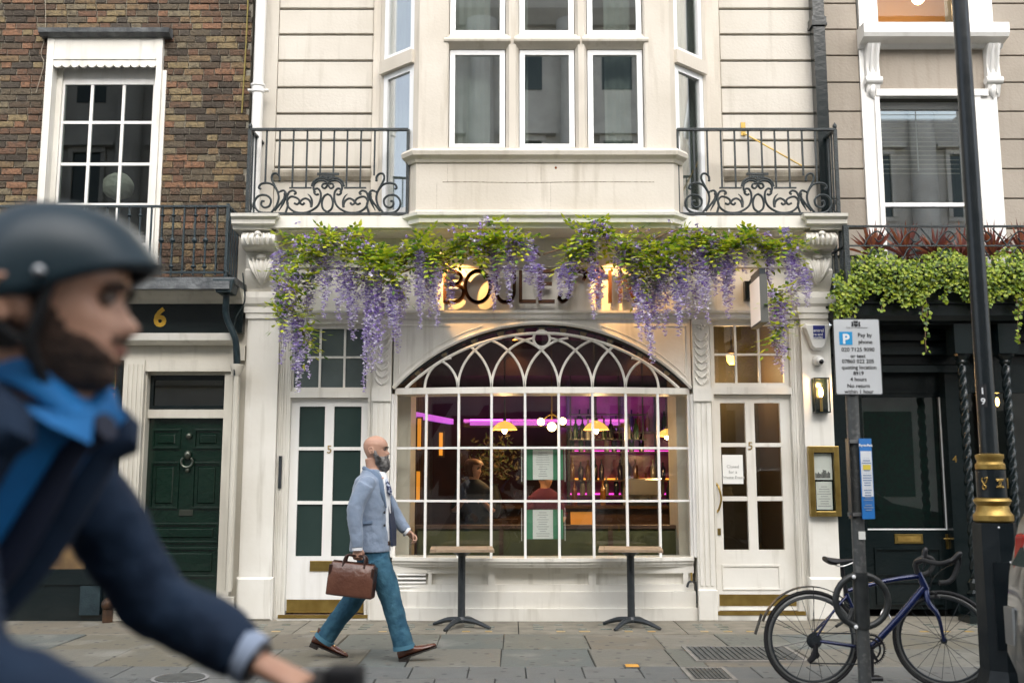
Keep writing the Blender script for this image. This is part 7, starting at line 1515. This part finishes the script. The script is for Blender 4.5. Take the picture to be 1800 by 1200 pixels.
j.tube([PM(664,852,.185), PM(680,880,.215), PM(694,903,.235), PM(706,922,.215), PM(714,933,.20)], [.070,.066,.058,.050,.044], 14, 3)
crease(remesh(part('blazer', j, blaz, wk), .009, 5), .016, .08)
# open front: shirt, lining, lapel, collar, tie, buttons, pocket flap
sh = MB(); sh.loft([ell(PM(u, v), FX, FY, rx, ry, 20, 2.2) for u, v, rx, ry in ((664,829,.062,.066),(667,842,.076,.085),(669,870,.076,.09),(671,910,.074,.085),(671,950,.074,.085),(670,962,.074,.085))]); part('shirt', sh, wshirt, wk, 'all')
part('collar', MB().tube([PM(647,825,-.03), PM(655,828,-.062), PM(668,837,-.06), PM(676,842,-.03), PM(677,843,.02), PM(668,837,.06), PM(655,827,.066)], [.013]*7, 8, 3), wshirt, wk, True)
part('open_front_panel', MB().slab([PM(u, v, -.05) for u, v in ((676,858),(683,890),(688,930),(690,960))], [PM(u, v, .13) for u, v in ((680,855),(691,890),(697,930),(697,958))], (-.014,0,0)), navyl, wk)
lap = mat('blazer_lapel', (.155,.215,.31), .8, (.14,.195,.28), 14)
part('lapel', MB().tube([PM(655,828,-.09), PM(664,838,-.112), PM(671,862,-.125), PM(679,892,-.10)], [.016,.022,.022,.006], 6, 4), lap, wk, True)
part('lapel', MB().tube([PM(660,828,.09), PM(673,840,.10), PM(684,866,.10), PM(690,900,.09)], [.016,.022,.022,.006], 6, 4), lap, wk, True)
part('blazer_collar', MB().tube([PM(657,831,-.088), PM(648,827,-.072), PM(641,823,-.03), PM(641,823,.03), PM(650,827,.075), PM(660,831,.09)], [.014,.016,.018,.018,.016,.014], 8, 3), lap, wk, True)
tiem = mat('patterned_tie', (.02,.03,.09), .6, (.45,.5,.6), 45, contrast=(.5,.58))
part('tie', MB().tube([PM(677,842,-.045), PM(682,852,-.06), PM(685,864,-.062), PM(686,873,-.055)], [.013,.016,.021,.006], 8, 3), tiem, wk, True)
for v, u in ((900,676),(923,676)): part('button', MB().sphere(PM(u,v,-.125), (.009,.012,.011), 10, 6), black_ink, wk)
part('pocket_flap', MB().obox(PM(642,918,-.188), (1,.10,.06), (.1,-1,0), (0,0,1), .055, .006, .010), lap, wk)
for q in range(3): part('cuff_button', MB().sphere(PM(620.5,950-q*4,-.275), .006, 8, 5), black_ink, wk)
for c_, d_ in ((PM(628,964,-.24), Vector((0,0,-1))), (PM(715,934,.20), Vector((.75,0,-.6)))): part('shirt_cuff', MB().tube([c_-d_.normalized()*.012, c_+d_.normalized()*.012], .042, 14), wshirt, wk, True)
jean = mat('teal_denim', (.016,.075,.125), .85, (.05,.15,.215), 9, bump=.5, bs=26, contrast=(.4,.7)); 
tr = MB(); tr.loft([ell(PM(u, v), FX, FY, rx, ry, 22, 2.2) for u, v, rx, ry in ((654,946,.125,.165),(655,965,.135,.175),(657,985,.13,.172),(657,1000,.085,.12))])
tr.tube([PM(659,985,-.085), PM(674,1015,-.09), PM(687,1052,-.09), PM(697,1090,-.09), PM(706,1120,-.09), PM(710,1136,-.09)], [.110,.100,.084,.078,.080,.084], 16, 3)
tr.tube([PM(652,985,.085), PM(638,1020,.085), PM(619,1056,.085), PM(596,1086,.085), PM(576,1114,.085), PM(570,1123,.085)], [.108,.096,.082,.074,.076,.078], 16, 3)
crease(remesh(part('jeans', tr, jean, wk), .008, 5), .014, .075)
for c_, d_ in ((PM(710,1137,-.09), Vector((.18,0,-1))), (PM(570,1123,.085), Vector((-.55,0,-.8)))): part('jeans_hem', MB().tube([c_-d_.normalized()*.018, c_+d_.normalized()*.012], .086, 18), mat('denim_hem', (.06,.17,.24), .85) if 'denim_hem' not in MATS else MATS['denim_hem'], wk, True)
part('belt', MB().lathe([(.001,0),(1,0),(1,1),(.001,1)], (0,0,0), 20) if 0 else MB().loft([ell(PM(656,950), FX, FY, .138, .165, 22), ell(PM(656,957), FX, FY, .140, .167, 22)]), mat('brown_belt', (.07,.025,.012), .4), wk)
shoem = mat('brown_leather_shoe', (.085,.024,.012), .22, (.12,.038,.02), 9, coat=.5); solem = mat('dark_sole', (.02,.015,.012), .7); elast = mat('black_elastic', (.015,.015,.017), .9)
def shoe(heel, toe, dy, up):
    h_, t_ = PM(*heel, dy), PM(*toe, dy); d = (t_-h_).normalized(); L_ = (t_-h_).length; sd = Vector((0,1,0)); n_ = sd.cross(d) * -1
    n_ = n_ if n_.dot(Vector(up)) > 0 else -n_
    secs = [(0,.020,.05),(.06,.034,.075),(.2,.037,.098),(.36,.037,.080),(.52,.043,.052),(.7,.047,.040),(.86,.040,.032),(.96,.024,.026),(1.0,.006,.016)]
    s_ = part('shoe', MB().loft([[h_ + d*L_*t + sd*w*math.cos(a) + n_*(.012 + hh*(.5+.5*math.sin(a))) for a in [2*PI*k/16 for k in range(16)]] for t, w, hh in secs]), shoem, wk, True)
    part('sole', MB().loft([[h_ + d*L_*t*1.0 + sd*w*1.06*math.cos(a) + n_*(.006 + .008*math.sin(a)) for a in [2*PI*k/12 for k in range(12)]] for t, w, hh in secs]), solem, s_); part('heel_block', MB().obox(h_ + d*.035 - n_*.008, d, sd, n_, .034, .032, .014), solem, s_)
    part('ankle', MB().tube([h_ + d*.06 + n_*.07, h_ + d*.055 + n_*.135], [.045,.048], 14), shoem, s_, True); part('elastic_panel', MB().obox(h_ + d*.085 + n_*.085 - sd*.042, d, sd, n_, .020, .006, .030), elast, s_)
shoe((702,1160), (768,1137), -.09, (0,0,1)); shoe((546,1130), (610,1157), .085, (.3,0,1))
# briefcase in the near hand
bg2 = thing('briefcase', 'brown leather briefcase carried in the right hand of the walking man', 'briefcase', tuple(PM(620,1050,-.25)))
leath = mat('brown_leather', (.075,.026,.015), .3, (.12,.048,.028), 5, bump=.35, bs=22, coat=.25); leath_d = mat('dark_leather_trim', (.035,.013,.008), .35)
cB = PM(619, 1018, -.24); dB = Vector((1, -.10, -.10)).normalized(); nB = Vector((.10,1,0)).normalized(); uB_ = nB.cross(dB) * -1; uB_ = uB_ if uB_.z > 0 else -uB_
bm_ = MB(); ww, hh_ = .178, .125
bm_.loft([[cB + dB*ww*(.93 if q > 0 else 1)*sx + nB*th*sy + uB_*(hh_*q) for sx, sy in ((-1,-1),(-.5,-1.12),(.5,-1.12),(1,-1),(1,1),(.5,1.1),(-.5,1.1),(-1,1))] for q, th in ((-1,.058),(-.92,.066),(0,.066),(.9,.040),(1,.030))])
part('body', bm_, leath, bg2, True, bevel=.008)
for s_ in (-1, 1): part('end_gusset', MB().obox(cB + dB*s_*(ww-.012), dB, nB, uB_, .012, .060, hh_-.02), leath_d, bg2, bevel=.006)
part('top_zip', MB().obox(cB + uB_*(hh_+.003), dB, nB, uB_, ww*.9, .012, .005), leath_d, bg2)
for s_ in (-1, 1):
    part('handle', MB().tube([cB + dB*(-.075) + nB*s_*.042 + uB_*(hh_*.75), cB + dB*(-.06) + nB*s_*.03 + uB_*(hh_+.05), PM(624,976,-.235) + nB*s_*.012, PM(632,976,-.235) + nB*s_*.012, cB + dB*(.085) + nB*s_*.03 + uB_*(hh_+.05), cB + dB*(.095) + nB*s_*.042 + uB_*(hh_*.75)], .0095, 8, 4), leath_d, bg2, True)
part('strap_ring', MB().tube([cB+dB*(ww+.006)+uB_*(.08+.014*math.cos(2*PI*k/10))+nB*.014*math.sin(2*PI*k/10) for k in range(10)], .003, 5, closed=True), darkmetal, bg2)
# ------------------------------------------------------------------ cyclist in front, out of focus
YC_ = 1.37
CY = thing('person', 'cyclist in navy jacket, bright blue shirt, tie and dark skate helmet', 'person', (-.75, 1.5, -.05))
hv = Vector((1,-.06,0)).normalized(); lv = Vector((.06,1,0)).normalized(); UP = Vector((0,0,1))
Mc = mat_face(P3(90, 528, 1.36), (1,.10,0), 1.06, .03)
Nk = P3(88, 694, 1.38)
SL, SR = Nk + lv*.15 + UP*-.085 - hv*.065, Nk - lv*.17 + UP*-.085 - hv*.06
HL = P3(455, 1166, 1.60); HR = HL - lv*.46
hips = Nk - hv*.30 + UP*-.50
EL = (SL+HL)/2 + lv*.06 + UP*-.06 - hv*.03; ER = (SR+HR)/2 - lv*.05 + UP*-.08 - hv*.03
b = head_mb(Mc, 70, 56); ear(b, Mc, 1); ear(b, Mc, -1)
nb0 = Mc @ Vector((-.022, 0, -.06)); b.loft([ell(nb0, Vector((.9,0,.25)), FY, .066, .062), ell((nb0+Nk)/2+Vector((0,0,.0)), FX, FY, .066, .064), ell(Nk+UP*.0, FX, FY, .064, .064), ell(Nk-UP*.06-hv*.03, FX, FY, .07, .075)])
b.loft([ell(Nk - UP*.07 - hv*.03, lv, hv, .10, .06), ell(Nk*.7+hips*.3-hv*.02, lv, hv, .13, .07), ell(Nk*.3+hips*.7-hv*.02, lv, hv, .11, .06), ell(hips, lv, hv, .13, .08)])
b.tube([SL, EL, HL], [.035,.030,.026], 12, 3); b.tube([SR, ER, HR], [.035,.030,.026], 12, 3)
# legs: one foot down, one up on the pedals
pedc = hips + hv*.18 + UP*-.62
for s_, ped in ((1, pedc + lv*.1 + UP*-.05 + hv*.14), (-1, pedc - lv*.1 + UP*.08 - hv*.12)):
    hp_ = hips + lv*s_*.09; kn_ = (hp_+ped)/2 + hv*.24 + UP*.10; b.tube([hp_, kn_, ped], [.085,.058,.042], 12, 3)
remesh(part('body', b, skin_c, CY), .006, 3, .4)
for s_, hh2 in ((1, HL), (-1, HR)):
    f_ = (hh2 - (EL if s_ > 0 else ER)).normalized(); f_ = (f_ + UP*-.0).normalized(); hm_ = hand_mb(MB(), hh2 - f_*.01, (f_ + UP*.12), UP*-1 - hv*.2, 1.02, 1.15, -s_); remesh(part('hand', hm_, skin_c, CY), .005, 3)
eyes(Mc, CY, hair_d, eye_w)
lipm = mat('lips', (.36,.13,.10), .45)
for M_, p_ in ((Mh, wk), (Mc, CY)): part('lips', MB().tube([M_ @ Vector((.080,.022,-.066)), M_ @ Vector((.0945,.010,-.0635)), M_ @ Vector((.0965,0,-.065)), M_ @ Vector((.0945,-.010,-.0635)), M_ @ Vector((.080,-.022,-.066))], [.002,.0045,.005,.0045,.002], 8, 3), lipm, p_, True)
# stubble beard, hair
def shell(M, sel, grow, z0, z1, nz=30, na=56):
    m = MB(); idx = {}
    for i in range(nz+1):
        z = z0 + (z1-z0)*i/nz
        for k in range(na):
            a = 2*PI*k/na; x, y = head_pt(max(z,-.117), a); idx[i,k] = len(m.v); g = 1 + grow/max(.03, math.hypot(x,y))
            m.v.append(tuple(M @ Vector((x*g, y*g, z - (grow if z < -.10 else 0)))))
    for i in range(nz):
        for k in range(na):
            zc = z0+(z1-z0)*(i+.5)/nz; a = 2*PI*(k+.5)/na; a = a if a < PI else a-2*PI
            if sel(zc, a): m.f.append((idx[i,k], idx[i,(k+1)%na], idx[i+1,(k+1)%na], idx[i+1,k]))
    return m
def sel_beard(z, a):
    aa = abs(a)
    if z < -.094: return aa < 1.9
    if z > -.056 and z < -.047 and aa < .42: return True
    if aa < .36: return z < -.079
    return aa < 1.72 and z < -.074 + .030*min(1, (aa-.36)/.8) + (.085*((aa-1.16)/.5) if aa > 1.16 else 0)
part('beard', shell(Mc, sel_beard, .0035, -.1185, .02, 44, 80), mat('dark_stubble', (.045,.028,.020), .9, (.11,.062,.042), 50, bump=.8, bs=200), CY, 'all')
part('hair', shell(Mc, lambda z, a: abs(a) > 1.85 and z > -.075, .006, -.08, .06, 20, 56), hair_d, CY, 'all')
# helmet: skate style, low sides and small peak
hm = MB(); rings = []; helm = mat('slate_helmet_shell', (.012,.030,.042), .34, (.016,.038,.050), 4)
NH, NA = 16, 48
for i in range(NH+1):
    t_ = i/NH; rings_i = []
    for k in range(NA):
        a = 2*PI*k/NA; ca, sa = math.cos(a), math.sin(a)
        front = max(0, ca); rim = -.022 + .074*front**1.1 - .035*max(0,-ca)**1.5 + .012*abs(sa)**4
        el = t_*PI/2; z = rim + (.128-rim)*math.sin(el); rr = math.cos(el)**.72
        x = -.004 + rr*(.122*ca if ca > 0 else .128*ca) + (.022*front**6*(1-t_)**5); y = rr*.097*sa
        rings_i.append(Mc @ Vector((x, y, z)))
    rings.append(rings_i)
hm.loft(rings, caps=False)
o = part('helmet', hm, helm, CY, 'all'); sm2 = o.modifiers.new('thickness', 'SOLIDIFY'); sm2.thickness = .018; sm2.offset = -1
for x, z in ((.018,.020),(-.092,-.015)): part('helmet_rivet', MB().sphere(Mc @ Vector((x, -.0985 if x > 0 else -.068, z)), .008, 12, 8), chrome, CY, True)
strap = mat('black_strap', (.008,.008,.009), .8)
for s_ in (-1, 1):
    part('chin_strap', MB().tube([Mc @ Vector((.030, s_*.084, .015)), Mc @ Vector((.016, s_*.083, -.03)), Mc @ Vector((.008, s_*.076, -.07)), Mc @ Vector((.022, s_*.045, -.115)), Mc @ Vector((.03, 0, -.126))], .0075, 8, 4).tube([Mc @ Vector((-.055, s_*.082, -.01)), Mc @ Vector((-.03, s_*.084, -.045)), Mc @ Vector((.008, s_*.076, -.07))], .0065, 8, 3), strap, CY, True)
# clothes
navy = mat('navy_wool', (.006,.024,.058), .85, (.004,.016,.042), 9, bump=.35, bs=14); bshirt = mat('bright_blue_shirt', (.012,.21,.55), .7, (.010,.16,.44), 8, bump=.2, bs=30); ntie = mat('navy_tie', (.006,.012,.035), .6)
cvv = Vector((.93,-.37,0)); clv = Vector((.37,.93,0))
c1 = Nk*.85 + hips*.15; c2 = Nk*.55 + hips*.45; c3 = hips + UP*.12
jk = MB(); jk.loft([ell(Nk - UP*.035 - cvv*.045, clv, cvv, .13, .06, 28, 2.2), ell(c1 - cvv*.085, clv, cvv, .16, .065, 28, 2.4), ell(c2 - cvv*.075, clv, cvv, .16, .08, 28, 2.4), ell(c3 - cvv*.03, clv, cvv, .165, .10, 28, 2.4), ell(hips - UP*.04 - cvv*.02, clv, cvv, .20, .13, 28, 2.4)])
for s_, (S_, E_, H_) in ((1, (SL, EL, HL)), (-1, (SR, ER, HR))):
    jk.sphere(S_, (.066,.066,.062), 16, 12); f_ = (H_-E_).normalized(); jk.tube([S_, S_*.5+E_*.5 + lv*s_*.012, E_, E_*.5+H_*.5, H_ - f_*.028], [.062,.061,.056,.050,.045], 16, 4)
    part('shirt_cuff', MB().tube([H_-f_*.04, H_-f_*.008], .040, 16), mat('pale_cuff', (.35,.42,.55), .8) if 'pale_cuff' not in MATS else MATS['pale_cuff'], CY, True)
crease(remesh(part('jacket', jk, navy, CY), .009, 5), .028, .075)
sr = MB(); sr.loft([ell(Nk + UP*.035, FX, FY, .074, .074, 24), ell(Nk - UP*.03 + cvv*.02, clv, cvv, .10, .075, 24), ell(c1 + cvv*.012, clv, cvv, .11, .078, 24), ell(c2 + cvv*.01, clv, cvv, .12, .078, 24), ell(c3 + cvv*.055, clv, cvv, .14, .09, 24), ell(hips + cvv*.03, clv, cvv, .14, .10, 24)]); part('shirt', sr, bshirt, CY, 'all')
cl = MB(); nC = 40; lo_, hi_ = [], []
for k in range(nC+1):
    an = 2*PI*k/nC; d_ = cvv*math.cos(an) + clv*math.sin(an); fr = max(0, math.cos(an))
    lo_.append(Nk + d_*(.088 + .008*fr) + UP*(.012 - .060*fr**2)); hi_.append(Nk + d_*(.068) + UP*(.078 - .085*fr**2))
cl.strip(lo_, hi_); o_ = part('collar', cl, bshirt, CY, 'all'); o_.modifiers.new('thickness', 'SOLIDIFY').thickness = .007
for s_ in (-1,):
    pA = Nk + cvv*.085 + clv*s_*.012 - UP*.022; pB = Nk + cvv*.055 + clv*s_*.085 - UP*.03; pC = Nk + cvv*.072 + clv*s_*.072 - UP*.045; pD = Nk + cvv*.098 + clv*s_*.028 - UP*.068
    part('collar_point', MB().slab([pA, pD], [pB, pC], cvv*.008 - UP*.002), bshirt, CY)
part('tie', MB().tube([Nk + cvv*.105 - UP*.045, c1 + cvv*.088 + clv*.012, c2 + cvv*.085 + clv*.02, c3 + cvv*.11 + clv*.02], [.019,.022,.028,.032], 12, 4), ntie, CY, True)
for s_ in (-1, 1): part('lapel', MB().tube([Nk - cvv*.06 + clv*s_*.085 + UP*.03, Nk + cvv*.04 + clv*s_*.095 - UP*.05, c1 + cvv*.055 + clv*s_*.09, c2 + cvv*.06 + clv*s_*.09, c3 + cvv*.09 + clv*s_*.09], [.018,.030,.036,.036,.034], 12, 4), navy, CY, True)
tz = MB(); tz.loft([ell(hips + UP*.06, lv, hv, .165, .12, 20), ell(hips - UP*.06, lv, hv, .17, .125, 20), ell(hips - UP*.12, lv, hv, .12, .09, 20)])
for s_, ped in ((1, pedc + lv*.1 + UP*-.05 + hv*.14), (-1, pedc - lv*.1 + UP*.08 - hv*.12)):
    hp_ = hips + lv*s_*.09; kn_ = (hp_+ped)/2 + hv*.24 + UP*.10; tz.tube([hp_, kn_, ped+UP*.06], [.100,.072,.060], 14, 4); part('shoe', MB().loft([[ped - hv*.08 + hv*.28*t + lv*w*math.cos(a) + UP*(-.07 + h2*(.5+.5*math.sin(a))) for a in [2*PI*k/12 for k in range(12)]] for t, w, h2 in ((0,.03,.08),(.25,.036,.10),(.55,.045,.06),(.9,.035,.04),(1,.01,.02))]), solem, CY, True)
remesh(part('trousers', tz, mat('charcoal_trousers', (.015,.017,.022), .9), CY), .012, 5)
wt = HL - (HL-EL).normalized()*.012; part('watch', MB().tube([wt - (HL-EL).normalized()*.012, wt + (HL-EL).normalized()*.012], .034, 18), mat('dark_watch', (.012,.012,.013), .3), CY, True)
# the cyclist's bicycle
cbk = thing('city_bicycle', 'black city bicycle ridden by the helmeted cyclist, straight handlebar showing', 'bicycle', (-.6, 1.2, -.05))
zr = -.05; bcn = (HL+HR)/2 + hv*.085 - UP*.035; Rw = .34
steer = bcn - hv*.02 - UP*.15; fw_ = Vector((bcn.x, bcn.y, 0)) + hv*.10; fw_.z = zr+Rw; rw2 = fw_ - hv*1.05
wheel(cbk, fw_, Rw, lv, w=.018); wheel(cbk, rw2, Rw, lv, w=.018)
bbk = Vector((pedc.x, pedc.y, zr+.29)); stp = Vector((hips.x, hips.y, hips.z-.16)) - hv*.02
part('frame', MB().tube([bbk, stp], .018, 10).tube([bbk, steer-UP*.25+hv*.02], .019, 10).tube([stp-UP*.18, steer-UP*.12], .017, 10).tube([bbk, rw2+lv*.06], .010, 8).tube([bbk, rw2-lv*.06], .010, 8).tube([stp-UP*.15, rw2+lv*.06], .009, 8).tube([stp-UP*.15, rw2-lv*.06], .009, 8), carbon, cbk)
part('fork', MB().tube([bcn-hv*.03-UP*.03, steer-UP*.28+hv*.03], .017, 10).tube([steer-UP*.28+hv*.03, fw_+lv*.055], .012, 8).tube([steer-UP*.28+hv*.03, fw_-lv*.055], .012, 8), carbon, cbk)
part('handlebar', MB().tube([HL+lv*.075+hv*.075-UP*.04, bcn+lv*.12+hv*.0, bcn, bcn-lv*.12, HR-lv*.075+hv*.075-UP*.04], .013, 12, 4), carbon, cbk, True)
for s_, h2 in ((1, HL), (-1, HR)): part('grip', MB().tube([h2 + hv*.078 - UP*.042 - lv*s_*.05, h2 + hv*.075 - UP*.04 + lv*s_*.085], .0185, 14), strap, cbk, True); 
part('bell_lamp', MB().obox(HL + hv*.135 + lv*.0 - UP*.028, lv, hv, UP, .030, .028, .026), strap, cbk, bevel=.008)
part('saddle', MB().loft([ell(stp+UP*.02-hv*.12, lv, UP, .085, .03), ell(stp+UP*.03, lv, UP, .07, .03), ell(stp+UP*.03+hv*.12, lv, UP, .025, .02)]), strap, cbk, True); part('crank', MB().tube([bbk+lv*.1, pedc + lv*.1 + UP*-.12 + hv*.14], .012, 8).tube([bbk-lv*.1, pedc - lv*.1 + UP*.01 - hv*.12], .012, 8).tube([bbk-lv*.1, bbk+lv*.1], .02, 10), chrome, cbk)

# ------------------------------------------------------------------ two people inside the restaurant, behind the glass
def insider(u, v_head, Yp, label, top, hairc, arm):
    c = P3(u, v_head, Yp); t = thing('person', label, 'person', (c.x, Yp, .08)); M = mat_face(c, (.8,-.5,0), 1.0, .15)
    m = head_mb(M, 36, 28); sh_ = c - UP*.205; m.loft([ell(c-UP*.09, FX, FY, .055, .055), ell(c-UP*.17, FX, FY, .06, .06), ell(sh_, FX, FY, .10, .08)]); m.loft([ell(sh_, FX, FY, .12, .09), ell(sh_-UP*.3, FX, FY, .13, .09), ell(sh_-UP*.6, FX, FY, .14, .10)])
    for s_ in (-1, 1):
        e = sh_ + Vector((s_*.22, -.05, -.28)); h = e + Vector((-s_*.10, -.20, .10 if arm else -.05)); m.tube([sh_+Vector((s_*.15,0,-.03)), e, h], [.045,.038,.028], 10, 3); hand_mb(m, h, Vector((-s_*.3,-.8,.2)), UP*-1, .9, .7, s_); m.tube([sh_+Vector((s_*.08,0,-.55)), Vector((c.x+s_*.09, Yp, .55)), Vector((c.x+s_*.09, Yp, .12))], [.08,.06,.05], 10, 3)
    remesh(part('body', m, skin, t), .010, 3)
    k = MB(); k.loft([ell(sh_+UP*.075, FX, FY, .065, .065), ell(sh_+UP*.02, FX, FY, .15, .09), ell(sh_-UP*.04, FX, FY, .20, .105), ell(sh_-UP*.3, FX, FY, .17, .115), ell(sh_-UP*.62, FX, FY, .19, .125)])
    for s_ in (-1, 1): e = sh_ + Vector((s_*.22, -.05, -.28)); k.tube([sh_+Vector((s_*.15,0,-.04)), e], [.065,.052], 12, 3)
    remesh(part('top', k, top, t), .012, 5)
    part('hair', shell(M, lambda z, a: z > .045 or abs(a) > 1.25, .022 if arm else .012, -.10 if arm else -.03, .1118, 20, 40), hairc, t, 'all')
    eyes(M, t, hair_d, eye_w)
    lg = MB()
    for s_ in (-1, 1): lg.tube([sh_+Vector((s_*.08,0,-.58)), Vector((c.x+s_*.09, Yp, .55)), Vector((c.x+s_*.09, Yp, .16))], [.10,.075,.06], 12, 3)
    remesh(part('trousers', lg, MATS['charcoal_trousers'], t), .014, 4)
    for s_ in (-1, 1): part('shoe', MB().loft([ell((c.x+s_*.09, Yp+.06-.05*q, .12), FX, UP, .03+.01*math.sin(q), .04-.006*q) for q in range(6)]), solem, t, True)
insider(958, 838, 12.25, 'bartender in plum shirt leaning at the bar behind the window menus', mat('plum_shirt', (.09,.016,.06), .8), hair_d, False)
insider(833, 822, 11.75, 'woman with long hair in dark coat standing inside the bow window', mat('dark_coat', (.02,.022,.03), .8), mat('auburn_hair', (.09,.035,.015), .6), True)
